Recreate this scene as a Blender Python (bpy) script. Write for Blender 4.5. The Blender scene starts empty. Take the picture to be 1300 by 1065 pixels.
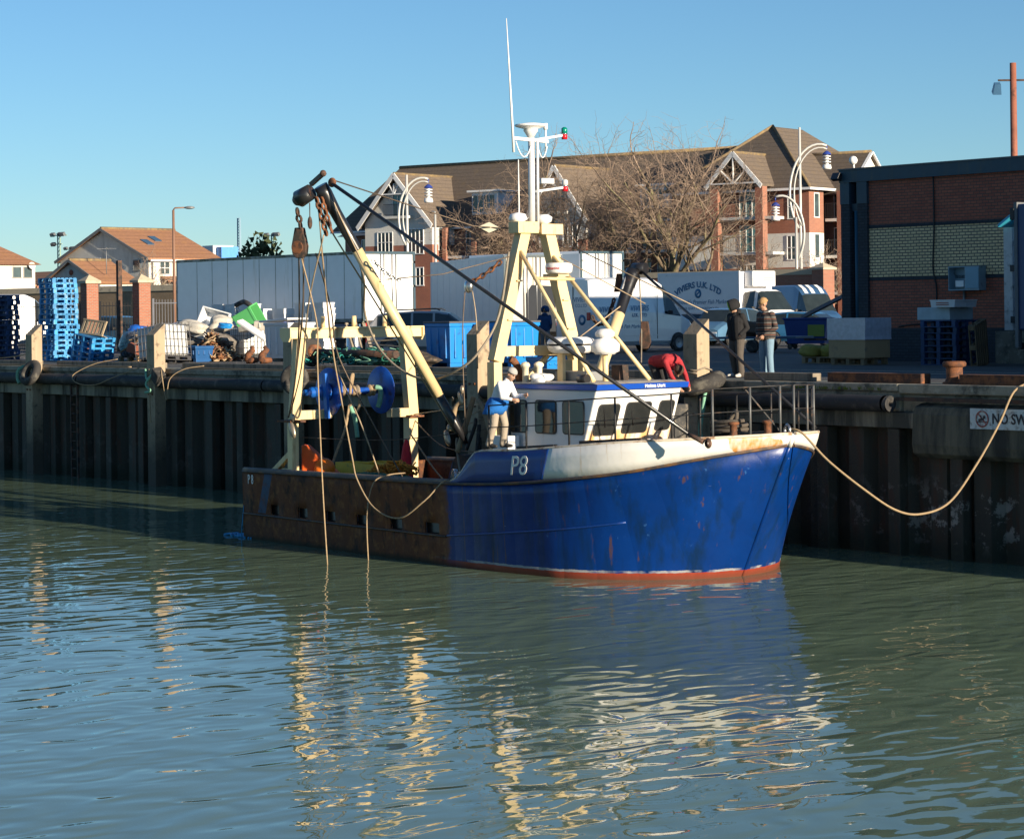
import bpy, bmesh, math, random
from mathutils import Vector, Matrix, Euler
V = Vector
R = math.radians
SC = bpy.context.scene
COL = SC.collection
GZ = 3.5            # quay surface above the water

# ------------------------------------------------------------------ objects
def tag(o, label=None, cat=None, group=None, kind=None):
    if label: o['label'] = label
    if cat: o['category'] = cat
    if group: o['group'] = group
    if kind: o['kind'] = kind
    return o

def thing(name, label, cat, loc=(0, 0, 0), rz=0, group=None, rot=None):
    o = bpy.data.objects.new(name, None)
    o.empty_display_size = .2
    COL.objects.link(o)
    o.location = loc
    o.rotation_euler = rot if rot else (0, 0, rz)
    return tag(o, label, cat, group)

def kids(o):
    return [c for c in bpy.data.objects if c.parent is o]

def dup(root, loc, rz=None, label=None, group=None, rot=None, scale=None):
    def cp(o, par):
        c = o.copy()
        COL.objects.link(c)
        if par: c.parent = par
        for ch in KIDS.get(o.name, ()):
            cp(ch, c)
        return c
    KIDS = {}
    for o in COL.objects:
        if o.parent: KIDS.setdefault(o.parent.name, []).append(o)
    r = cp(root, None)
    r.location = loc
    if rz is not None: r.rotation_euler = (0, 0, rz)
    if rot is not None: r.rotation_euler = rot
    if scale is not None: r.scale = (scale,) * 3 if not hasattr(scale, '__len__') else scale
    if label: r['label'] = label
    if group: r['group'] = group
    return r

# ------------------------------------------------------------------ mesh builder
def basis(d):
    d = V(d).normalized()
    u = V((0, 0, 1)) if abs(d.z) < .95 else V((1, 0, 0))
    a = d.cross(u).normalized()
    return a, a.cross(d).normalized(), d

class MB:
    def __init__(s):
        s.v = []; s.f = []; s.mi = []; s.sm = []
    def add(s, vs, fs, mi=0, smooth=False):
        b = len(s.v)
        s.v += [tuple(p) for p in vs]
        for f in fs:
            s.f.append(tuple(i + b for i in f)); s.mi.append(mi); s.sm.append(smooth)
        return s
    def box(s, c, d, rot=None, mi=0, taper=1.0):
        x, y, z = d[0] / 2, d[1] / 2, d[2] / 2
        vs = [V((sx * x * (taper if sz > 0 else 1), sy * y * (taper if sz > 0 else 1), sz * z)) for sz in (-1, 1) for sy in (-1, 1) for sx in (-1, 1)]
        if rot is not None:
            m = rot if isinstance(rot, Matrix) else Euler(rot).to_matrix()
            vs = [m @ p for p in vs]
        c = V(c)
        return s.add([p + c for p in vs], [(0, 2, 3, 1), (4, 5, 7, 6), (0, 1, 5, 4), (2, 6, 7, 3), (0, 4, 6, 2), (1, 3, 7, 5)], mi)
    def b2(s, lo, hi, mi=0):
        return s.box([(a + b) / 2 for a, b in zip(lo, hi)], [abs(b - a) for a, b in zip(lo, hi)], None, mi)
    def bar(s, p, q, w, h=None, up=(0, 0, 1), mi=0, w2=None, h2=None):
        h = h or w
        p, q = V(p), V(q); d = (q - p).normalized(); up = V(up)
        if abs(d.dot(up)) > .97: up = V((1, 0, 0))
        a = d.cross(up).normalized(); b = a.cross(d).normalized()
        vs = []
        for c, ww, hh in ((p, w, h), (q, w2 or w, h2 or h)):
            vs += [c + a * (sx * ww / 2) + b * (sy * hh / 2) for sx, sy in ((-1, -1), (1, -1), (1, 1), (-1, 1))]
        return s.add(vs, [(0, 3, 2, 1), (4, 5, 6, 7), (0, 1, 5, 4), (1, 2, 6, 5), (2, 3, 7, 6), (3, 0, 4, 7)], mi)
    def tube(s, pts, r, n=8, mi=0, cap=True, smooth=True):
        pts = [V(p) for p in pts]
        k = len(pts)
        rs = list(r) if hasattr(r, '__len__') else [r] * k
        vs = []; pa = None
        for i, p in enumerate(pts):
            d = (pts[min(i + 1, k - 1)] - pts[max(i - 1, 0)])
            if d.length < 1e-9: d = V((0, 0, 1))
            d.normalize()
            if pa is None: a, b, _ = basis(d)
            else:
                a = (pa - d * pa.dot(d))
                if a.length < 1e-6: a = basis(d)[0]
                a.normalize(); b = a.cross(d).normalized()
            pa = a
            for j in range(n):
                t = 2 * math.pi * j / n
                vs.append(p + (a * math.cos(t) + b * math.sin(t)) * rs[i])
        fs = []
        for i in range(k - 1):
            for j in range(n):
                j2 = (j + 1) % n
                fs.append((i * n + j, i * n + j2, (i + 1) * n + j2, (i + 1) * n + j))
        s.add(vs, fs, mi, smooth)
        if cap:
            b0 = len(s.v) - len(vs)
            s.f.append(tuple(b0 + j for j in range(n))[::-1]); s.mi.append(mi); s.sm.append(False)
            s.f.append(tuple(b0 + (k - 1) * n + j for j in range(n))); s.mi.append(mi); s.sm.append(False)
        return s
    def cyl(s, p, q, r, r2=None, n=16, mi=0, smooth=True):
        return s.tube([p, q], [r, r if r2 is None else r2], n, mi, True, smooth)
    def lathe(s, c, prof, n=20, axis=(0, 0, 1), mi=0, smooth=True, mis=None):
        a, b, d = basis(axis); c = V(c); vs = []
        for r, h in prof:
            for j in range(n):
                t = 2 * math.pi * j / n
                vs.append(c + d * h + (a * math.cos(t) + b * math.sin(t)) * max(r, 1e-4))
        base = len(s.v)
        s.v += [tuple(p) for p in vs]
        for i in range(len(prof) - 1):
            for j in range(n):
                j2 = (j + 1) % n
                s.f.append((base + i * n + j, base + i * n + j2, base + (i + 1) * n + j2, base + (i + 1) * n + j))
                s.mi.append(mis[i] if mis else mi); s.sm.append(smooth)
        return s
    def ball(s, c, r, n=12, m=8, mi=0, rot=None):
        r = r if hasattr(r, '__len__') else (r, r, r)
        mt = None
        if rot is not None: mt = rot if isinstance(rot, Matrix) else Euler(rot).to_matrix()
        vs = []; c = V(c)
        for i in range(m + 1):
            ph = math.pi * i / m
            for j in range(n):
                t = 2 * math.pi * j / n
                p = V((r[0] * math.sin(ph) * math.cos(t), r[1] * math.sin(ph) * math.sin(t), r[2] * math.cos(ph)))
                vs.append(c + (mt @ p if mt else p))
        fs = [(i * n + j, (i + 1) * n + j, (i + 1) * n + (j + 1) % n, i * n + (j + 1) % n) for i in range(m) for j in range(n)]
        return s.add(vs, fs, mi, True)
    def prism(s, poly, o, u, v, w, mi=0):
        """polygon (2-D) placed at o with axes u,v, thickness vector w"""
        o, u, v, w = V(o), V(u), V(v), V(w)
        n = len(poly)
        vs = [o + u * a + v * b for a, b in poly] + [o + u * a + v * b + w for a, b in poly]
        fs = [tuple(range(n))[::-1], tuple(range(n, 2 * n))] + [(i, (i + 1) % n, n + (i + 1) % n, n + i) for i in range(n)]
        return s.add(vs, fs, mi)
    def grid(s, rows, mi=0, smooth=True, closed=False):
        n = len(rows[0]); vs = [p for r in rows for p in r]; fs = []
        for i in range(len(rows) - 1):
            for j in range(n if closed else n - 1):
                j2 = (j + 1) % n
                fs.append((i * n + j, i * n + j2, (i + 1) * n + j2, (i + 1) * n + j))
        return s.add(vs, fs, mi, smooth)
    def xf(s, m):
        s.v = [tuple(m @ V(p)) for p in s.v]; return s
    def mesh(s, name):
        me = bpy.data.meshes.new(name)
        me.from_pydata(s.v, [], s.f)
        me.polygons.foreach_set('material_index', s.mi)
        me.polygons.foreach_set('use_smooth', s.sm)
        return me
    def build(s, name, mats, parent=None, bevel=0, fix=True, **props):
        me = s.mesh(name)
        if fix:
            bm = bmesh.new(); bm.from_mesh(me)
            bmesh.ops.recalc_face_normals(bm, faces=bm.faces)
            bm.to_mesh(me); bm.free()
        for m in (mats if isinstance(mats, (list, tuple)) else [mats]):
            me.materials.append(m)
        o = bpy.data.objects.new(name, me)
        COL.objects.link(o)
        if parent: o.parent = parent
        if bevel:
            b = o.modifiers.new('bevel', 'BEVEL'); b.width = bevel; b.segments = 2; b.limit_method = 'ANGLE'; b.angle_limit = R(40)
        for k, v in props.items(): o[k] = v
        return o

def catenary(p, q, sag, n=16, jit=0, seed=1):
    p, q = V(p), V(q); rnd = random.Random(seed)
    out = []
    for i in range(n + 1):
        t = i / n
        c = p.lerp(q, t); c.z -= sag * 4 * t * (1 - t)
        if 0 < i < n and jit: c += V((rnd.uniform(-jit, jit), rnd.uniform(-jit, jit), rnd.uniform(-jit, jit)))
        out.append(c)
    return out

def spline(pts, n=8):
    pts = [V(p) for p in pts]; out = []
    for i in range(len(pts) - 1):
        p0 = pts[max(i - 1, 0)]; p1 = pts[i]; p2 = pts[i + 1]; p3 = pts[min(i + 2, len(pts) - 1)]
        for j in range(n):
            t = j / n
            out.append(.5 * ((2 * p1) + (p2 - p0) * t + (2 * p0 - 5 * p1 + 4 * p2 - p3) * t * t + (3 * p1 - p0 - 3 * p2 + p3) * t ** 3))
    out.append(pts[-1]); return out

def text_mesh(body, size, m, name, parent=None, depth=.004, shear=0, align='CENTER', loc=(0, 0, 0), rot=(0, 0, 0), sx=1, weight=0, arc=None):
    """flat lettering as a thin solid mesh; arc = (radius) bends it upward"""
    cu = bpy.data.curves.new('lettering', 'FONT')
    cu.body = body; cu.size = size; cu.extrude = depth; cu.shear = shear; cu.align_x = align; cu.align_y = 'CENTER'
    cu.offset = weight; cu.resolution_u = 3
    tmp = bpy.data.objects.new('lettering', cu)
    COL.objects.link(tmp)
    dg = bpy.context.evaluated_depsgraph_get()
    me = bpy.data.meshes.new_from_object(tmp.evaluated_get(dg))
    bpy.data.objects.remove(tmp); bpy.data.curves.remove(cu)
    for v in me.vertices:
        x = v.co.x * sx; y = v.co.y
        if arc:
            t = x / arc
            x, y = (arc + y) * math.sin(t), (arc + y) * math.cos(t) - arc
        v.co.x, v.co.y = x, y
    me.materials.clear(); me.materials.append(m)
    o = bpy.data.objects.new(name, me); COL.objects.link(o)
    o.location = loc; o.rotation_euler = rot
    if parent: o.parent = parent
    return o

# ------------------------------------------------------------------ materials
MC = {}
def nd(nt, t, **k):
    n = nt.nodes.new(t)
    for a, b in k.items():
        if hasattr(n, a): setattr(n, a, b)
        else: n.inputs[a].default_value = b
    return n

def base_mat(name):
    m = bpy.data.materials.new(name); m.use_nodes = True
    nt = m.node_tree; nt.nodes.clear()
    out = nd(nt, 'ShaderNodeOutputMaterial'); bs = nd(nt, 'ShaderNodeBsdfPrincipled')
    nt.links.new(bs.outputs[0], out.inputs[0])
    return m, nt, bs

def lk(nt, a, b): nt.links.new(a, b)

def noise(nt, vec, scale, detail=4, rough=.55, dist=0):
    n = nd(nt, 'ShaderNodeTexNoise'); n.inputs['Scale'].default_value = scale
    n.inputs['Detail'].default_value = detail; n.inputs['Roughness'].default_value = rough; n.inputs['Distortion'].default_value = dist
    lk(nt, vec, n.inputs['Vector']); return n.outputs['Fac']

def ramp(nt, fac, stops):
    r = nd(nt, 'ShaderNodeValToRGB'); e = r.color_ramp.elements
    while len(e) < len(stops): e.new(.5)
    for i, (p, c) in enumerate(stops):
        e[i].position = p; e[i].color = c if len(c) == 4 else (*c, 1)
    lk(nt, fac, r.inputs[0]); return r.outputs[0]

def gray(p): return (p, p, p, 1)

def mix(nt, fac, a, b, mode='MIX'):
    m = nd(nt, 'ShaderNodeMix', data_type='RGBA', blend_type=mode)
    for i, x in ((0, fac), (6, a), (7, b)):
        if isinstance(x, (int, float)): m.inputs[i].default_value = x
        elif isinstance(x, (tuple, list)): m.inputs[i].default_value = x if len(x) == 4 else (*x, 1)
        else: lk(nt, x, m.inputs[i])
    return m.outputs[2]

def math_(nt, op, a, b=None, clamp=False):
    m = nd(nt, 'ShaderNodeMath', operation=op, use_clamp=clamp)
    for i, x in enumerate((a, b)):
        if x is None: continue
        if isinstance(x, (int, float)): m.inputs[i].default_value = x
        else: lk(nt, x, m.inputs[i])
    return m.outputs[0]

def objvec(nt, scale=None):
    tc = nd(nt, 'ShaderNodeTexCoord')
    if scale is None: return tc.outputs['Object']
    mp = nd(nt, 'ShaderNodeMapping'); mp.inputs['Scale'].default_value = scale
    lk(nt, tc.outputs['Object'], mp.inputs[0]); return mp.outputs[0]

def bumpn(nt, bs, h, strength=.3, dist=.02):
    b = nd(nt, 'ShaderNodeBump'); b.inputs['Strength'].default_value = strength; b.inputs['Distance'].default_value = dist
    lk(nt, h, b.inputs['Height']); lk(nt, b.outputs[0], bs.inputs['Normal']); return b

def mat(name, col, rough=.6, metal=0, var=.15, vs=2.5, stain=None, amt=.5, ss=2.5, streak=False, bump=.15, bs=25, rnd=.12, coat=0, spec=.5, soft=.08, stain2=None, amt2=.4, ss2=6):
    """painted / natural surface: base colour, cloudy variation, blotches or runs of a second colour, fine bump"""
    if name in MC: return MC[name]
    m, nt, b = base_mat(name)
    v = objvec(nt)
    oi = nd(nt, 'ShaderNodeObjectInfo')
    off = nd(nt, 'ShaderNodeVectorMath', operation='SCALE'); 
    cmb = nd(nt, 'ShaderNodeCombineXYZ')
    for i in range(3): lk(nt, oi.outputs['Random'], cmb.inputs[i])
    lk(nt, cmb.outputs[0], off.inputs[0]); off.inputs['Scale'].default_value = 37.
    ad = nd(nt, 'ShaderNodeVectorMath', operation='ADD'); lk(nt, v, ad.inputs[0]); lk(nt, off.outputs[0], ad.inputs[1])
    v = ad.outputs[0]
    n1 = noise(nt, v, vs, 5)
    c = mix(nt, n1, tuple(max(0, x * (1 - var * 1.6)) for x in col[:3]), tuple(min(1, x * (1 + var * 1.6)) for x in col[:3]))
    if rnd:
        hv = nd(nt, 'ShaderNodeHueSaturation'); lk(nt, c, hv.inputs['Color'])
        mr = nd(nt, 'ShaderNodeMapRange'); mr.inputs[3].default_value = 1 - rnd; mr.inputs[4].default_value = 1 + rnd
        lk(nt, oi.outputs['Random'], mr.inputs[0]); lk(nt, mr.outputs[0], hv.inputs['Value']); c = hv.outputs[0]
    for st, am, sc_ in ((stain, amt, ss), (stain2, amt2, ss2)):
        if not st: continue
        vv = v
        if streak and st is stain:
            mp = nd(nt, 'ShaderNodeMapping'); mp.inputs['Scale'].default_value = (1, 1, .13); lk(nt, v, mp.inputs[0]); vv = mp.outputs[0]
        n2 = noise(nt, vv, sc_, 6, .65)
        f = ramp(nt, n2, [(1 - am - soft if am < .9 else .1, gray(0)), (min(1, 1 - am + soft), gray(1))])
        c = mix(nt, f, c, st)
    lk(nt, c, b.inputs['Base Color'])
    b.inputs['Roughness'].default_value = rough; b.inputs['Metallic'].default_value = metal
    b.inputs['Specular IOR Level'].default_value = spec
    if coat: b.inputs['Coat Weight'].default_value = coat; b.inputs['Coat Roughness'].default_value = .08
    if bump: bumpn(nt, b, noise(nt, v, bs, 4), bump, .01)
    MC[name] = m; return m

def wall_uv(nt):
    """object-space coordinates laid on whichever upright face this is: (along, up)"""
    tc = nd(nt, 'ShaderNodeTexCoord'); g = nd(nt, 'ShaderNodeNewGeometry')
    vt = nd(nt, 'ShaderNodeVectorTransform', vector_type='NORMAL', convert_from='WORLD', convert_to='OBJECT')
    lk(nt, g.outputs['Normal'], vt.inputs[0])
    sp = nd(nt, 'ShaderNodeSeparateXYZ'); lk(nt, vt.outputs[0], sp.inputs[0])
    sx = nd(nt, 'ShaderNodeSeparateXYZ'); lk(nt, tc.outputs['Object'], sx.inputs[0])
    f = math_(nt, 'GREATER_THAN', math_(nt, 'ABSOLUTE', sp.outputs[0]), .7)
    a = math_(nt, 'ADD', math_(nt, 'MULTIPLY', sx.outputs[1], f), math_(nt, 'MULTIPLY', sx.outputs[0], math_(nt, 'SUBTRACT', 1, f)))
    c = nd(nt, 'ShaderNodeCombineXYZ'); lk(nt, a, c.inputs[0]); lk(nt, sx.outputs[2], c.inputs[1])
    return c.outputs[0], tc.outputs['Object'], sx

def brick(name, c1, c2, mortar, bw=.225, bh=.075, ms=.012, dirt=(.05, .05, .045), damt=.25, rough=.85):
    if name in MC: return MC[name]
    m, nt, b = base_mat(name)
    uv, ob, sx = wall_uv(nt)
    t = nd(nt, 'ShaderNodeTexBrick'); lk(nt, uv, t.inputs['Vector'])
    t.inputs['Scale'].default_value = 1; t.inputs['Brick Width'].default_value = bw; t.inputs['Row Height'].default_value = bh
    t.inputs['Mortar Size'].default_value = ms; t.inputs['Mortar Smooth'].default_value = .2; t.inputs['Bias'].default_value = -.1
    t.inputs['Color1'].default_value = (*c1, 1); t.inputs['Color2'].default_value = (*c2, 1); t.inputs['Mortar'].default_value = (*mortar, 1)
    n = noise(nt, ob, .7, 6, .6)
    c = mix(nt, ramp(nt, n, [(.35, gray(0)), (.75, gray(damt * 2))]), t.outputs['Color'], dirt)
    n2 = noise(nt, ob, 9, 3)
    c = mix(nt, .35, c, mix(nt, n2, gray(.55), gray(1.25)), 'MULTIPLY')
    lk(nt, c, b.inputs['Base Color']); b.inputs['Roughness'].default_value = rough
    bumpn(nt, b, math_(nt, 'SUBTRACT', 1, t.outputs['Fac']), .5, .01)
    MC[name] = m; return m

def tiles(name, col, lich, axis, row=.3, amt=.3):
    """pantile roof: courses along height z, lichen blotches"""
    if name in MC: return MC[name]
    m, nt, b = base_mat(name)
    tc = nd(nt, 'ShaderNodeTexCoord'); sx = nd(nt, 'ShaderNodeSeparateXYZ'); lk(nt, tc.outputs['Object'], sx.inputs[0])
    fr = math_(nt, 'FRACT', math_(nt, 'MULTIPLY', sx.outputs[2], 1 / row))
    n0 = noise(nt, tc.outputs['Object'], 1.3, 5)
    n1 = noise(nt, tc.outputs['Object'], 6, 4)
    c = mix(nt, n1, tuple(x * .6 for x in col), tuple(x * 1.45 for x in col))
    c = mix(nt, ramp(nt, fr, [(.0, gray(.75)), (.16, gray(.0))]), c, tuple(x * .3 for x in col))
    c = mix(nt, ramp(nt, n0, [(.5, gray(0)), (.72, gray(amt))]), c, lich)
    lk(nt, c, b.inputs['Base Color']); b.inputs['Roughness'].default_value = .85
    bumpn(nt, b, fr, .6, .06)
    MC[name] = m; return m

def glass_mat(name, col=(.02, .03, .035), rough=.05):
    if name in MC: return MC[name]
    m, nt, b = base_mat(name)
    v = objvec(nt)
    c = mix(nt, noise(nt, v, 1.7, 3), tuple(x * .5 for x in col), tuple(x * 1.8 for x in col))
    lk(nt, c, b.inputs['Base Color']); b.inputs['Roughness'].default_value = rough
    b.inputs['Specular IOR Level'].default_value = .7
    MC[name] = m; return m

# common palette
white_paint = mat('white_paint', (.78, .78, .75), .45, stain=(.35, .27, .18), amt=.36, ss=3, streak=True, var=.05)
clean_white = mat('clean_white', (.8, .8, .8), .35, var=.03, stain=(.5, .48, .44), amt=.3, ss=2)
cream = mat("cream_paint", (.74, .57, .31), .45, var=.08, stain=(.40, .20, .07), amt=.34, ss=4.5, streak=True, stain2=(.30, .26, .18), amt2=.30, ss2=9)
black_paint = mat('black_paint', (.016, .016, .018), .35, var=.3, stain=(.12, .05, .02), amt=.33, ss=5, coat=.3)
black_rubber = mat('black_rubber', (.028, .028, .03), .75, var=.25, stain=(.10, .09, .08), amt=.38, ss=3, bump=.4)
tyre_rubber = mat('tyre_rubber', (.035, .033, .032), .85, var=.2, stain=(.13, .12, .10), amt=.42, ss=4, bump=.5, bs=60)
rust = mat('rusty_steel', (.20, .075, .03), .85, var=.4, vs=9, stain=(.07, .035, .025), amt=.48, ss=6, bump=.5, bs=60)
dark_rust = mat('dark_rust', (.10, .05, .033), .8, var=.4, vs=7, stain=(.03, .025, .022), amt=.5, ss=5, bump=.5, bs=50)
galv = mat('galvanised_steel', (.5, .51, .52), .4, .7, var=.12, vs=10, rnd=.05)
grey_steel = mat('grey_steel', (.24, .25, .26), .5, .4, var=.15)
chrome = mat('worn_steel', (.55, .55, .55), .25, .9, var=.1)
rope_tan = mat('tan_rope', (.33, .24, .145), .9, var=.2, vs=14, bump=.8, bs=70)
rope_grey = mat('grey_rope', (.26, .22, .17), .9, var=.25, vs=14, bump=.8, bs=70)
rope_green = mat('green_rope', (.20, .42, .30), .9, var=.25, vs=10, bump=.8, bs=60)
wire = mat('steel_wire', (.16, .12, .09), .6, .5, var=.25, vs=12)
pale_wire = mat('pale_wire', (.36, .28, .19), .6, .3, var=.2, vs=12)
wood_grey = mat('weathered_timber', (.25, .21, .16), .9, var=.25, vs=6, stain=(.10, .085, .065), amt=.42, ss=5, streak=True, bump=.5)
post_wood = mat('fender_timber', (.40, .31, .20), .85, var=.14, vs=3, stain=(.22, .17, .12), amt=.4, ss=6, streak=True, bump=.4, bs=40)
pallet_wood = mat('pallet_timber', (.26, .18, .10), .9, var=.25, vs=6, rnd=.2)
blue_plastic = mat('blue_plastic', (.012, .19, .56), .45, var=.15, vs=4, stain=(.10, .28, .5), amt=.36, ss=5)
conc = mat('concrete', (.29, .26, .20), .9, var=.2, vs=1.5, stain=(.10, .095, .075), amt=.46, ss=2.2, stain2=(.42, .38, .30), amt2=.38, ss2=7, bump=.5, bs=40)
# ------------------------------------------------------------------ camera, sun, sky
SUN_EL, SUN_PHI = R(11.2), R(5)
sd = V((math.cos(SUN_PHI) * math.cos(SUN_EL), math.sin(SUN_PHI) * math.cos(SUN_EL), math.sin(SUN_EL)))
cam = bpy.data.cameras.new('camera'); co = bpy.data.objects.new('camera', cam); COL.objects.link(co)
RHO = .0125
cr = V((.6247, .7809, 0)); cf = V((-.7809, .6247, 0)); cu_ = V((0, 0, 1))
cx = (cr - cu_ * RHO).normalized(); cy = (cu_ + cr * RHO).normalized(); cz = -cf
m = Matrix((cx, cy, cz)).transposed().to_4x4(); m.translation = (40, -36.3, 5.03)
co.matrix_world = m
cam.sensor_width = 36; cam.sensor_fit = 'HORIZONTAL'; cam.lens = 36 * 3000 / 1300
cam.shift_x = 1.1 / 1300; cam.shift_y = -134.5 / 1300
cam.clip_start = .5; cam.clip_end = 6000
SC.camera = co

w = bpy.data.worlds.new('World'); SC.world = w; w.use_nodes = True
nt = w.node_tree; nt.nodes.clear()
o_ = nd(nt, 'ShaderNodeOutputWorld'); bg = nd(nt, 'ShaderNodeBackground'); sky = nd(nt, 'ShaderNodeTexSky')
sky.sky_type = 'NISHITA'; sky.sun_disc = False; sky.sun_elevation = SUN_EL
sky.sun_rotation = math.atan2(sd.x, sd.y)
sky.altitude = 0; sky.air_density = .82; sky.dust_density = .05; sky.ozone_density = 4.2
lk(nt, mix(nt, 1.0, sky.outputs[0], (.97, 1.02, .98), 'MULTIPLY'), bg.inputs[0]); bg.inputs[1].default_value = .074
lk(nt, bg.outputs[0], o_.inputs[0])
sl = bpy.data.lights.new('sun', 'SUN'); sl.energy = 5.0; sl.angle = R(.5); sl.color = (1, .85, .64)
so = bpy.data.objects.new('sun', sl); COL.objects.link(so)
so.rotation_euler = sd.to_track_quat('Z', 'Y').to_euler(); so.location = (60, 0, 60)
SC.view_settings.view_transform = 'Standard'; SC.view_settings.look = 'None'
SC.view_settings.exposure = .88; SC.view_settings.gamma = 1
SC.cycles.max_bounces = 8; SC.cycles.caustics_reflective = False; SC.cycles.caustics_refractive = False
SC.cycles.sample_clamp_indirect = 6
# ------------------------------------------------------------------ water
def water_mat():
    m, nt, b = base_mat('harbour_water')
    g = nd(nt, 'ShaderNodeNewGeometry'); v = g.outputs['Position']
    c = mix(nt, noise(nt, v, .12, 3), (.125, .185, .120), (.155, .220, .145))
    lk(nt, c, b.inputs['Base Color'])
    b.inputs['Roughness'].default_value = .02; b.inputs['IOR'].default_value = 1.333
    mp = nd(nt, 'ShaderNodeMapping'); mp.inputs['Rotation'].default_value = (0, 0, R(38)); mp.inputs['Scale'].default_value = (1, .55, 1)
    lk(nt, v, mp.inputs[0]); vv = mp.outputs[0]
    h1 = noise(nt, vv, .5, 0, .4, .5)
    h2 = noise(nt, vv, 2.0, 0, .45, 1.0)
    h3 = noise(nt, vv, 7.5, 2, .5, .3)
    pat = noise(nt, v, .06, 2)
    amp = ramp(nt, pat, [(.35, gray(.35)), (.65, gray(1))])
    h = math_(nt, 'ADD', math_(nt, 'MULTIPLY', h1, .052), math_(nt, 'MULTIPLY', h2, .035))
    h = math_(nt, 'ADD', h, math_(nt, 'MULTIPLY', math_(nt, 'MULTIPLY', h3, .0012), amp))
    bm_ = nd(nt, 'ShaderNodeBump'); bm_.inputs['Strength'].default_value = 1; bm_.inputs['Distance'].default_value = .55
    lk(nt, h, bm_.inputs['Height']); lk(nt, bm_.outputs[0], b.inputs['Normal'])
    return m
mb = MB(); mb.add([(-900, -900, 0), (900, -900, 0), (900, .2, 0), (-900, .2, 0)], [(0, 1, 2, 3)])
tag(mb.build('water', water_mat()), kind='structure')

# ------------------------------------------------------------------ quay ground
def ground_mat():
    m, nt, b = base_mat('worn_asphalt')
    g = nd(nt, 'ShaderNodeNewGeometry'); v = g.outputs['Position']
    sx = nd(nt, 'ShaderNodeSeparateXYZ'); lk(nt, v, sx.inputs[0])
    n = noise(nt, v, .35, 6, .6); n2 = noise(nt, v, 14, 4)
    c = mix(nt, n, (.05, .05, .05), (.125, .115, .10))
    c = mix(nt, ramp(nt, noise(nt, v, .9, 5, .65), [(.53, gray(0)), (.62, gray(.75))]), c, (.045, .045, .047))
    c = mix(nt, .5, c, mix(nt, n2, gray(.6), gray(1.4)), 'MULTIPLY')
    lk(nt, c, b.inputs['Base Color']); b.inputs['Roughness'].default_value = .8
    bumpn(nt, b, n2, .4, .02); return m
mb = MB(); mb.add([(-2500, .6, GZ), (900, .6, GZ), (900, 3500, GZ), (-2500, 3500, GZ)], [(0, 1, 2, 3)])
tag(mb.build('ground', ground_mat()), kind='structure')
mb = MB()
for y, w_ in ((5.6, .1), (7.0, .06)):
    for x in range(-60, 30, 3):
        if (x * 7 + int(y)) % 11: mb.b2((x, y, GZ + .004), (x + 2.98, y + w_, GZ + .008))
tag(mb.build('road_marking', mat('worn_line_paint', (.55, .5, .4), .8, var=.3, vs=6, stain=(.1, .1, .09), amt=.42, ss=6)), kind='structure')

# ------------------------------------------------------------------ quay wall
def pile_mat():
    m, nt, b = base_mat('tidal_piling')
    g = nd(nt, 'ShaderNodeNewGeometry'); v = g.outputs['Position']
    sx = nd(nt, 'ShaderNodeSeparateXYZ'); lk(nt, v, sx.inputs[0])
    mp = nd(nt, 'ShaderNodeMapping'); mp.inputs['Scale'].default_value = (1, 1, .22); lk(nt, v, mp.inputs[0])
    c = mix(nt, noise(nt, mp.outputs[0], 2.2, 6, .65), (.020, .021, .018), (.075, .064, .046))
    c = mix(nt, ramp(nt, noise(nt, mp.outputs[0], 4.5, 5), [(.52, gray(0)), (.62, gray(.7))]), c, (.075, .035, .02))
    lime = math_(nt, 'MULTIPLY', ramp(nt, noise(nt, v, 2.4, 6, .7), [(.55, gray(0)), (.6, gray(1))]), ramp(nt, math_(nt, 'MULTIPLY', sx.outputs[2], .5), [(.05, gray(0)), (.12, gray(1)), (.55, gray(.9)), (.85, gray(0))]))
    right = ramp(nt, math_(nt, 'MULTIPLY', math_(nt, 'ADD', sx.outputs[0], 40), .02), [(.9, gray(.12)), (.97, gray(1))])
    c = mix(nt, math_(nt, 'MULTIPLY', lime, right), c, (.30, .28, .25))
    zz = math_(nt, 'ADD', sx.outputs[2], math_(nt, 'MULTIPLY', noise(nt, v, 3, 3), .3))
    c = mix(nt, ramp(nt, zz, [(.35, gray(.9)), (.75, gray(0))]), c, (.020, .026, .014))
    lk(nt, c, b.inputs['Base Color']); b.inputs['Roughness'].default_value = .75
    bumpn(nt, b, noise(nt, v, 22, 5), .6, .02); return m
PILE = pile_mat()
def post_mat():
    m, nt, b = base_mat('fender_post_wood')
    g = nd(nt, 'ShaderNodeNewGeometry'); v = g.outputs['Position']
    sx = nd(nt, 'ShaderNodeSeparateXYZ'); lk(nt, v, sx.inputs[0])
    mp = nd(nt, 'ShaderNodeMapping'); mp.inputs['Scale'].default_value = (1, 1, .1); lk(nt, v, mp.inputs[0])
    c = mix(nt, noise(nt, mp.outputs[0], 9, 6, .6), (.24, .18, .115), (.50, .39, .27))
    c = mix(nt, ramp(nt, noise(nt, v, 6, 5), [(.55, gray(0)), (.7, gray(.8))]), c, (.14, .105, .075))
    zz = math_(nt, 'ADD', sx.outputs[2], math_(nt, 'MULTIPLY', noise(nt, v, 2.5, 4), 1.2))
    c = mix(nt, ramp(nt, math_(nt, 'MULTIPLY', zz, .25), [(.35, gray(.92)), (.75, gray(0))]), c, (.05, .046, .036))
    lk(nt, c, b.inputs['Base Color']); b.inputs['Roughness'].default_value = .85
    bumpn(nt, b, noise(nt, mp.outputs[0], 25, 4), .5, .02); return m
POST = post_mat()

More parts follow.
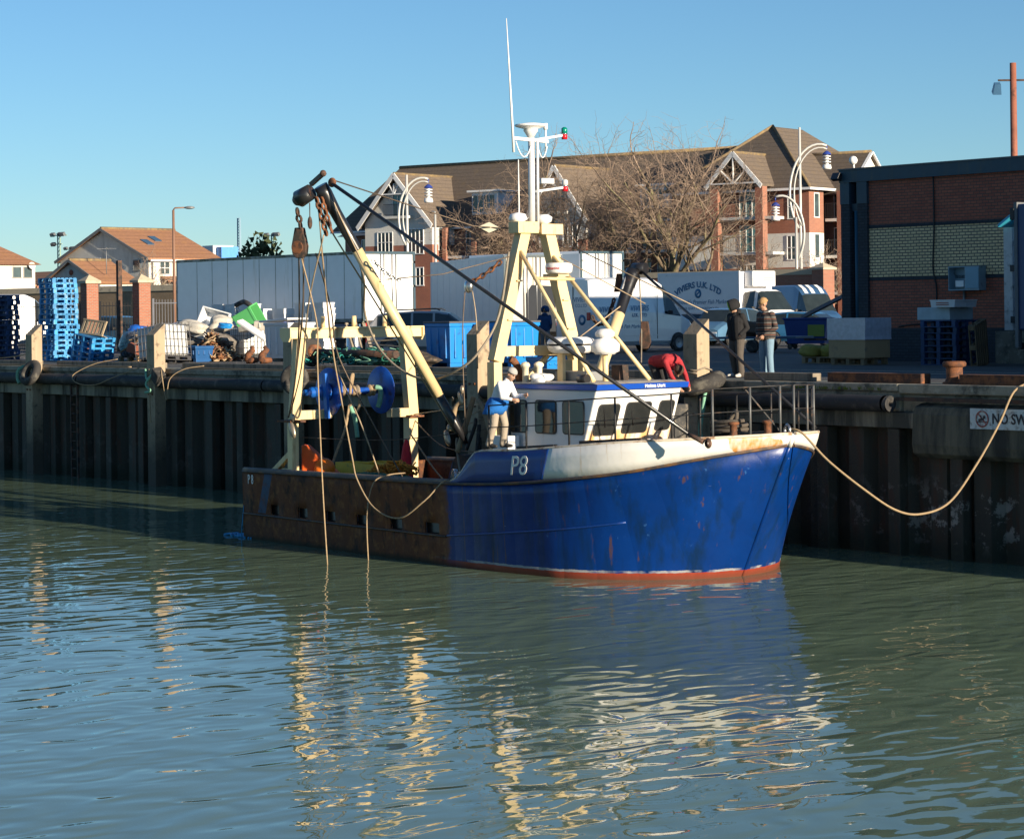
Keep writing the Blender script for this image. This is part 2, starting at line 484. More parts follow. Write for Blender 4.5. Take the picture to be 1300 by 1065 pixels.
qw = thing('quay_wall', 'long dark harbour wall of steel piling under a concrete lip, behind the boat', 'quay wall', (0, 0, 0))
X0, X1, XB = -95, 60, 7.35
rows = [[], []]; x = X0; k = 0
prof = ((.0, .06), (.42, .06), (.56, .34), (.98, .34), (1.12, .06))
while x < X1:
    for dx, y in prof[:-1]:
        rows[0].append((x + dx, y, -1.5)); rows[1].append((x + dx, y, 2.72))
    x += 1.12
mb = MB(); mb.grid(rows, smooth=False); mb.build('sheet_piling', PILE, qw)
mb = MB(); mb.b2((X0, -.06, 2.93), (XB, .62, 3.34)); mb.b2((X0, -.13, 3.34), (XB, .62, 3.498))
mb.b2((XB, -.12, 3.30), (X1, .62, 3.498)); mb.b2((XB, .02, 2.7), (X1, .6, 3.30))
mb.build('coping', conc, qw, bevel=.03)
mb = MB(); x = X0; rnd = random.Random(5)
while x < XB - .5:
    L = rnd.uniform(1.8, 3.4); L = L if x + L < 6.5 else 8.0 - x; mb.b2((x, -.16 + rnd.uniform(-.02, .02), 2.60), (x + L - .05, .3, 2.925)); x += L
mb.build('waling_beam', mat('waling_concrete', (.24, .22, .17), .9, var=.25, stain=(.06, .06, .05), amt=.48, ss=1.5, streak=True, bump=.5), qw, bevel=.02)
# heavy rounded concrete block under the right end
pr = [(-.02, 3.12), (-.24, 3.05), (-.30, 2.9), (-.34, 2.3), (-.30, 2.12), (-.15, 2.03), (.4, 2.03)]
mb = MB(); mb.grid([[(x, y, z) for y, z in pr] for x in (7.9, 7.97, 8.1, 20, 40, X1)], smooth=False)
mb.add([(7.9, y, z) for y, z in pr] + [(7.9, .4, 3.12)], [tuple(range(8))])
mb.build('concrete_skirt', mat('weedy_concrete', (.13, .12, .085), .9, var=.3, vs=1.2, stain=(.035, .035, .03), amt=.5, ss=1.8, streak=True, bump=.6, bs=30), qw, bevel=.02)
mb = MB(); mb.b2((7.35, -.22, 3.16), (X1, -.125, 3.235)); 
mb.build('steel_rubbing_strip', dark_rust, qw)
tp = None
for i in range(46):
    xx = -52 + i * 1.9 + (i * 37 % 7) * .05
    if abs((xx + 29.9) % 7.9 - 0) < .3: continue
    if tp is None:
        mb = MB(); mb.b2((-.15, -.13, -1.5), (.17, .16, 2.58)); tp = mb.build('timber_pile', PILE, qw, bevel=.02); tp.location.x = xx
    else:
        c = tp.copy(); COL.objects.link(c); c.location.x = xx; c.parent = qw

# long black rubber fender
mb = MB(); rnd = random.Random(2); x = -70.; y0 = 0; segs = []
while x < XB:
    L = 6.2 if x > -6 else 5.4
    e = min(x + L, XB)
    mb.tube([(x + .03, -.33, 3.11 + rnd.uniform(-.015, .015)), (e - .03, -.33, 3.10 + rnd.uniform(-.015, .015))], .165, 14, cap=False)
    x = e
mb.lathe((XB - .02, -.33, 3.10), [(.165, 0), (.07, .012), (.07, -.25)], 14, (1, 0, 0))
tag(mb.build('rubber_fender', black_rubber), 'long black tubular rubber fender running along the quay lip', 'fender')
mb = MB(); rnd = random.Random(8)
for i in range(60):
    x = rnd.uniform(4.1, 6.9); y = rnd.uniform(-.16, -.1)
    for j in range(5):
        a = rnd.uniform(0, 6.28); h = rnd.uniform(.03, .09); d = V((math.cos(a), math.sin(a), 0)) * rnd.uniform(.02, .05)
        p = V((x, y, 3.36)); mb.add([p + V((-.015, 0, 0)), p + V((.015, 0, 0)), p + d + V((0, 0, h))], [(0, 1, 2)])
tag(mb.build('moss', mat('moss', (.16, .20, .03), .95, var=.3), fix=False), 'yellow-green moss tuft on the lip above the fender', 'moss', kind='stuff')

# timber kerb and steel kerb beams on the edge: each length lies on its own
def kerb(x0, x1, y, m, label, cat, name, h=.17, d=.26, grp=None):
    mb = MB(); L = x1 - x0
    mb.b2((0, 0, 0), (L, d, h))
    o = mb.build(name, m, bevel=.015); o.location = (x0, y, GZ); return tag(o, label, cat, grp)
kb = [(-55, -47.2), (-47, -38.6), (-38.4, -30.6), (-29.2, -22.6), (-21.3, -15.1), (-14.2, -6.8), (-5.6, 1.2)]
for i, (a, b_) in enumerate(kb):
    kerb(a, b_, .12, wood_grey, ['weathered kerb timber on the quay edge at the far left end', 'weathered kerb timber on the quay edge before the second stretch of wall from the left', 'weathered kerb timber just left of the leftmost fender post',
        'weathered kerb timber between the two left fender posts in front of the blue pallets', 'weathered kerb timber in front of the caged white tank and the net heap', 'weathered kerb timber behind the blue net drums', 'weathered kerb timber behind the wheelhouse'][i], 'kerb timber', 'kerb_timber', grp='timbers edging the quay')
kerb(2.5, 4.6, .25, wood_grey, 'short weathered kerb timber by the feet of the two standing men', 'kerb timber', 'kerb_timber', grp='timbers edging the quay')
for x0, x1, lb in ((5.15, 7.75, 'low rusty steel kerb beam left of the mooring bollard'), (8.75, 11.0, 'low rusty steel kerb beam right of the mooring bollard'), (11.3, 13.6, 'low rusty steel kerb beam at the right edge of the photo')):
    mb = MB(); L = x1 - x0
    mb.b2((0, 0, .17), (L, .3, .2)); mb.b2((0, 0, 0), (L, .02, .17)); mb.b2((0, .28, 0), (L, .3, .17)); mb.b2((0, .02, 0), (.02, .28, .17)); mb.b2((L - .02, .02, 0), (L, .28, .17))
    o = mb.build('kerb_beam', rust, bevel=.008); o.location = (x0, .12, GZ); tag(o, lb, 'kerb beam', 'steel kerb beams on the quay edge')

bo = thing('mooring_bollard', 'short rusty mooring bollard with a flat cap on the quay edge', 'bollard', (8.35, .45, GZ))
mb = MB(); mb.lathe((0, 0, 0), [(.24, 0), (.24, .03), (.19, .05), (.165, .12), (.165, .33)], 22); mb.build('post', rust, bo)
mb = MB(); mb.lathe((0, 0, 0), [(.165, .33), (.235, .36), (.24, .42), (.21, .455), (0, .46)], 22); mb.build('cap', rust, bo)

# fender posts
PX = (-29.9, -22.05, -14.6, -6.3, 1.6)
PN = ('square timber fender post furthest left, in front of the dark pallet stack', 'square timber fender post in front of the caged white tank', 'square timber fender post behind the left leg of the yellow stern gantry',
      'square timber fender post beside the blue fish bin', 'square timber fender post beside the man in red, with a tyre around it')
for i, px in enumerate(PX):
    mb = MB(); hw = .225; ya, yb = -.52, -.14
    vs = [(-hw, ya, -1.5), (hw, ya, -1.5), (hw, yb, -1.5), (-hw, yb, -1.5), (-hw, ya, 4.52), (hw, ya, 4.52), (hw, yb, 4.86), (-hw, yb, 4.86)]
    mb.add(vs, [(0, 3, 2, 1), (4, 5, 6, 7), (0, 1, 5, 4), (1, 2, 6, 5), (2, 3, 7, 6), (3, 0, 4, 7)])
    p = thing('fender_post', PN[i], 'fender post', (px, 0, 0), group='timber fender posts along the quay')
    mb.build('timber', POST, p, bevel=.012)
    if i != 2:
        for z in (2.75, 3.3):
            for s in (-1, 1): mb = MB(); mb.cyl((s * .1, ya - .03, z), (s * .1, ya, z), .03, n=8); mb.build('bolt_head', rust, p)

def tyre_mesh(Ro, Rt, sq=1.0):
    mb = MB(); pr = []
    for i in range(13):
        t = 2 * math.pi * i / 12 + math.pi
        pr.append((Ro - Rt + Rt * math.cos(t) * (1 if math.cos(t) < 0 else 1.0), Rt * sq * math.sin(t)))
    mb.lathe((0, 0, 0), pr, 36)
    return mb
def tyre(name, label, loc, rot, Ro=.42, Rt=.13, sq=.95):
    o = tyre_mesh(Ro, Rt, sq).build(name, tyre_rubber); o.location = loc; o.rotation_euler = rot
    return tag(o, label, 'tyre', 'old tyres hung as fenders')
tyre('old_tyre', 'big old tyre hung around the fender post beside the man in red', (1.83, -.42, 3.42), (R(14), R(-8), 0), .58, .19)
tyre('old_tyre', 'old tyre strapped to the fender post left of the dark pallet stack', (-29.62, -.6, 3.3), (R(62), R(-25), R(20)), .45, .14)
tyre('old_tyre', 'old tyre hanging on the fender post behind the gantry leg', (-14.1, -.62, 3.3), (R(88), 0, R(35)), .42, .13)
mb = MB(); mb.box((0, 0, 0), (.42, .3, .42), (R(10), R(35), 0)); o = mb.build('rubber_block', tyre_rubber, bevel=.04); o.location = (-21.6, -.52, 3.28)
tag(o, 'black square rubber block tied to the post in front of the caged tank', 'fender block')

# ladder down the wall
ld = thing('quay_ladder', 'dark steel ladder fixed down the shaded quay wall on the left', 'ladder', (-27.35, -.24, 0))
for s in (-1, 1):
    mb = MB(); mb.b2((s * .21 - .03, -.03, -.6), (s * .21 + .03, .03, 3.2)); mb.build('side_rail', dark_rust, ld)
rung = None
for i in range(12):
    if rung is None: mb = MB(); mb.cyl((-.18, 0, 0), (.18, 0, 0), .02, n=8); rung = mb.build('rung', dark_rust, ld); r_ = rung
    else: r_ = rung.copy(); COL.objects.link(r_); r_.parent = ld
    r_.location.z = -.3 + i * .29

# sign
sg = thing('warning_sign', 'weathered white no swimming sign bolted to the quay wall at right', 'sign', (9.43, -.36, 2.86))
mb = MB(); mb.b2((0, 0, -.2), (2.35, .015, .2)); mb.build('board', mat('weathered_sign', (.50, .55, .56), .6, var=.12, stain=(.28, .16, .08), amt=.36, ss=3, stain2=(.22, .25, .25), amt2=.4, ss2=12), sg)
mb = MB(); mb.lathe((.31, -.006, .0), [(.165, 0), (.165, .006), (.135, .006), (.135, 0)], 32, (0, -1, 0))
mb.bar((.2, -.008, .11), (.42, -.008, -.11), .03, .004, up=(0, 1, 0)); mb.build('prohibition_ring', mat('faded_sign_red', (.28, .07, .06), .6, stain=(.4, .35, .3), amt=.4, ss=9), sg)
dk = mat('sign_black', (.02, .022, .03), .6)
mb = MB(); mb.ball((.36, -.008, .035), (.032, .006, .032)); mb.bar((.22, -.008, -.03), (.35, -.008, .0), .05, .006, up=(0, 1, 0)); mb.bar((.3, -.008, 0), (.27, -.008, .07), .025, .006, up=(0, 1, 0))
mb.bar((.19, -.007, -.06), (.43, -.007, -.055), .018, .004, up=(0, 1, 0)); mb.build('swimmer_pictogram', dk, sg)
text_mesh('NO SWIMMING', .28, dk, 'lettering', sg, .003, loc=(.55, -.006, 0), rot=(R(90), 0, 0), align='LEFT', sx=.9, weight=.006)

# ropes on the wall
def rope(name, label, pts, r, m, cat='rope', n=6, grp=None, smooth=6):
    mb = MB(); mb.tube(spline(pts, smooth) if smooth else pts, r, n)
    return tag(mb.build(name, m, fix=False), label, cat, grp)
rnd = random.Random(4)
rope('edge_rope', 'tan rope lying along the quay lip between the left fender posts', [(x, -.08 + rnd.uniform(-.03, .03), 3.525 + .01) for x in range(-44, -23, 2)], .02, rope_tan)
rope('edge_hose', 'pale hose lying along the quay lip in front of the caged tanks', [(x, -.07 + rnd.uniform(-.03, .03), 3.53) for x in range(-21, 1, 2)], .024, rope_tan, 'hose')
rope('hanging_rope', 'tan rope looping over the black fender between the left posts', [(-25.6, .35, 3.75), (-26.3, -.1, 3.6), (-26.9, -.53, 3.25), (-26.5, -.56, 3.0), (-25.4, -.55, 2.98), (-24.4, -.53, 3.2), (-23.2, -.3, 3.5), (-22.4, -.2, 3.62)], .014, rope_tan)
rope('hanging_rope', 'tan rope loop at the foot of the post by the caged tank', [(-21.8, -.3, 3.55), (-21.3, -.58, 3.35), (-21.0, -.6, 2.6), (-20.9, -.55, 3.2), (-20.5, -.3, 3.5), (-20.0, .1, 3.6)], .014, rope_tan)
rope('hanging_rope', 'tan rope trailing straight down the post by the caged tank', [(-22.0, -.6, 3.5), (-21.95, -.62, 2.6), (-21.9, -.62, 1.9)], .02, rope_tan)
rope('frayed_rope', 'green frayed rope tied round the post by the caged tank', [(-22.3, -.55, 3.5), (-22.1, -.62, 3.2), (-21.85, -.6, 3.32), (-22.1, -.66, 3.05), (-21.9, -.62, 2.85), (-22.25, -.6, 2.8)], .04, rope_green)
rope('frayed_rope', 'green frayed rope hanging beside the leftmost fender post', [(-30.3, -.3, 3.55), (-30.45, -.6, 3.4), (-30.5, -.62, 3.1), (-30.4, -.6, 2.95)], .06, rope_green)
rope('post_lashing', 'pale rope lashed round the fender post beside the man in red', [(1.36, -.54, 3.75), (1.84, -.55, 3.72), (1.85, -.3, 3.78), (1.84, -.1, 3.72), (1.36, -.1, 3.76), (1.35, -.54, 3.7), (1.85, -.56, 3.66)], .02, rope_grey, smooth=0)
rope('frayed_rope', 'pale green rope bundle hanging on the post behind the bow rail', [(2.0, -.45, 3.3), (2.05, -.57, 2.9), (1.98, -.6, 2.4), (2.06, -.58, 2.0), (1.9, -.58, 1.7)], .05, rope_green)
for q, (a, b_) in enumerate((((-30.4, .6, 3.9), (-35, .3, 3.7)),)):
    rope('edge_rope', 'tan rope stretched from the leftmost post towards the left edge', [(-30.2, -.1, 3.95), (-33, .2, 3.75), (-37, .3, 3.6)], .02, rope_tan)
# ------------------------------------------------------------------ buildings
red_b = brick('red_brick', (.30, .085, .045), (.22, .055, .032), (.20, .16, .13))
red_far = brick('orange_brick', (.40, .13, .07), (.32, .09, .05), (.30, .24, .19), damt=.1)
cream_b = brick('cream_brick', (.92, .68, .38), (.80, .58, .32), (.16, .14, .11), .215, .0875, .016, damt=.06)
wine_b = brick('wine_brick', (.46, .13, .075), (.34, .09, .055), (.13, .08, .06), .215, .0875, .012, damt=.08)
blue_b = brick('blue_engineering_brick', (.040, .050, .065), (.028, .036, .05), (.02, .025, .03), .215, .0875, .012, damt=.1)
dark_steel = mat('fascia_blue', (.018, .055, .085), .5, var=.25, vs=2, stain=(.05, .07, .07), amt=.4, ss=3, streak=True)
render_w = mat('white_render', (.72, .70, .65), .8, var=.06, stain=(.45, .42, .36), amt=.34, ss=1.2, streak=True)
grey_r = mat('grey_render', (.55, .54, .50), .9, var=.10, stain=(.42, .41, .38), amt=.42, ss=1.2, streak=True)
roof_b = tiles('brown_roof_tiles', (.135, .105, .082), (.30, .20, .06), 'x', .34, .14)
roof_r = tiles('red_brown_tiles', (.30, .15, .085), (.45, .22, .04), 'x', .3, .2)
ridge_l = mat('lichen_ridge', (.24, .17, .08), .9, var=.4, vs=2, stain=(.16, .12, .08), amt=.5, ss=3)
trim_w = mat('white_trim', (.80, .80, .80), .5, var=.04)
win_g = glass_mat('window_glass', (.05, .075, .085), .08)
teal_g = glass_mat('teal_curtained_glass', (.06, .17, .19), .15)
rail_b = mat('balcony_black', (.02, .02, .022), .5)
slate = mat('lead_grey', (.14, .15, .16), .6, var=.2)

class House:
    """collects the parts of one building under one Empty; coordinates are world, shifted to the base"""
    def __init__(s, name, label, cat, base, group=None):
        s.o = thing(name, label, cat, base, group=group); s.b = V(base)
    def part(s, name, mb, m, parent=None, bevel=0):
        mb.xf(Matrix.Translation(-s.b)); return mb.build(name, m, parent or s.o, bevel)
    def box(s, name, lo, hi, m, parent=None, bevel=0):
        return s.part(name, MB().b2(lo, hi), m, parent, bevel)
    def win(s, c, face, w_, h, nv=2, nh=1, glass=None, frame=None, d=.06, fr=.07):
        """frame standing 3 cm proud, recess of glass behind; face -y or +x"""
        u, n = (V((1, 0, 0)), V((0, -1, 0))) if face == 'f' else (V((0, 1, 0)), V((1, 0, 0)))
        z = V((0, 0, 1)); c = V(c) + n * .004; mb = MB()
        def bar_(a, b, ww, hh): mb.prism([(-ww / 2, -hh / 2), (ww / 2, -hh / 2), (ww / 2, hh / 2), (-ww / 2, hh / 2)], c + u * a + z * b, u, z, n * d)
        bar_(0, h / 2 - fr / 2, w_, fr); bar_(0, -h / 2 + fr / 2, w_ + .08, fr)
        for i in range(nv + 1): bar_(-w_ / 2 + fr / 2 + (w_ - fr) * i / nv, 0, fr, h - 2 * fr)
        for j in range(1, nh): bar_(0, -h / 2 + h * j / nh, w_ - 2 * fr, fr * .7)
        f = s.part('window', mb, frame or trim_w)
        mb = MB(); mb.prism([(-w_ / 2, -h / 2), (w_ / 2, -h / 2), (w_ / 2, h / 2), (-w_ / 2, h / 2)], c, u, z, n * .012)
        s.part('pane', mb, glass or win_g, f); return f
    def gable_roof(s, x0, x1, y0, y1, ze, zr, m, along='y', ov=.3, th=.16, name='roof', ridge=None):
        if along == 'y':
            xm = (x0 + x1) / 2; k = (zr - ze) / (xm - x0)
            mb = MB(); mb.prism([(x0 - ov, ze - k * ov), (xm, zr), (x1 + ov, ze - k * ov), (x1 + ov, ze - k * ov + th), (xm, zr + th), (x0 - ov, ze - k * ov + th)], (0, y0 - ov, 0), (1, 0, 0), (0, 0, 1), (0, y1 - y0 + 2 * ov, 0))
        else:
            ym = (y0 + y1) / 2; k = (zr - ze) / (ym - y0)
            mb = MB(); mb.prism([(y0 - ov, ze - k * ov), (ym, zr), (y1 + ov, ze - k * ov), (y1 + ov, ze - k * ov + th), (ym, zr + th), (y0 - ov, ze - k * ov + th)], (x0 - ov, 0, 0), (0, 1, 0), (0, 0, 1), (x1 - x0 + 2 * ov, 0, 0))
        r = s.part(name, mb, m)
        if ridge:
            mb = MB()
            if along == 'y': mb.cyl(((x0 + x1) / 2, y0 - ov, zr + th), ((x0 + x1) / 2, y1 + ov, zr + th), .13, n=8)
            else: mb.cyl((x0 - ov, (y0 + y1) / 2, zr + th), (x1 + ov, (y0 + y1) / 2, zr + th), .13, n=8)
            s.part('ridge', mb, ridge, r)
        return r
    def gable_wall(s, x0, x1, y, z0, ze, zr, m, th=.25, name='gable'):
        mb = MB(); mb.prism([(x0, z0), (x1, z0), (x1, ze), ((x0 + x1) / 2, zr), (x0, ze)], (0, y, 0), (1, 0, 0), (0, 0, 1), (0, th, 0)); return s.part(name, mb, m)
    def barge(s, x0, x1, y, ze, zr, w_=.32, m=None):
        xm = (x0 + x1) / 2
        for a in (x0, x1):
            mb = MB(); mb.bar((a, y, ze), (xm, y, zr), w_, .08, up=(0, 1, 0)); s.part('bargeboard', mb, m or trim_w)
    def balcony(s, x0, x1, y0, y1, z, h=1.05, gap=.16, slab=True):
        if slab: s.box('balcony_slab', (x0, y0, z - .22), (x1, y1, z), mat('slab_white', (.62, .60, .56), .8, var=.1))
        mb = MB()
        for zz in (z + .1, z + h): mb.b2((x0, y0, zz - .025), (x1, y0 + .05, zz + .025))
        n = int((x1 - x0) / gap)
        for i in range(n + 1): mb.b2((x0 + (x1 - x0) * i / n - .013, y0 + .012, z + .1), (x0 + (x1 - x0) * i / n + .013, y0 + .038, z + h))
        s.part('balcony_railing', mb, rail_b)

# ---- brick cold store at right
b = House('brick_warehouse', 'flat-roofed red and cream banded brick warehouse in shade on the right', 'warehouse', (2, 15.6, GZ))
XA, XE, YF, YR = -7.9, 16, 15.6, 33
b.box('plinth', (XA, YF - .03, 3.5), (XE, YR, 4.45), blue_b)
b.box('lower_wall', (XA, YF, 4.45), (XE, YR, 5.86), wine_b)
b.box('lower_band', (XA, YF - .02, 5.86), (XE, YR, 5.96), blue_b)
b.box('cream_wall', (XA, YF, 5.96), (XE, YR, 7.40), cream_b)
b.box('upper_band', (XA, YF - .02, 7.40), (XE, YR, 7.50), blue_b)
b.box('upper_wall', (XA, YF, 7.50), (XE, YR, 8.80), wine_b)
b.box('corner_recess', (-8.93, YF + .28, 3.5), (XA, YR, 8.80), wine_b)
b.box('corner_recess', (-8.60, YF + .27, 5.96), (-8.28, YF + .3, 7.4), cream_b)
for x0, x1 in ((-8.95, -8.60), (-8.28, XA)): b.box('corner_pier', (x0, YF - .08, 3.5), (x1, YF + .42, 8.15), blue_b); b.box('pier_head', (x0 - .01, YF - .1, 8.15), (x1 + .01, YF + .42, 8.80), dark_steel)
b.box('added_shade_block', (12.2, 4.4, 3.5), (XE + 6, YF - .05, 7.6), wine_b)  # unseen block added out of view to cast shade on the quay road
b.box('shade_block_cap', (12.1, 4.3, 7.6), (XE + 6.1, YF - .05, 7.9), dark_steel)  # top edge of the added shade block
b.box('fascia', (-8.98, YF - .12, 8.80), (XE, YR, 9.17), dark_steel)
b.box('roof_edge', (-9.0, YF - .15, 9.17), (XE, YR + .03, 9.21), slate)
mb = MB(); mb.cyl((-8.44, YF + .06, 3.6), (-8.44, YF + .06, 7.95), .07, n=12); p_ = b.part('downpipe', mb, mat('pipe_blue', (.03, .11, .18), .5))
mb = MB(); mb.box((-8.44, YF + .12, 8.05), (.26, .2, .22), taper=1.25); b.part('rain_hopper', mb, dark_steel, p_)
mb = MB(); mb.tube(spline([(-5.38, YF - .02, 8.8), (-5.36, YF - .03, 7.4), (-5.42, YF - .03, 6.2), (-5.30, YF - .03, 5.6), (-5.34, YF - .03, 4.85), (-5.55, YF - .03, 4.62), (-6.3, YF - .03, 4.56), (-6.75, YF - .03, 4.5)], 6), .022, 6); b.part('wall_cable', mb, black_rubber)
mb = MB(); mb.b2((-4.62, YF - .3, 5.52), (-4.60, YF, 6.2)); mb.b2((-4.60, YF - .3, 6.17), (-3.50, YF, 6.2)); mb.b2((-4.60, YF - .3, 5.52), (-3.50, YF, 5.55)); mb.b2((-4.02, YF - .3, 5.55), (-3.5, YF - .0, 6.17)); mb.b2((-4.6, YF - .02, 5.55), (-4.02, YF - .003, 6.17)); eb = b.part('meter_cabinet', mb, mat('cabinet_grey', (.22, .32, .38), .5, var=.12, stain=(.12, .12, .12), amt=.35, ss=4))
mb = MB(); mb.b2((-3.98, YF - .325, 5.57), (-3.5, YF - .302, 6.15)); b.part('cabinet_door', mb, mat('cabinet_door', (.20, .36, .46), .45, var=.1), eb, bevel=.01)
mb = MB(); mb.b2((-4.45, YF - .2, 5.62), (-4.15, YF - .04, 5.80)); b.part('meter', mb, clean_white, eb, bevel=.01)
mb = MB(); mb.cyl((-4.25, YF - .06, 4.6), (-4.25, YF - .06, 5.52), .035, n=8); b.part('conduit', mb, grey_steel, eb)
mb = MB(); mb.cyl((-8.48, YF, 9.2), (-8.48, YF, 9.36), .03, n=8); mb.ball((-8.48, YF - .02, 9.45), .13, 14, 10); b.part('dome_camera', mb, clean_white)
mb = MB(); mb.box((-9.0, YF - .2, 8.98), (.3, .14, .22), (R(-30), 0, 0)); b.part('floodlight', mb, black_paint, bevel=.01)

# rusty lamp column rising behind the store
lp = House('light_column', 'tall rust coloured pole with two floodlights rising behind the brick warehouse', 'light pole', (-17.5, 34, GZ))
mb = MB(); mb.cyl((-17.5, 34, 3.5), (-17.5, 34, 14.2), .15, .12, n=14); lp.part('column', mb, mat('rust_red_paint', (.26, .09, .055), .7, var=.2, stain=(.12, .05, .035), amt=.4, ss=3))
mb = MB(); mb.bar((-17.85, 33.55, 13.55), (-17.15, 34.45, 13.55), .07); lp.part('cross_arm', mb, dark_rust)
for s in (-1, 1):
    mb = MB(); mb.box((-17.5 + s * .38, 34 + s * .48, 13.25), (.32, .3, .4), (.5, 0, .9), taper=.7); lp.part('floodlight', mb, mat('floodlight_blue', (.05, .13, .24), .4))

# ---- apartment building
a = House('apartment_building', 'long brick apartment building with brown tiled roofs, white gables and balconies behind the trees', 'apartment building', (-110, 95, GZ))
a.box('wall', (-140, 92, 3.5), (-93, 104, 12.6), red_far)
# main hipped roof
mb = MB(); ov = .5; x0, x1, y0, y1, ze, zr = -141.5, -93, 91.6, 104.5, 12.5, 18.3
ym = 97.5; k = zr - ze
mb.add([(x0 - 4, y0, ze), (x1, y0, ze), (x1, y1, ze), (x0 - 4, y1, ze), (x0, ym, zr), (x1, ym, zr)], [(0, 1, 5, 4), (2, 3, 4, 5), (3, 0, 4), (1, 2, 5), (3, 2, 1, 0)])
rf = a.part('main_roof', mb, roof_b)
mb = MB(); mb.cyl((x0, ym, zr + .03), (x1, ym, zr + .03), .16, n=8); a.part('ridge', mb, ridge_l, rf)
mb = MB(); mb.b2((x0 - 4, y0 - .1, ze - .15), (x1, y0 + .05, ze)); a.part('gutter', mb, trim_w, rf)
def gable_block(xa, xb, y, z0, ze, zr, yb, zsplit):
    a.box('wing_wall', (xa, y, 3.5), (xb, 92, zsplit), red_far)
    a.box('wing_render', (xa, y - .01, zsplit), (xb, 92, ze), render_w)
    a.gable_wall(xa, xb, y - .01, ze - .02, ze, zr - .25, render_w)
    a.gable_roof(xa, xb, y, yb, ze, zr, roof_b, 'y', .55, .14, 'wing_roof', ridge_l)
    k = (zr - ze) / ((xb - xa) / 2)
    a.barge(xa - .55, xb + .55, y - .6, ze - k * .55 - .02, zr + .02, .42)
    xm = (xa + xb) / 2; q = 1.35
    mb = MB(); mb.bar((xm - q / k * 1.2, y - .5, zr - q * 1.2), (xm + q / k * 1.2, y - .5, zr - q * 1.2), .16, .1); a.part('gable_tie', mb, trim_w)
    for s in (-1, 0, 1):
        mb = MB(); mb.bar((xm, y - .5, zr - q * 1.2), (xm + s * .75, y - .5, zr - q * .55), .12, .08); a.part('gable_strut', mb, trim_w)
gable_block(-137.5, -128.0, 89, 3.5, 13.0, 17.0, 97, 11.0)
a.win((-132.4, 88.99, 14.4), 'f', 2.1, 2.0, 3, 1, teal_g); a.balcony(-134.2, -130.6, 88.35, 89, 13.5, 1.0, slab=True)
a.win((-134.6, 88.99, 11.3), 'f', 2.2, 1.8, 4, 2); a.win((-130.3, 88.99, 11.3), 'f', 2.3, 2.2, 4, 2)
a.win((-134.6, 89, 8.3), 'f', 2.2, 1.6, 4, 2); a.win((-130.3, 89, 8.3), 'f', 2.2, 1.6, 4, 2)
a.win((-128.0, 90.4, 11.5), 's', 1.2, 2.0, 2, 1)
gable_block(-114.6, -107.6, 89, 3.5, 13.0, 16.9, 97, 11.0)
a.win((-111.1, 88.99, 14.2), 'f', 2.0, 1.9, 3, 1, teal_g); a.balcony(-112.8, -109.4, 88.35, 89, 13.3, 1.0)
a.win((-112.6, 88.99, 11.3), 'f', 1.9, 1.8, 3, 2); a.win((-109.6, 88.99, 11.3), 'f', 1.9, 1.8, 3, 2)
def dormer(xc, y, z0, w_, h):
    a.box('dormer', (xc - w_ / 2, y, z0), (xc + w_ / 2, y + 4.5, z0 + h), trim_w)
    a.box('dormer_roof', (xc - w_ / 2 - .35, y - .35, z0 + h), (xc + w_ / 2 + .35, y + 4.5, z0 + h + .16), trim_w)
    a.win((xc - .15, y, z0 + h / 2 - .05), 'f', w_ - .5, h - .35, 4, 1)
dormer(-123.6, 91.9, 13.5, 3.6, 1.9); dormer(-101.6, 91.9, 13.4, 3.4, 1.8); dormer(-96.4, 91.9, 13.4, 2.6, 1.7)
for x in (-125.5, -121.2, -117, -105.5, -103, -100.5, -96):
    a.win((x, 92, 11.2), 'f', 1.7, 2.0, 3, 1); a.win((x, 92, 8.4), 'f', 1.7, 1.9, 3, 1)
for x0_, x1_ in ((-127.4, -119.0), (-106.8, -97.0)):
    for z in (10.0, 7.3): a.balcony(x0_, x1_, 90, 92, z, 1.1, .2)
    for x in (x0_ + .2, (x0_ + x1_) / 2, x1_ - .2): a.box('balcony_pillar', (x - .25, 89.8, 3.5), (x + .25, 90.3, 12.4), red_far)
# corner tower with hipped roof
a.box('tower_wall', (-97, 89, 10.9), (-81.2, 91.2, 14.4), red_far); a.box('tower_render', (-97, 89.0, 8.3), (-81.2, 91.2, 10.9), render_w); a.box('tower_base', (-97, 89, 3.5), (-81.2, 91.2, 8.3), red_far)
mb = MB(); mb.add([(-97.6, 88.4, 14.3), (-80.6, 88.4, 14.3), (-80.6, 104.6, 14.3), (-97.6, 104.6, 14.3), (-89.1, 94.2, 19.55), (-89.1, 98.8, 19.55)], [(0, 1, 4), (1, 2, 5, 4), (2, 3, 5), (3, 0, 4, 5), (3, 2, 1, 0)])
tr_ = a.part('tower_roof', mb, roof_b)
for e in ((-97.6, 88.4, 14.33), (-80.6, 88.4, 14.33)):
    mb = MB(); mb.cyl(e, (-89.1, 94.2, 19.6), .13, n=7); a.part('hip_tiles', mb, ridge_l, tr_)
mb = MB(); mb.b2((-97.6, 88.3, 14.12), (-80.5, 88.45, 14.3)); a.part('gutter', mb, trim_w, tr_)
mb = MB(); mb.b2((-80.6, 88.45, 14.12), (-80.48, 104.6, 14.3)); a.part('gutter', mb, trim_w, tr_)
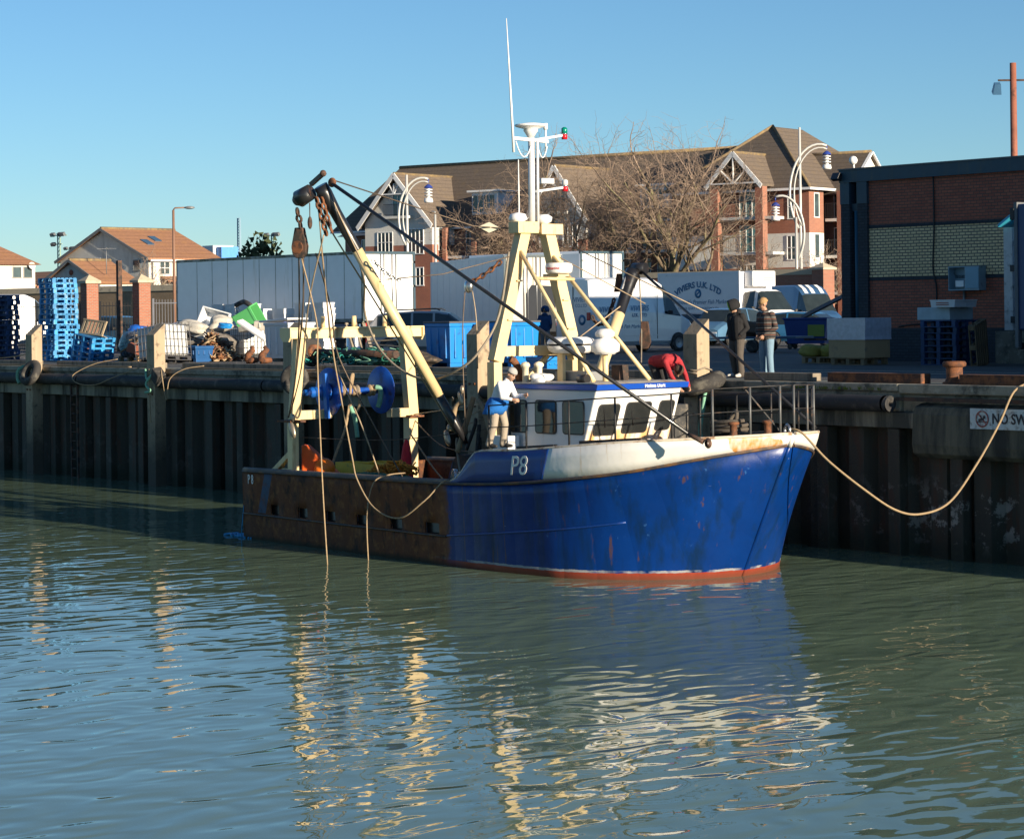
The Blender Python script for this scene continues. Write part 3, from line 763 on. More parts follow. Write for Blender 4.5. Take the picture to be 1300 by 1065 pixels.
# porch gable on brick pillars with stacked balconies
a.gable_roof(-90.9, -85.2, 87.2, 93, 14.75, 17.0, roof_b, 'y', .35, .14, 'porch_roof', ridge_l)
a.barge(-91.25, -84.85, 86.8, 14.45, 17.05, .36)
mb = MB(); mb.bar((-91.0, 86.85, 14.75), (-85.1, 86.85, 14.75), .22, .1); a.part('gable_tie', mb, trim_w)
for dx, z in ((0, 16.9), (-1.5, 15.8), (1.5, 15.8)):
    mb = MB(); mb.bar((-88.05, 86.86, 14.75), (-88.05 + dx, 86.86, z), .16, .08); a.part('gable_strut', mb, trim_w)
a.gable_wall(-90.9, -85.2, 88.9, 14.4, 14.75, 16.9, slate, .08, 'porch_gable')
for x in (-90.4, -85.3): a.box('porch_pillar', (x - .42, 87.0, 3.5), (x + .42, 87.7, 14.6), red_far)
for z in (12.2, 9.5): a.balcony(-89.98, -85.72, 87.2, 89, z, 1.15, .2); a.win((-87.6, 89, z + 1.05), 'f', 2.9, 2.1, 4, 1, teal_g); a.box('balcony_slab', (-84.88, 87.3, z - .22), (-84.0, 89, z), MC['slab_white'])
a.win((-87.6, 89, 7.6), 'f', 2.8, 2.0, 4, 1)
a.win((-83.2, 89, 12.9), 'f', .75, 1.9, 1, 2); a.win((-83.2, 89, 9.8), 'f', 1.0, 1.9, 2, 2); a.win((-83.2, 89, 6.9), 'f', 1.0, 1.8, 2, 1)
for z in (13.0, 9.9, 7.2): a.win((-81.2, 90.1, z), 's', .8, 1.9, 1, 1)
# right wing
a.box('east_wall', (-97, 92.6, 3.5), (-79.2, 99, 14.2), red_far); a.gable_roof(-90, -79.2, 92.2, 98.8, 14.15, 17.1, roof_b, 'x', .35, .15, 'east_roof', ridge_l)
mb = MB(); mb.prism([(92.2, 14.2), (95.5, 17.0), (98.8, 14.2)], (-79.2, 0, 0), (0, 1, 0), (0, 0, 1), (.05, 0, 0)); a.part('east_gable', mb, render_w)
for p0, p1 in (((91.9, 14.0), (95.5, 17.2)), ((99.1, 14.0), (95.5, 17.2))):
    mb = MB(); mb.bar((-78.8, p0[0], p0[1]), (-78.8, p1[0], p1[1]), .1, .36, up=(1, 0, 0)); a.part('bargeboard', mb, trim_w)
for z in (12.0, 9.2, 6.4):
    a.balcony(-81.1, -79.85, 91.3, 92.6, z, 1.15, .18); a.win((-80.45, 92.6, z + 1.1), 'f', 1.15, 2.1, 2, 1)
a.box('east_pier', (-79.8, 91.3, 3.5), (-79.2, 92.6, 14.1), red_far)
a.o.location = (-104.83, 89.9, GZ); a.o.rotation_euler.z = R(15); a.o.scale = (.756, 1, .975)
# neighbour roof left of the white gable
n2 = House('apartment_building', 'dark hipped roofed apartment block seen beside the white gable above the trailer', 'apartment building', (-152, 104, GZ))
n2.box('wall', (-160, 102, 3.5), (-147.5, 112, 13.2), red_far)
mb = MB(); mb.add([(-160.6, 101.4, 13.1), (-146.9, 101.4, 13.1), (-146.9, 112.6, 13.1), (-160.6, 112.6, 13.1), (-153.5, 106.5, 16.6), (-150, 106.5, 16.6)], [(0, 1, 5, 4), (1, 2, 5), (2, 3, 4, 5), (3, 0, 4), (3, 2, 1, 0)]); n2.part('roof', mb, slate)
n2.win((-150, 102, 12), 'f', 2, 1.4, 3, 1); n2.win((-156, 102, 12), 'f', 2, 1.4, 3, 1)

# ---- houses at left
h = House('house', 'large white house with a grey gable and brown tiled roof with two skylights', 'house', (-127.9, 59, GZ))
h.box('wall', (-133.3, 56.1, 3.5), (-122.5, 63.5, 9.75), render_w)
h.gable_wall(-133.3, -122.5, 55.98, 3.5, 9.75, 12.0, grey_r, .12)
h.gable_roof(-133.3, -122.5, 56, 63.2, 9.7, 12.05, roof_r, 'y', .3, .16, 'roof', ridge_l)
h.o.rotation_euler.z = R(11); h.barge(-133.6, -122.2, 55.62, 9.6, 12.12, .22, slate)
for y, x in ((58.2, -125.2), (59.6, -125.9)):
    z = 12.05 - (x + 127.9) / 5.4 * 2.35 + .2; mb = MB(); mb.box((x, y, z), (1.0, .7, .08), (0, math.atan2(2.35, 5.4), 0)); h.part('skylight', mb, glass_mat('skylight_glass', (.05, .10, .16), .1))
h.win((-123.9, 55.98, 9.15), 'f', .8, .9, 1, 1, frame=slate); h.win((-128.6, 55.98, 9.6), 'f', .7, .5, 2, 1)
for y in (57.6, 61.2): h.win((-122.5, y, 8.95), 's', 1.1, 1.1, 2, 2, frame=trim_w); h.win((-122.5, y, 6.2), 's', 1.3, 1.2, 2, 1)
for y in (57.9, 60.6):
    mb = MB(); mb.prism([(0, 0), (1.0, -.35), (1.0, -.45), (0, -.1)], (-122.5, y - .8, 8.3), (1, 0, 0), (0, 0, 1), (0, 1.7, 0)); h.part('porch_roof', mb, roof_r)
mb = MB(); mb.b2((-122.25, 55.9, 9.45), (-122.1, 63.5, 9.6)); h.part('gutter', mb, trim_w)
for y in (56.3, 62.7):
    mb = MB(); mb.cyl((-122.4, y, 3.6), (-122.4, y, 9.5), .06, n=8); h.part('downpipe', mb, slate)
g_ = House('house', 'small grey gabled outbuilding with brown roof in front of the white house', 'house', (-103, 41.5, GZ))
g_.box('wall', (-105.9, 40.1, 3.5), (-100.1, 43.3, 7.5), render_w); g_.gable_wall(-105.9, -100.1, 39.98, 3.5, 7.5, 8.8, grey_r, .12)
g_.gable_roof(-105.9, -100.1, 40, 43.1, 7.45, 8.85, roof_r, 'y', .25, .14, 'roof', ridge_l); g_.barge(-106.15, -99.85, 39.7, 7.38, 8.95, .18, slate)
mb = MB(); mb.lathe((-103, 39.97, 8.15), [(0, 0), (.18, 0), (.2, -.04), (0, -.04)], 14, (0, 1, 0)); g_.part('gable_vent', mb, wine_b)
mb = MB(); mb.cyl((-100.6, 41, 8), (-100.6, 41, 9.8), .03, n=6); mb.bar((-101.3, 41, 9.7), (-99.9, 41, 9.7), .03); 
for i in range(6): mb.bar((-101.2 + i * .25, 40.7, 9.7), (-101.2 + i * .25, 41.3, 9.7), .02)
g_.part('tv_aerial', mb, grey_steel); g_.o.rotation_euler.z = R(11)
l = House('house', 'white house with a hipped brown roof at the far left edge', 'house', (-137, 48, GZ))
l.box('wall', (-142, 42, 3.5), (-132, 52.4, 9.5), render_w)
mb = MB(); mb.add([(-142.4, 41.6, 9.4), (-131.6, 41.6, 9.4), (-131.6, 52.8, 9.4), (-142.4, 52.8, 9.4), (-137, 45, 11.6), (-137, 50.4, 11.6)], [(0, 1, 4), (1, 2, 5, 4), (2, 3, 5), (3, 0, 4, 5), (3, 2, 1, 0)]); l.part('roof', mb, roof_r)
for y in (50.8, 51.75, 48): l.win((-132, y, 8.8), 's', .75, .9, 1, 1, frame=slate)
mb = MB(); mb.lathe((-131.8, 52.0, 9.3), [(0, 0), (.25, .05), (.3, .12)], 14, (1, 0, .3)); l.part('satellite_dish', mb, trim_w)
mb = MB(); mb.b2((-132, 51.2, 3.5), (-131.2, 52.2, 7.5)); l.part('chimney_breast', mb, red_far)
r_ = House('house', 'low brown roofed terrace seen between the two white houses', 'house', (-168, 72, GZ))
r_.box('wall', (-174, 68, 3.5), (-162, 76, 8.2), red_far); r_.gable_roof(-174, -162, 68, 76, 8.2, 9.5, roof_r, 'x')

# ---- boundary walls, gate pillars, fences
def wall(label, x0, x1, y, zt, m, rz=0):
    w2 = House('boundary_wall', label, 'wall', ((x0 + x1) / 2, y, GZ), 'boundary walls')
    w2.box('brickwork', (x0, y, 3.5), (x1, y + .35, zt - .35), m)
    w2.box('coping', (x0, y - .06, zt - .35), (x1, y + .41, zt), mat('sandstone', (.50, .42, .30), .9, var=.15, stain=(.3, .26, .2), amt=.4))
    w2.o.rotation_euler.z = R(rz)
    return w2
wall('tall red brick boundary wall with pale coping behind the fish lorry', -75, -54.9, 60.2, 7.4, red_far, 12)
wall('tan brick boundary wall behind the railings at left', -104, -76, 34.5, 7.0, brick('tan_brick', (.34, .24, .14), (.28, .19, .11), (.3, .24, .17), damt=.2), 12)
def gate_pillar(label, x, y, w_, zt, m, stain=None):
    p = House('gate_pillar', label, 'gate pillar', (x, y, GZ), 'brick gate pillars')
    p.box('shaft', (x - w_ / 2, y - w_ / 2, 3.5), (x + w_ / 2, y + w_ / 2, zt), m)
    mb = MB(); q = w_ / 2 + .1
    mb.b2((x - q, y - q, zt), (x + q, y + q, zt + .12)); mb.add([(x - q, y - q, zt + .12), (x + q, y - q, zt + .12), (x + q, y + q, zt + .12), (x - q, y + q, zt + .12), (x, y, zt + .42)], [(0, 1, 4), (1, 2, 4), (2, 3, 4), (3, 0, 4)])
    p.part('cap', mb, MC['sandstone'])
gate_pillar('red brick gate pillar with stone cap right of the tall blue pallet stack', -60, 18.1, .62, 6.7, red_far)
gate_pillar('red brick gate pillar with stone cap beside the dark post, left of the long trailer', -58.4, 20.0, .62, 6.7, red_far)
gate_pillar('red brick gate pillar with stone cap at the right end of the tall wall', -54.3, 62, .9, 7.3, red_far)
def fence(label, x0, y0, x1, y1, h, m, step=.14):
    o = thing('railing_fence', label, 'fence', ((x0 + x1) / 2, (y0 + y1) / 2, GZ)); L = math.hypot(x1 - x0, y1 - y0); o.rotation_euler.z = math.atan2(y1 - y0, x1 - x0)
    mb = MB(); n = int(L / step)
    for zz in (.25, h - .2): mb.b2((-L / 2, -.02, zz), (L / 2, .02, zz + .05))
    for i in range(n + 1): mb.bar((-L / 2 + L * i / n, 0, .05), (-L / 2 + L * i / n, 0, h), .022)
    mb.build('railings', m, o)
    for i in range(int(L / 3) + 1):
        mb = MB(); mb.b2((-L / 2 + 3 * i - .04, -.04, 0), (-L / 2 + 3 * i + .04, .04, h + .05)); mb.build('post', m, o)
fence('dark iron railings between the two gate pillars at left', -59.7, 18.5, -58.7, 19.6, 2.3, rail_b)
fence('dark iron railings running left from the gate pillars behind the pallets', -72, 14.5, -60.4, 17.9, 2.3, rail_b)
fence('grey palisade fence between gate pillar and long trailer', -58.0, 20.4, -54.6, 24.5, 2.4, mat('fence_grey', (.16, .17, .20), .6))
mb = MB(); mb.b2((-.1, -.1, 0), (.1, .1, 4.2)); o = mb.build('gate_post', dark_rust); o.location = (-56.6, 17.8, GZ); tag(o, 'dark rust brown steel post beside the second gate pillar', 'post')

# ---- lamp columns and masts
def arc_lamp(label, x, y, zt, za, r, flip=1, double=True, zl=None):
    o = House('street_lamp', label, 'street lamp', (x, y, GZ), 'modern arc lamps')
    mb = MB(); mb.cyl((x, y, 3.5), (x, y, zt), .11, .075, n=12); o.part('column', mb, mat('lamp_silver', (.52, .52, .50), .4, .1, var=.05))
    for k, dr in enumerate((0, .45) if double else (0,)):
        pts = []
        for i in range(17):
            t = R(98 - 160 * i / 16) if False else R(75 + 150 * i / 16)
            pts.append((x + flip * (r * .55 + (r - dr * .6) * .85 * math.cos(t)) * .55 + flip * .1 * k, y + flip * (r * .55 + (r - dr * .6) * .85 * math.cos(t)) * .7, za + (r - dr * .4) * 1.25 * math.sin(t)))
        mb = MB(); mb.tube(pts, .075 if k == 0 else .05, 8); o.part('arc_arm', mb, MC['lamp_silver'])
        if k == 0: tipp = V(pts[0])
    c = tipp + V((0, 0, -.25))
    mb = MB(); mb.cyl(tipp, c, .04, n=8); mb.lathe(c + V((0, 0, -.32)), [(.29, 0), (.24, .1), (.1, .22), (0, .25)], 16); o.part('lantern_hood', mb, mat('hood_blue', (.03, .06, .30), .4))
    for q in range(3):
        mb = MB(); mb.lathe(c + V((0, 0, -.45 - q * .18)), [(.17, 0), (.26, -.02), (.26, .05), (.17, .06), (.17, 0)], 14); o.part('lantern_louvre', mb, trim_w)
    mb = MB(); mb.lathe(c + V((0, 0, -1.25)), [(0, 0), (.26, 0), (.3, .08), (.25, .3), (0, .3)], 14); o.part('lantern_base', mb, trim_w)
    mb = MB(); mb.cyl(c + V((0, 0, -1.0)), c + V((0, 0, -.2)), .11, n=10); o.part('lamp_tube', mb, clean_white)
arc_lamp('tall silver lamp with double arc arm and blue lantern right of the porch gable', -65.6, 71.8, 16.6, 12.4, 2.5)
arc_lamp('shorter silver lamp with an arc arm bending left in front of the porch pillar', -65.7, 71.5, 10.9, 9.9, 1.9, -1, False)
arc_lamp('silver lamp with arc arm and blue hooded lantern in front of the white gable', -81.2, 52.3, 13.9, 11.2, 2.0)
def lamp_post(label, x, y, zt, dx, dy, m):
    o = House('street_lamp', label, 'street lamp', (x, y, GZ))
    mb = MB(); mb.cyl((x, y, 3.5), (x, y, zt), .11, .07, n=10); o.part('column', mb, m)
    mb = MB(); mb.tube([(x, y, zt), (x + dx * .1, y + dy * .1, zt + .12), (x + dx * .8, y + dy * .8, zt + .14)], .045, 8); o.part('arm', mb, m)
    mb = MB(); mb.ball((x + dx, y + dy, zt + .13), (.32, .2, .09), 12, 8, rot=(0, 0, math.atan2(dy, dx))); o.part('lamp_head', mb, grey_steel)
lamp_post('brown street lamp standing behind the left end of the long white trailer', -81.8, 35.6, 11.4, .6, .75, mat('brown_column', (.22, .12, .08), .6))
lamp_post('white lamp column with twin heads beside the white gable corner', -80.1, 53.7, 11.4, -.4, .1, MC['lamp_silver'])
for lb, x, y, zt, kk in (('taller pale green floodlight mast left of the white house', -158, 68.3, 12.9, 1), ('shorter pale green floodlight mast behind the gable roof', -157.4, 69.2, 11.6, .8), ('distant green floodlight mast above the long trailer', -213, 127.5, 15.4, 1.3)):
    o = House('floodlight_mast', lb, 'floodlight mast', (x, y, GZ), 'floodlight masts'); gm = mat('mast_green', (.30, .42, .33), .6)
    for s in (-1, 1):
        mb = MB(); mb.cyl((x + s * .3 * kk, y, 3.5), (x + s * .22 * kk, y, zt), .07 * kk, n=6); o.part('mast_leg', mb, gm)
    mb = MB()
    for i in range(24):
        z0_ = 3.6 + (zt - 3.8) * i / 24; mb.bar((x - .25 * kk, y, z0_), (x + .25 * kk, y, z0_ + (zt - 3.8) / 24), .04 * kk)
    o.part('lacing', mb, gm)
    mb = MB(); mb.bar((x - 1.0 * kk, y - .3, zt - .1), (x + 1.0 * kk, y + .3, zt - .1), .08 * kk); mb.bar((x - .9 * kk, y, zt - .9), (x + .6 * kk, y, zt - .9), .08 * kk); o.part('head_frame', mb, gm)
    for dx, dz in ((-1, 0), (.9, 0), (-.9, -.9), (.4, 0)):
        mb = MB(); mb.box((x + dx * kk, y - .1, zt + dz), (.5 * kk, .3 * kk, .3 * kk), (.5, 0, .3)); o.part('floodlight', mb, slate)
o = House('lattice_mast', 'thin blue lattice mast on the skyline above the long trailer', 'mast', (-215.8, 124.2, GZ))
for s in ((-.35, 0), (.35, 0), (0, .4)):
    mb = MB(); mb.cyl((-215.8 + s[0], 124.2 + s[1], 3.5), (-215.8 + s[0] * .6, 124.2 + s[1] * .6, 17.6), .09, n=6); o.part('mast_leg', mb, mat('mast_blue', (.22, .34, .44), .6))
mb = MB()
for i in range(40): mb.bar((-216.1 + .6 * (i % 2), 124.2, 3.6 + i * .35), (-216.1 + .6 * ((i + 1) % 2), 124.2, 3.95 + i * .35), .05)
o.part('lacing', mb, MC['mast_blue'])
o = House('storage_tank', 'low white and blue tank building on the skyline above the long trailer', 'tank', (-217, 122.5, GZ))
mb = MB(); mb.b2((-219.4, 121, 3.5), (-216.8, 124, 14.1)); o.part('tank_body', mb, trim_w); mb = MB(); mb.b2((-216.75, 121.5, 3.5), (-215.6, 124, 13.9)); o.part('tank_end', mb, mat('tank_blue', (.06, .25, .6), .5))
# ------------------------------------------------------------------ the trawler
import numpy as np
BO = V((1.9, -4.9, 0))
boat = thing('fishing_trawler', 'blue and rusty brown steel fishing trawler with cream masts moored at the quay', 'fishing boat', BO)
YC = -4.9
def part(name, mb, m, parent=None, bevel=0, fix=True, **k):
    mb.xf(Matrix.Translation(-BO))
    return mb.build(name, m, parent or boat, bevel, fix, **k)
def pch(t):
    xs = [p[0] for p in t]; ys = [p[1] for p in t]
    n = len(xs); h = [xs[i + 1] - xs[i] for i in range(n - 1)]; d = [(ys[i + 1] - ys[i]) / h[i] for i in range(n - 1)]
    m = [d[0]] + [0 if d[i - 1] * d[i] <= 0 else 2 * d[i - 1] * d[i] / (d[i - 1] + d[i]) for i in range(1, n - 1)] + [d[-1]]
    def f(x):
        x = min(max(x, xs[0]), xs[-1])
        i = max(j for j in range(n - 1) if xs[j] <= x + 1e-9)
        s = (x - xs[i]) / h[i]
        return (ys[i] * (1 + 2 * s) * (1 - s) ** 2 + h[i] * m[i] * s * (1 - s) ** 2 + ys[i + 1] * s * s * (3 - 2 * s) + h[i] * m[i + 1] * s * s * (s - 1))
    return f
bT = pch([(-5.8, 2.62), (-3, 2.76), (-1, 2.86), (2, 2.94), (4, 2.95), (5.3, 2.86), (6.4, 2.66), (7.2, 2.38), (8.1, 1.84), (8.68, 1.38), (9.06, .95), (9.36, .50), (9.55, .2), (9.62, .0)])
bW = pch([(-5.8, 2.60), (-1.2, 2.77), (3.05, 2.88), (5.3, 2.72), (6.2, 2.43), (7.0, 2.02), (7.8, 1.55), (8.6, 1.02), (9.2, .5), (9.5, .16), (9.62, .0)])
zK = pch([(-5.8, 1.53), (-1.4, 1.60), (2.4, 1.66), (4.1, 1.74), (5.5, 1.86), (7.2, 2.05), (8.0, 2.19), (8.65, 2.32), (9.2, 2.43), (9.62, 2.53)])
zT = pch([(2.35, 1.67), (2.6, 1.75), (2.85, 1.94), (3.05, 2.14), (3.25, 2.29), (3.45, 2.33), (4.4, 2.37), (5.6, 2.47), (7.2, 2.6), (8.7, 2.68), (9.62, 2.73)])
def xs_(X, z): return X - (1.92 - 1.39 * min(z, 2.73) / 2.73) * max(0, (X - 5) / 4.62) ** 2
def hull_pt(X, z, side=-1, off=0):
    k = zK(X)
    s = max(0, min(1.1, z / k)) ** 1.4
    b = bW(X) + (bT(X) - bW(X)) * s
    if z < 0: b *= (1 - .12 * min(1, -z / .6))
    return V((xs_(X, z), YC + side * (b + off), z))
def hull_material():
    m, nt, b = base_mat('hull_steel')
    g = nd(nt, 'ShaderNodeNewGeometry'); v = g.outputs['Position']
    sx = nd(nt, 'ShaderNodeSeparateXYZ'); lk(nt, v, sx.inputs[0]); X, Z = sx.outputs[0], sx.outputs[2]
    mp = nd(nt, 'ShaderNodeMapping'); mp.inputs['Scale'].default_value = (1, 1, .16); lk(nt, v, mp.inputs[0]); run = mp.outputs[0]
    n1 = noise(nt, v, .9, 6, .6); n2 = noise(nt, v, 5, 6, .65); nr = noise(nt, run, 2.6, 5, .6); nr2 = noise(nt, run, 7, 5, .6)
    # brown, rusted stern plating
    mq = nd(nt, 'ShaderNodeMapping'); mq.inputs['Scale'].default_value = (1, 1, .55); lk(nt, v, mq.inputs[0])
    nb = noise(nt, mq.outputs[0], 1.7, 6, .68); nb2 = noise(nt, mq.outputs[0], 3.6, 6, .65)
    br = mix(nt, nb, (.060, .022, .012), (.21, .070, .024))
    br = mix(nt, ramp(nt, n2, [(.5, gray(0)), (.7, gray(.7))]), br, (.30, .13, .04))
    br = mix(nt, ramp(nt, nb2, [(.52, gray(0)), (.64, gray(.85))]), br, (.024, .016, .013))
    br = mix(nt, ramp(nt, nr2, [(.62, gray(0)), (.74, gray(.6))]), br, (.30, .12, .035))
    # blue bow paint
    bl = mix(nt, n1, (.0006, .017, .105), (.001, .040, .23))
    bl = mix(nt, ramp(nt, nr, [(.50, gray(0)), (.66, gray(.75))]), bl, (.003, .018, .05))
    fade = math_(nt, 'MULTIPLY', ramp(nt, n2, [(.66, gray(0)), (.70, gray(1))]), ramp(nt, n1, [(.5, gray(0)), (.62, gray(.8))]))
    bl = mix(nt, fade, bl, (.05, .17, .42))
    bl = mix(nt, ramp(nt, nr2, [(.63, gray(0)), (.72, gray(.75))]), bl, (.085, .045, .028))
    scr = nd(nt, 'ShaderNodeMapping'); scr.inputs['Scale'].default_value = (1.2, 1.2, 9); scr.inputs['Rotation'].default_value = (0, R(12), 0); lk(nt, v, scr.inputs[0])
    sc_ = math_(nt, 'MULTIPLY', ramp(nt, noise(nt, scr.outputs[0], 1.8, 3, .6), [(.72, gray(0)), (.74, gray(1))]), ramp(nt, n1, [(.55, gray(0)), (.62, gray(.7))]))
    bl = mix(nt, sc_, bl, (.30, .36, .45))
    edge = math_(nt, 'ADD', X, math_(nt, 'MULTIPLY', math_(nt, 'SUBTRACT', n2, .5), .5))
    c = mix(nt, ramp(nt, math_(nt, 'MULTIPLY', math_(nt, 'ADD', edge, 10), .05), [(.612, gray(0)), (.617, gray(1))]), br, bl)
    seam = math_(nt, 'LESS_THAN', math_(nt, 'ABSOLUTE', math_(nt, 'SUBTRACT', math_(nt, 'FRACT', math_(nt, 'MULTIPLY', math_(nt, 'ADD', X, 40), .806)), .5)), .011)
    c = mix(nt, math_(nt, 'MULTIPLY', seam, math_(nt, 'MULTIPLY', math_(nt, 'LESS_THAN', X, 5.2), ramp(nt, n2, [(.40, gray(.25)), (.58, gray(.9))]))), c, (.10, .055, .035))
    # blue patch by the stern number
    e2 = math_(nt, 'ADD', X, math_(nt, 'MULTIPLY', Z, -.38))
    p1 = math_(nt, 'MULTIPLY', math_(nt, 'GREATER_THAN', e2, -5.42), math_(nt, 'LESS_THAN', e2, -5.08))
    p1 = math_(nt, 'MULTIPLY', p1, math_(nt, 'GREATER_THAN', Z, .62))
    p1 = math_(nt, 'MULTIPLY', p1, ramp(nt, n2, [(.3, gray(.2)), (.5, gray(.85))]))
    c = mix(nt, p1, c, (.05, .10, .17))
    # boot-top
    zb = math_(nt, 'ADD', Z, math_(nt, 'MULTIPLY', math_(nt, 'SUBTRACT', n2, .5), .05))
    red = mix(nt, nr2, (.22, .024, .016), (.33, .065, .035))
    lim = ramp(nt, math_(nt, 'MULTIPLY', math_(nt, 'ADD', X, 10), .05), [(.58, gray(.0)), (.64, gray(1))])
    c = mix(nt, math_(nt, 'MULTIPLY', math_(nt, 'LESS_THAN', zb, .125), lim), c, red)
    sal = math_(nt, 'MULTIPLY', math_(nt, 'MULTIPLY', math_(nt, 'GREATER_THAN', zb, .125), math_(nt, 'LESS_THAN', zb, .17)), ramp(nt, noise(nt, v, 1.6, 4), [(.42, gray(0)), (.55, gray(.7))]))
    c = mix(nt, math_(nt, 'MULTIPLY', sal, lim), c, (.42, .42, .40))
    c = mix(nt, ramp(nt, zb, [(.03, gray(.85)), (.12, gray(0))]), c, mix(nt, lim, (.03, .032, .02), (.16, .05, .03)))
    lk(nt, c, b.inputs['Base Color'])
    ro = mix(nt, ramp(nt, math_(nt, 'MULTIPLY', math_(nt, 'ADD', X, 10), .05), [(.6, gray(.7)), (.62, gray(.27))]), gray(0), gray(1))
    lk(nt, math_(nt, 'ADD', ro, math_(nt, 'MULTIPLY', n2, .15)), b.inputs['Roughness'])
    b.inputs['Specular IOR Level'].default_value = .32
    # plates dished between the frames
    dn = math_(nt, 'ADD', math_(nt, 'MULTIPLY', math_(nt, 'ABSOLUTE', math_(nt, 'SINE', math_(nt, 'MULTIPLY', X, 3.14159 / .62))), .5), noise(nt, v, 1.1, 3))
    bumpn(nt, b, math_(nt, 'ADD', dn, math_(nt, 'MULTIPLY', n2, .12)), .42, .05)
    return m
HULL = hull_material()
PORTS = [(-4.62, -4.26), (-3.46, -3.04), (-2.30, -1.90), (-1.09, -.63), (.2, .65), (1.46, 1.96)]
Xs = sorted(set([round(-5.8 + .3 * i, 2) for i in range(37)] + [5.3 + .18 * i for i in range(20)] + [9.0, 9.2, 9.36, 9.5, 9.58, 9.62] + [p for q in PORTS for p in q]))
Xs = [x for i, x in enumerate(Xs) if i == 0 or x - Xs[i - 1] > .02]
def lev(X):
    k = zK(X)
    return [-.7, -.35, 0, .15, .38, .61, .83] + [.83 + (k - .83) * f for f in (.25, .5, .75, 1)]
mb = MB()
for side in (-1, 1):
    rows = [[hull_pt(X, z, side) for z in lev(X)] for X in Xs]
    n = len(rows[0]); base = len(mb.v)
    mb.v += [tuple(p) for r in rows for p in r]
    for i in range(len(Xs) - 1):
        for j in range(n - 1):
            if j == 5 and any(a - .001 <= Xs[i] and Xs[i + 1] <= b_ + .001 for a, b_ in PORTS): continue
            mb.f.append((base + i * n + j, base + i * n + j + 1, base + (i + 1) * n + j + 1, base + (i + 1) * n + j)); mb.mi.append(0); mb.sm.append(True)
tr = [hull_pt(-5.8, z, -1) for z in lev(-5.8)] + [hull_pt(-5.8, z, 1) for z in lev(-5.8)][::-1]
mb.add(tr, [tuple(range(len(tr)))])
hp = part('hull_plating', mb, HULL)
for a_, b_ in PORTS:
    mb = MB(); mb.grid([[hull_pt(X, z, -1, -.10) for z in (.58, .86)] for X in (a_ - .06, b_ + .06)]); o_p = part('port_shade_plate', mb, black_paint, fix=False)  # black plates added behind the open ports to make them read dark
s_ = hp.modifiers.new('thick', 'SOLIDIFY'); s_.thickness = .045; s_.offset = -1

navy = mat('navy_paint', (.006, .040, .20), .35, var=.25, stain=(.10, .05, .03), amt=.33, ss=3, streak=True, rnd=0)
def bulwark_mat():
    m, nt, b = base_mat('bulwark_white')
    g = nd(nt, 'ShaderNodeNewGeometry'); v = g.outputs['Position']
    mp = nd(nt, 'ShaderNodeMapping'); mp.inputs['Scale'].default_value = (1, 1, .12); lk(nt, v, mp.inputs[0])
    c = mix(nt, noise(nt, mp.outputs[0], 1.6, 5), (.74, .72, .68), (.84, .83, .81))
    c = mix(nt, ramp(nt, noise(nt, mp.outputs[0], 5, 5), [(.66, gray(0)), (.76, gray(.7))]), c, (.52, .36, .18))
    sx = nd(nt, 'ShaderNodeSeparateXYZ'); lk(nt, v, sx.inputs[0])
    wob = math_(nt, 'ADD', sx.outputs[0], math_(nt, 'MULTIPLY', math_(nt, 'SUBTRACT', noise(nt, mp.outputs[0], 6, 3), .5), .3))
    f = math_(nt, 'MULTIPLY', math_(nt, 'GREATER_THAN', wob, 8.52), math_(nt, 'LESS_THAN', wob, 8.95))
    f = math_(nt, 'MULTIPLY', f, ramp(nt, noise(nt, mp.outputs[0], 8, 4), [(.3, gray(.25)), (.6, gray(.95))]))
    f = math_(nt, 'MULTIPLY', f, math_(nt, 'LESS_THAN', sx.outputs[1], YC))
    c = mix(nt, f, c, (.62, .27, .045))
    lk(nt, c, b.inputs['Base Color']); b.inputs['Roughness'].default_value = .4
    bumpn(nt, b, noise(nt, v, 1.5, 3), .3, .05); return m
BWH = bulwark_mat()
UX = sorted(set([2.35, 2.5, 2.65, 2.8, 2.95, 3.1, 3.25, 3.35, 3.45, 3.7, 4, 4.4, 4.8, 5.1, 5.4] + [5.55 + .2 * i for i in range(18)] + [9.2, 9.36, 9.5, 9.58, 9.62]))
def upper(sel, name, m, slant=0):
    for side in (-1, 1):
        mb = MB(); mb.grid([[hull_pt(X, zK(X) + (zT(X) - zK(X)) * f, side, .012) - V((0, 0, 0)) + V(((-.22 * (1 - f) + .0) * slant if abs(X - 5.45) < .12 else 0, 0, 0)) for f in (0, .34, .67, 1)] for X in sel])
        o = part(name, mb, m); s = o.modifiers.new('thick', 'SOLIDIFY'); s.thickness = .05; s.offset = -1
upper([x for x in UX if x <= 5.41] + [5.45], 'blue_bulwark', navy, 1)
upper([5.45] + [x for x in UX if x > 5.5], 'white_bulwark', BWH, 1)
def along(name, zf, X0, X1, r, m, off=.0, n=8):
    for side in (-1, 1):
        k = int((X1 - X0) / .22) + 1
        mb = MB(); mb.tube([hull_pt(X0 + (X1 - X0) * i / k, zf(X0 + (X1 - X0) * i / k), side, off) for i in range(k + 1)], r, n)
        part(name, mb, m)
band = mat('rubbing_band', (.05, .04, .04), .6, var=.4, vs=5, stain=(.16, .08, .03), amt=.45, ss=3)
along('rubbing_band', lambda x: zK(x) - .005, -5.8, 9.6, .032, band, .01)
along('belting', pch([(-5.8, .57), (2.3, .585), (5.5, .92), (7.1, 1.10)]), -5.8, 2.2, .022, band, .012)
along('belting', pch([(2.2, .60), (5.5, .92), (7.1, 1.10)]), 2.25, 7.1, .022, navy, .012)
along('cap_rail', lambda x: zK(x) + .03, -5.8, 2.4, .055, mat('cap_rail', (.14, .12, .11), .7, var=.3, stain=(.30, .2, .12), amt=.4, ss=3), -.03)
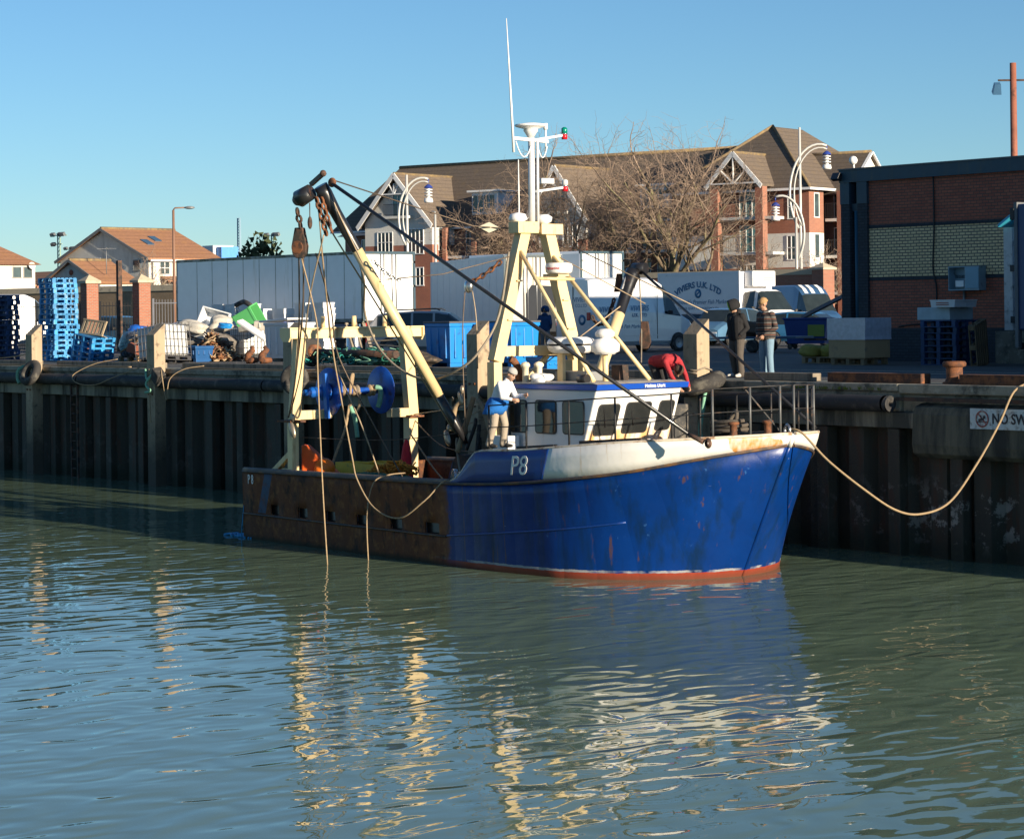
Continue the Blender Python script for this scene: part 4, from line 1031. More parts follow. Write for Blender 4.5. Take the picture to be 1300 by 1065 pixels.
along('bulwark_rail', lambda x: zT(x) + .012, 2.36, 9.6, .03, mat('worn_cream_rail', (.55, .48, .38), .6, stain=(.25, .13, .06), amt=.42, ss=4), -.02)
mb = MB(); mb.tube([hull_pt(9.62, z, -1) + V((-.015, 0, 0)) for z in (-.65, 0, .6, 1.2, 1.8, 2.3, 2.5)], .045, 10); part('stem_bar', mb, HULL)
mb = MB(); mb.tube([hull_pt(9.62, z, -1) + V((-.015, 0, 0)) for z in (2.5, 2.6, 2.735)], .055, 10); part('stem_head', mb, BWH)
# decks
deckm = mat('deck_plate', (.10, .09, .085), .7, var=.3, stain=(.16, .08, .04), amt=.42, ss=2)
mb = MB(); xs2 = [-5.7 + .5 * i for i in range(18)] + [3.25]
mb.grid([[V((X, YC - bT(X) + .05, .55)), V((X, YC + bT(X) - .05, .55))] for X in xs2], smooth=False); part('main_deck', mb, deckm)
mb = MB(); mb.grid([[V((xs_(X, 2.6), YC - bT(X) + .06, zT(X) - .06)), V((xs_(X, 2.6), YC, zT(X) + .02)), V((xs_(X, 2.6), YC + bT(X) - .06, zT(X) - .06))] for X in [3.3, 3.7] + [4.1 + .4 * i for i in range(13)] + [9.2, 9.36]], smooth=False)
part('foredeck', mb, mat('foredeck_paint', (.36, .33, .28), .7, var=.2, stain=(.25, .16, .10), amt=.4, ss=2))
mb = MB(); mb.b2((3.28, YC - 2.85, .55), (3.32, YC + 2.85, 2.2)); part('deck_break', mb, deckm)
# registration lettering
lw = mat('lettering_white', (.8, .8, .78), .5, stain=(.4, .4, .42), amt=.33, ss=12)
def hull_text(body, size, X, z, shear, dx=1.0, track=None):
    o = text_mesh(body, size, lw, 'registration_number', boat, .004, shear=shear, sx=dx)
    for v in o.data.vertices:
        p = hull_pt(X + v.co.x, z + v.co.y + (zK(X + v.co.x) - zK(X)) * .5, -1, .022 + v.co.z)
        v.co = p - BO
    return o
hull_text('P8', .53, 4.60, 2.09, .18, .92)
hull_text('P 8', .30, -5.44, 1.345, 0, .66)

# ---------------------------------------------------------------- wheelhouse
def house_mat():
    m, nt, b = base_mat('wheelhouse_white')
    g = nd(nt, 'ShaderNodeNewGeometry'); v = g.outputs['Position']
    mp = nd(nt, 'ShaderNodeMapping'); mp.inputs['Scale'].default_value = (1, 1, .18); lk(nt, v, mp.inputs[0])
    sx = nd(nt, 'ShaderNodeSeparateXYZ'); lk(nt, v, sx.inputs[0])
    c = mix(nt, noise(nt, v, 1.4, 4), (.70, .70, .68), (.82, .82, .80))
    nn = noise(nt, mp.outputs[0], 6, 6, .6)
    fr = math_(nt, 'MULTIPLY', ramp(nt, sx.outputs[0], [(0, gray(0)), (1, gray(1))]), ramp(nt, math_(nt, 'MULTIPLY', sx.outputs[2], .25), [(.60, gray(1)), (.672, gray(.8)), (.69, gray(0))]))
    fr = math_(nt, 'MULTIPLY', math_(nt, 'GREATER_THAN', sx.outputs[0], 4.5), fr)
    c = mix(nt, math_(nt, 'MULTIPLY', fr, ramp(nt, nn, [(.36, gray(0)), (.62, gray(.95))])), c, (.66, .33, .06))
    c = mix(nt, ramp(nt, nn, [(.66, gray(0)), (.8, gray(.6))]), c, (.5, .36, .2))
    lk(nt, c, b.inputs['Base Color']); b.inputs['Roughness'].default_value = .4; return m
HW = house_mat()
YA, YB = -6.13, -3.87
xf_ = lambda z: 4.50 + (z - 2.3) * .36          # raked-forward front
mb = MB(); zt = 3.50
mb.prism([(2.22, .6), (3.3, .6), (3.3, 2.25), (xf_(2.25), 2.25), (xf_(zt), zt), (2.22, zt)], (0, YA, 0), (1, 0, 0), (0, 0, 1), (0, YB - YA, 0))
house = part('wheelhouse', mb, HW, bevel=.03)
bluef = mat('visor_blue', (.008, .07, .42), .35, var=.1, rnd=0)
mb = MB(); mb.prism([(2.12, zt + .002), (xf_(zt) + .1, zt + .002), (xf_(zt) + .14, zt + .115), (2.12, zt + .085)], (0, YA - .09, 0), (1, 0, 0), (0, 0, 1), (0, YB - YA + .18, 0)); part('visor', mb, bluef, house, bevel=.012)
mb = MB(); mb.prism([(2.15, zt + .088), (xf_(zt) + .10, zt + .12), (xf_(zt) - .05, zt + .15), (2.15, zt + .12)], (0, YA - .06, 0), (1, 0, 0), (0, 0, 1), (0, YB - YA + .12, 0)); part('roof', mb, mat('roof_grey', (.42, .40, .36), .6, var=.2, stain=(.3, .18, .1), amt=.4), house, bevel=.012)
cbg = glass_mat('cab_glass', (.018, .02, .02), .06)
gask = mat('window_gasket', (.03, .03, .03), .6)
def rrect(w_, h_, r=.06, n=4):
    out = []
    for cx_, cy_, a0 in ((w_ / 2 - r, h_ / 2 - r, 0), (-w_ / 2 + r, h_ / 2 - r, 90), (-w_ / 2 + r, -h_ / 2 + r, 180), (w_ / 2 - r, -h_ / 2 + r, 270)):
        for i in range(n + 1):
            a = R(a0 + 90 * i / n); out.append((cx_ + r * math.cos(a), cy_ + r * math.sin(a)))
    return out
def window(cx_, cz_, w_, h_, face, parent=None):
    if face == 's': o, u, v, nn = V((cx_, YA, cz_)), V((1, 0, 0)), V((0, 0, 1)), V((0, -1, 0))
    elif face == 'p': o, u, v, nn = V((cx_, YB, cz_)), V((1, 0, 0)), V((0, 0, 1)), V((0, 1, 0))
    else: o, u, v = V((xf_(cz_), cx_, cz_)), V((0, 1, 0)), V((.36, 0, 1)).normalized(); nn = V((1, 0, -.36)).normalized()
    mb = MB(); mb.prism(rrect(w_ + .05, h_ + .05, .08), o + nn * .002, u, v, nn * .018); f = part('window', mb, gask, parent or house)
    mb = MB(); mb.prism(rrect(w_, h_, .06), o + nn * .021, u, v, nn * .003); part('pane', mb, cbg, f)
    return f
window(2.50, 2.94, .50, .62, 's'); window(3.37, 2.945, .62, .63, 's'); window(4.23, 2.95, .62, .62, 's')
for x, w_ in ((2.5, .5), (3.37, .62), (4.23, .6)): window(x, 2.94, w_, .62, 'p')
window(-5.70, 2.91, .52, .62, 'f'); window(-4.92, 2.93, .62, .62, 'f'); window(-4.17, 2.95, .36, .60, 'f')
wip = MB(); wip.bar((xf_(3.05) + .05, -5.85, 3.12), (xf_(2.75) + .05, -5.72, 2.75), .012); part('wiper', wip, black_paint, house)
wip = MB(); wip.bar((xf_(3.05) + .05, -5.15, 3.15), (xf_(2.75) + .05, -4.98, 2.77), .012); part('wiper', wip, black_paint, house)
nm = text_mesh('Melissa Dark', .105, lw, 'boat_name', house, .002, shear=.25, weight=.002)
nm.rotation_euler = (R(90) - .3, 0, R(90)); nm.location = V((xf_(zt) + .138, -4.72, zt + .062)) - BO
# white exhaust pipe with box foot
mb = MB(); mb.cyl((2.28, -6.32, 2.3), (2.28, -6.32, 3.5), .07); p_ = part('vent_pipe', mb, clean_white)
mb = MB(); mb.b2((2.1, -6.5, 1.95), (2.6, -6.2, 2.55)); part('pipe_box', mb, clean_white, p_, bevel=.015)

# ---------------------------------------------------------------- A-frame mast (athwart, just abaft the house)
mx = 2.0
mb = MB(); mb.bar((mx, -6.33, 4.05), (mx, -5.56, 6.72), .25, .23, up=(1, 0, 0)); mast = part('mast_frame', mb, cream, bevel=.012)
mb = MB(); mb.bar((mx, -4.18, 4.05), (mx, -4.92, 6.72), .25, .23, up=(1, 0, 0)); part('mast_leg', mb, cream, mast, bevel=.012)
mb = MB(); mb.b2((mx - .16, -5.82, 6.68), (mx + .18, -5.28, 6.92)); part('head_block', mb, cream, mast, bevel=.012)
mb = MB(); mb.b2((mx - .16, -5.20, 6.66), (mx + .18, -4.62, 6.88)); part('head_block', mb, cream, mast, bevel=.012)
mb = MB(); mb.b2((mx - .10, -5.27, 6.70), (mx + .10, -5.21, 6.84)); part('head_link', mb, cream, mast)
mb = MB(); mb.b2((mx - .1, -6.2, 4.15), (mx + .11, -4.3, 4.36)); part('crossbeam', mb, cream, mast, bevel=.01)
mb = MB(); mb.b2((mx - .13, -6.45, .6), (mx + .11, -6.24, 4.04)); part('mast_post', mb, cream, mast, bevel=.01)
mb = MB(); mb.b2((mx - .13, -4.36, .6), (mx + .12, -4.13, 4.04)); part('mast_post', mb, cream, mast, bevel=.01)
for (a, b_) in (((2.1, -5.72, 6.3), (4.35, -5.7, 3.66)), ((2.1, -4.85, 6.2), (4.45, -4.3, 3.66))):
    mb = MB(); mb.cyl(a, b_, .045, n=10); part('strut', mb, cream, mast)
mb = MB(); mb.cyl((2.6, -5.72, 5.74), (2.62, -4.72, 5.72), .035, n=10); part('strut_spreader', mb, cream, mast)
mb = MB(); mb.bar((2.0, -5.55, 3.64), (2.0, -4.95, 4.14), .09, .09); part('knee_brace', mb, cream, mast)
mb = MB(); mb.tube(spline([(2.1, -6.02, 4.1), (2.13, -5.95, 4.05), (2.18, -5.88, 3.9), (2.2, -5.86, 3.64)], 5), .075, 12); part('exhaust_elbow', mb, rust)
for y0, y1, z in ((-6.1, -5.95, 4.9), (-5.85, -5.72, 5.7)):
    mb = MB(); mb.bar((mx + .15, y0, z), (mx + .15, y1, z), .03); part('mast_rung', mb, cream, mast)
for y0, y1, z in ((-4.5, -4.3, 4.7), (-4.62, -4.45, 5.3), (-4.8, -4.62, 6.1)):
    mb = MB(); mb.bar((mx + .15, y0, z), (mx + .15, y1, z), .03); part('mast_rung', mb, cream, mast)
# pole mast with aerials
alu = mat('mast_white', (.72, .74, .76), .35, .1, var=.08)
mb = MB(); mb.cyl((2.02, -5.33, 6.75), (2.0, -5.3, 8.66), .075, n=14); mb.cyl((2.14, -5.27, 6.75), (2.13, -5.25, 8.6), .03, n=8); pole = part('pole_mast', mb, alu)
mb = MB(); mb.bar((2.0, -5.78, 8.64), (2.0, -4.86, 8.60), .07, .07); part('yard', mb, alu, pole, bevel=.008)
mb = MB(); mb.bar((2.02, -5.25, 8.62), (2.05, -4.52, 8.74), .045, .045); arm = part('light_arm', mb, alu, pole)
mb = MB(); mb.bar((2.02, -5.25, 7.55), (2.05, -4.52, 7.65), .045, .045); arm2 = part('light_arm', mb, alu, pole)
def light(y, z, c1, c2, par):
    mb = MB(); mb.lathe((2.06, y, z - .10), [(0, 0), (.062, 0), (.062, .09), (.05, .10)], 14); part('lamp_red', mb, c2, par)
    mb = MB(); mb.lathe((2.06, y, z + .0), [(.05, 0), (.07, .005), (.07, .02), (.05, .025)], 14); part('lamp_collar', mb, chrome, par)
    mb = MB(); mb.lathe((2.06, y, z + .025), [(.05, 0), (.064, .01), (.064, .10), (.03, .13), (0, .13)], 14); part('lamp_lens', mb, c1, par)
red_l = mat('red_lens', (.55, .01, .02), .2, var=.02, spec=.7); green_l = mat('green_lens', (.0, .22, .16), .2, var=.02, spec=.7); clear_l = mat('clear_lens', (.6, .62, .62), .2, var=.05, spec=.7)
light(-4.46, 8.76, green_l, red_l, arm); light(-4.46, 7.67, clear_l, red_l, arm2)
mb = MB(); mb.lathe((2.0, -5.32, 8.66), [(0, 0), (.06, 0), (.13, .12), (.15, .14), (.15, .19), (.3, .23), (.34, .25), (.33, .28), (.12, .31), (0, .31)], 24); part('satellite_dish', mb, clean_white, pole)
mb = MB(); mb.cyl((2.0, -4.92, 8.4), (2.0, -4.92, 8.85), .02, n=8); mb.cyl((2.0, -4.92, 8.85), (2.0, -4.92, 8.98), .045, n=10); part('small_aerial', mb, clean_white, pole)
mb = MB(); mb.b2((1.95, -5.12, 7.72), (2.1, -4.78, 7.83)); part('junction_box', mb, clean_white, pole, bevel=.01)
mb = MB(); mb.tube([(2.0, -5.78, 8.35), (2.0, -5.83, 9.3), (2.0, -5.88, 10.2), (2.0, -5.93, 11.1)], [.028, .024, .016, .008], 8); part('whip_aerial', mb, clean_white, pole)
mb = MB(); mb.tube([(2.0, -5.66, 6.92), (2.0, -5.66, 8.2)], [.02, .01], 8); part('whip_aerial', mb, clean_white, pole)
for a in ((-5.76, -5.36), (-5.2, -4.93)):
    mb = MB(); mb.tube(catenary((2.05, a[0], 8.58), (2.06, a[1], 8.5), .28, 10), .012, 6); part('aerial_cable', mb, clean_white, pole, fix=False)
mb = MB(); mb.lathe((2.0, -5.0, 6.88), [(.07, 0), (.16, .05), (.18, .14), (.1, .2), (0, .2)], 16); part('dome_lamp', mb, clean_white, mast)
mb = MB(); mb.lathe((1.95, -5.65, 6.92), [(.12, 0), (.2, .05), (.16, .16), (0, .2)], 16); part('dome_lamp', mb, clean_white, mast)
# radar drum on its bracket
mb = MB(); mb.lathe((2.45, -4.98, 5.84), [(0, 0), (.24, 0), (.275, .04), (.285, .15), (.27, .2), (.2, .225), (0, .23)], 28); rad = part('radar_drum', mb, clean_white)
mb = MB(); mb.b2((2.1, -5.12, 5.78), (2.6, -4.84, 5.835)); part('radar_shelf', mb, cream, rad)
tx = text_mesh('raymarine', .085, mat('logo_red', (.5, .03, .03), .5), 'brand_lettering', rad, .002)
for v in tx.data.vertices:
    a = v.co.x / .29 + R(-70); z = v.co.y
    v.co = V((2.45 + (.290 + v.co.z) * math.cos(a), -4.98 + (.290 + v.co.z) * math.sin(a), 5.95 + z)) - BO
# life raft canister, dome, vents on the house top
mb = MB(); rr = []
for z, w_ in ((0, .36), (.05, .44), (.12, .47), (.15, .47)): rr.append([V((2.62 + p[0] * w_ * 1.0, -4.82 + p[1] * w_ * 1.12, 4.20 + z)) for p in [(math.cos(t * math.pi / 8), math.sin(t * math.pi / 8)) for t in range(16)]])
rt = [[p + V((0, 0, .0)) for p in r] for r in rr]
mb.grid([[p for p in r] for r in rr], closed=True); raft = part('liferaft_canister', mb, clean_white)
mb = MB(); rr = []
for z, w_ in ((.19, .47), (.22, .47), (.29, .43), (.33, .33), (.335, .0)): rr.append([V((2.62 + p[0] * w_, -4.82 + p[1] * w_ * 1.12, 4.20 + z)) for p in [(math.cos(t * math.pi / 8), math.sin(t * math.pi / 8)) for t in range(16)]])
mb.grid(rr, closed=True); part('canister_lid', mb, clean_white, raft)
mb = MB(); mb.lathe((2.62, -4.82, 4.35), [(.44, 0), (.455, .005), (.455, .035), (.44, .04)], 24); part('canister_seal', mb, black_rubber, raft)
for y in (-5.1, -4.55):
    mb = MB(); mb.b2((2.55, y - .04, 3.62), (2.72, y + .04, 4.22)); part('canister_stand', mb, cream, raft)
mb = MB(); mb.lathe((3.9, -5.0, 4.18), [(.0, 0), (.2, 0), (.22, .03), (.29, .06), (.3, .2), (.22, .3), (.1, .33), (.1, .36)], 20); sat = part('satellite_dome', mb, clean_white)
mb = MB(); mb.lathe((3.9, -5.0, 4.52), [(.1, 0), (.19, .02), (.2, .1), (.13, .17), (0, .18)], 18); part('dome_cap', mb, clean_white, sat)
mb = MB(); mb.cyl((3.9, -5.0, 3.63), (3.9, -5.0, 4.2), .06, n=12); part('dome_post', mb, cream, sat)
for y in (-5.9, -5.55):
    mb = MB(); mb.lathe((2.45, y, 3.62), [(.07, 0), (.07, .3), (.1, .32), (.105, .36), (.07, .4), (0, .42)], 14); part('roof_vent', mb, mat('cream_white', (.74, .68, .52), .45), house)
mb = MB(); rnd = random.Random(3)
for i in range(9): mb.ball((2.75 + rnd.uniform(-.25, .25), -5.75 + rnd.uniform(-.25, .3), 3.68 + rnd.uniform(-.02, .06)), (rnd.uniform(.1, .17), rnd.uniform(.1, .17), rnd.uniform(.05, .09)), 10, 6, rot=(rnd.uniform(-.4, .4), rnd.uniform(-.4, .4), rnd.uniform(0, 3)))
tag(part('cloth_heap', mb, mat('white_cloth', (.72, .72, .72), .9, bump=.5)), 'heap of white cloth on the wheelhouse roof')
mb = MB(); mb.cyl((4.2, -5.95, 3.72), (4.45, -5.95, 3.72), .09, n=14); mb.b2((4.22, -5.98, 3.62), (4.3, -5.92, 3.68)); part('searchlight', mb, black_paint)
mb = MB(); mb.b2((3.45, -4.45, 3.63), (3.7, -4.2, 3.95)); part('roof_locker', mb, dark_rust, bevel=.01)
mb = MB(); mb.b2((2.3, -5.0, 3.63), (3.3, -4.4, 3.82)); part('roof_locker', mb, grey_steel, bevel=.01)

# ---------------------------------------------------------------- rails
rl = mat('rail_dark', (.018, .018, .02), .6, var=.2, stain=(.16, .09, .05), amt=.36, ss=6)
rs = mat('rail_grey', (.10, .105, .11), .5, .2, var=.2, stain=(.2, .1, .05), amt=.36, ss=8)
for side in (-1, 1):
    tops = []; mids = []
    Xn = [3.55, 4.68, 5.83, 6.94, 8.0, 8.66, 9.14, 9.4]
    for i, X in enumerate(Xn):
        p = hull_pt(X, zT(X), side, -.13 if X < 9.2 else -.2)
        if X > 9.2: p.y = YC + side * .18
        h = 3.23 + (X - 3.55) * .062 + (.04 if X > 8.5 else 0)
        tops.append(V((p.x, p.y, h))); mids.append(V((p.x, p.y, p.z + (h - p.z) * .52)))
        mb = MB(); mb.cyl((p.x, p.y, p.z - .05), (p.x, p.y, h), .02 if X < 8.5 else .024, n=8); part('stanchion', mb, rl if X < 8.5 else rs)
    mb = MB(); mb.tube(spline(tops, 3), .016, 6); part('top_rail', mb, rl)
    mb = MB(); mb.tube(spline(mids, 3), .012, 6); part('middle_rail', mb, rl)
mb = MB(); mb.tube([(8.86, -5.08, 3.62), (8.9, -4.9, 3.63), (8.86, -4.72, 3.62)], .02, 6); part('pulpit_rail', mb, rl)
mb = MB(); mb.bar((8.5, -5.6, 3.6), (8.85, -5.0, 2.76), .024); part('pulpit_brace', mb, rl)
mb = MB(); mb.lathe((8.92, -4.9, 2.80), [(.10, -.03), (.13, 0), (.10, .03), (.07, 0), (.10, -.03)], 16, (.3, 1, 0)); mb.cyl((8.92, -4.9, 2.65), (8.92, -4.9, 2.72), .07, n=10); part('bow_fairlead', mb, chrome)
for p in ((8.0, -5.4), (8.0, -4.5)):
    mb = MB(); mb.lathe((p[0], p[1], 2.66), [(.09, 0), (.07, .05), (.07, .22), (.11, .24), (.11, .28), (0, .29)], 14); part('bitt', mb, rust)
mb = MB(); rnd = random.Random(6)
pts = [(6.6 + .38 * math.cos(t * .9) * (1 + .2 * math.sin(t)), -4.2 + .3 * math.sin(t * .9), 2.62 + .012 * t + rnd.uniform(0, .03)) for t in range(22)]
mb.tube(spline(pts, 4), .04, 6); part('rope_coil', mb, mat('dark_rope', (.09, .075, .06), .95, bump=.7, bs=60), fix=False)
mb = MB(); mb.tube(spline([(6.9, -4.3, 2.62), (6.75, -4.1, 3.0), (6.6, -4.0, 3.05), (6.55, -4.1, 2.8), (7.1, -4.3, 2.66), (7.9, -4.4, 2.7)], 6), .04, 6); part('rope_bight', mb, MC['dark_rope'], fix=False)
mb = MB(); mb.bar((5.4, -6.95, 2.52), (6.9, -6.7, 2.62), .1, .1); part('deck_beam', mb, rl)
mb = MB(); mb.bar((3.55, -7.0, 2.36), (4.7, -7.0, 2.44), .1, .08); part('deck_beam', mb, rl)

# ---------------------------------------------------------------- stern gantry with net drums
gx = -3.8
mb = MB(); mb.bar((gx, -7.26, 4.55), (gx, -7.44, 2.74), .26, .20, up=(1, 0, 0), w2=.22, h2=.19); gan = part('stern_gantry', mb, cream, bevel=.01)
mb = MB(); mb.bar((gx, -4.38, 4.55), (gx, -4.22, 2.7), .26, .22, up=(1, 0, 0)); part('gantry_leg', mb, cream, gan, bevel=.01)
mb = MB(); mb.b2((gx - .12, -7.55, .56), (gx + .09, -7.38, 2.73)); part('gantry_post', mb, cream, gan, bevel=.01)
mb = MB(); mb.b2((gx - .14, -4.36, .56), (gx + .10, -4.12, 2.69)); part('gantry_post', mb, cream, gan, bevel=.01)
mb = MB(); mb.b2((gx - .15, -7.6, 4.53), (gx + .14, -4.0, 4.76)); mb.b2((gx - .19, -7.64, 4.74), (gx + .18, -3.96, 4.775)); part('gantry_beam', mb, cream, gan, bevel=.01)
for y in (-7.625, -3.995):
    mb = MB(); mb.prism([(-.22, .25), (.2, .25), (.2, .06), (.12, -.05), (-.1, -.05), (-.22, .06)], (gx, y - .02, 4.51), (1, 0, 0), (0, 0, 1), (0, .04, 0)); part('beam_end_plate', mb, cream, gan)
mb = MB(); mb.b2((gx - .1, -7.38, 2.74), (gx + .1, -6.48, 2.94)); part('gantry_arm', mb, cream, gan, bevel=.01)
mb = MB(); mb.b2((gx - .1, -4.86, 2.70), (gx + .1, -4.2, 2.90)); part('gantry_arm', mb, cream, gan, bevel=.01)
for y in (-7.5, -4.25):
    mb = MB(); mb.b2((gx - .3, y - .2, 2.69), (gx + .25, y + .2, 2.735)); part('gantry_flange', mb, rust, gan)
mb = MB(); mb.bar((gx - .1, -7.46, 2.0), (gx - 1.3, -7.4, 1.3), .12, .12); part('gantry_stay', mb, cream, gan, bevel=.008)
for y in (-6.64, -5.8, -4.95):
    mb = MB(); mb.cyl((gx, y, 4.77), (gx, y, 5.02), .055, n=10); part('gantry_cleat', mb, cream, gan)
dblue = mat('drum_blue', (.006, .075, .40), .4, var=.2, stain=(.02, .03, .10), amt=.4, ss=3)
mb = MB(); mb.cyl((gx, -7.1, 3.33), (gx, -4.8, 3.33), .075, n=16); drum = part('net_drum', mb, dblue)
for y in (-6.5, -5.08):
    mb = MB(); mb.lathe((gx, y, 3.33), [(0, -.02), (.1, -.03), (.53, -.012), (.54, 0), (.53, .012), (.1, .03), (0, .02)], 40, (0, 1, 0)); part('drum_flange', mb, dblue, drum)
mb = MB(); mb.lathe((gx, -6.56, 3.33), [(.2, 0), (.2, -.1), (.12, -.14), (.12, -.42), (.07, -.45), (.07, -.6), (0, -.6)], 16, (0, 1, 0)); part('drum_motor', mb, mat('motor_blue', (.01, .12, .5), .35), drum)
mb = MB(); mb.bar((gx + .2, -6.75, 3.75), (gx + .22, -6.70, 2.75), .07, .12); part('drum_guard', mb, MC['motor_blue'], drum)
for i, (y, r_) in enumerate(((-6.25, .10), (-6.12, .12), (-5.85, .12), (-5.75, .13), (-5.4, .13), (-5.3, .12))):
    mb = MB(); mb.lathe((gx, y, 3.33), [(.07, -.05), (r_, -.025), (r_ + .008, .01), (.07, .05)], 14, (0, 1, 0)); part('rope_wrap', mb, rope_tan if i % 3 else rope_grey, drum)
mb = MB(); mb.tube(spline([(gx + .1, -5.3, 3.4), (gx + .18, -5.22, 3.35), (gx + .2, -5.25, 3.1), (gx + .16, -5.28, 2.95)], 5), [.05] * 8 + [.07] * 8, 8, mi=0) if False else mb.tube(spline([(gx + .1, -5.3, 3.4), (gx + .18, -5.22, 3.35), (gx + .2, -5.25, 3.1), (gx + .16, -5.28, 2.95)], 5), .06, 8); part('rope_tail', mb, rope_green, drum, fix=False)
mb = MB(); mb.tube(spline([(gx + .15, -6.0, 3.42), (gx + .2, -5.98, 3.7), (gx + .22, -6.05, 3.6), (gx + .25, -6.1, 3.0), (gx + .22, -5.95, 2.85), (gx + .24, -5.85, 3.0), (gx + .2, -5.8, 3.3)], 6), .035, 7); part('rope_tail', mb, rope_tan, drum, fix=False)
mb = MB(); mb.tube(spline([(gx + .25, -6.1, 3.0), (gx + .28, -6.0, 2.7), (gx + .3, -5.95, 2.3)], 6), .05, 7); part('rope_tail', mb, rope_green, drum, fix=False)
mb = MB(); mb.tube(spline([(gx + .22, -6.1, 3.1), (gx + .25, -6.25, 2.5), (gx + .2, -6.5, 1.9), (gx + .2, -6.6, 1.6)], 6), .03, 7); part('rope_tail', mb, rope_tan, drum, fix=False)

# ---------------------------------------------------------------- derrick booms
def boom(h, t, fb, ft, r=.11):
    h, t = V(h), V(t); d = t - h
    a, b_ = h + d * fb, h + d * ft
    mb = MB(); mb.cyl(a, b_, r * .92, r * 1.05, n=18); o = part('derrick_boom', mb, cream)
    mb = MB(); mb.tube([h, h + d * .06, a], [r * .45, r * .75, r * .8], 14); part('boom_heel', mb, black_paint, o)
    mb = MB(); mb.tube([b_, b_ + d * .003, t - d * .1, t - d * .03, t], [r * 1.05, r * 1.0, r * 1.1, r * 1.4, r * 1.3], 16); part('boom_head', mb, black_paint, o)
    return o
TIP = V((.32, -9.45, 7.66)); HEEL = V((1.15, -6.45, 2.35))
bm1 = boom(HEEL, TIP, .19, .755)
dir_ = (TIP - HEEL).normalized()
mb = MB(); mb.cyl(TIP + V((-.1, -.16, -.12)), TIP + V((-.38, -.27, -.26)), .16, .18, n=20); mb.cyl(TIP + V((-.37, -.27, -.26)), TIP + V((-.47, -.31, -.31)), .17, .09, n=20); part('boom_sheave', mb, black_paint, bm1)
mb = MB(); mb.bar(TIP + V((-.24, -.07, .03)), TIP + V((.14, .01, .26)), .08, .08); part('boom_hinge', mb, black_paint, bm1)
mb = MB(); mb.ball(TIP + V((.10, .0, .24)), .07, 10, 8); part('hinge_pin', mb, dark_rust, bm1)
mb = MB(); mb.ball(TIP + V((.27, .1, .05)), (.12, .06, .1), 10, 8); mb2 = mb; part('shackle', mb2, rust, bm1)
def chain(name, p, q, sag, m, r=.022, par=None, link=.11):
    """open links, alternate ones turned a quarter"""
    pts = catenary(p, q, sag, 24); L = sum((pts[i + 1] - pts[i]).length for i in range(24)); n = max(3, int(L / (link * .78)))
    mb = MB()
    def atl(s):
        acc = 0
        for i in range(24):
            l = (pts[i + 1] - pts[i]).length
            if acc + l >= s: return pts[i].lerp(pts[i + 1], (s - acc) / l), (pts[i + 1] - pts[i]).normalized()
            acc += l
        return pts[-1], (pts[-1] - pts[-2]).normalized()
    for i in range(n):
        c, d = atl(L * (i + .5) / n); a, b_, _ = basis(d); w_ = a if i % 2 else b_
        loop = [c + d * (math.cos(t) * link / 2) + w_ * (math.sin(t) * link * .3) for t in [2 * math.pi * k / 8 for k in range(9)]]
        mb.tube(loop, r, 5, cap=False)
    return part(name, mb, m, par, fix=False)
BLK = V((-.25, -9.55, 6.55))
chain('hanging_chain', TIP + V((-.42, -.3, -.45)), BLK + V((0, 0, .25)), 0, dark_rust, .03, bm1, .16)
chain('hanging_chain', TIP + V((.02, -.12, -.25)), TIP + V((.12, .05, -1.0)), .0, rust, .026, bm1, .14)
chain('hanging_chain', TIP + V((.1, -.05, -.25)), TIP + V((.25, .1, -.95)), .02, rust, .026, bm1, .14)
mb = MB(); mb.prism([(-.09, .28), (.09, .28), (.17, -.1), (.15, -.25), (.07, -.34), (-.07, -.34), (-.15, -.25), (-.17, -.1)], BLK + V((0, -.07, 0)), (.85, .5, 0), (0, 0, 1), (-.07, .12, 0)); bk = part('pulley_block', mb, dark_rust, bm1, bevel=.015)
mb = MB(); mb.cyl(BLK + V((-.02, -.1, -.12)), BLK + V((-.1, .08, -.12)), .13, n=18); part('pulley_wheel', mb, rust, bm1)
mb = MB(); mb.ball(TIP + V((-.1, -.2, -.75)), (.05, .05, .13), 8, 8); mb.cyl(TIP + V((-.1, -.2, -.75)), TIP + V((-.1, -.2, -.35)), .012, n=6); part('small_block', mb, dark_rust, bm1)
T2 = V((1.4, -2.0, 5.92)); H2 = V((1.97, -4.1, 2.35))
bm2 = boom(H2, T2, .3, .74, .12)
dg2 = (T2 - H2).normalized()
mb = MB(); mb.bar(T2 - dg2 * .55, T2 - dg2 * .02, .3, .1, up=(1, -.3, 0)); part('boom_cheek', mb, mat('worn_grey_paint', (.33, .34, .36), .5, var=.3, stain=(.06, .06, .06), amt=.45, ss=6), bm2, bevel=.02)
mb = MB(); mb.cyl(T2 + V((-.1, .1, .05)), T2 + V((.2, .2, .05)), .13, n=14); part('boom_sheave', mb, black_paint, bm2)
mb = MB(); mb.prism([(-.07, .25), (.07, .25), (.13, -.2), (.06, -.34), (-.08, -.34), (-.13, -.2)], T2 + V((.35, .0, -1.35)), (.8, .5, 0), (0, 0, 1), (-.05, .08, 0)); part('pulley_block', mb, dark_rust, bm2)
mb = MB(); mb.prism([(-.05, .2), (.05, .2), (.12, -.2), (-.12, -.2)], T2 + V((-.25, -.2, -.25)), (.8, .5, 0), (0, 0, 1), (-.05, .08, 0)); part('pulley_block', mb, rust, bm2)
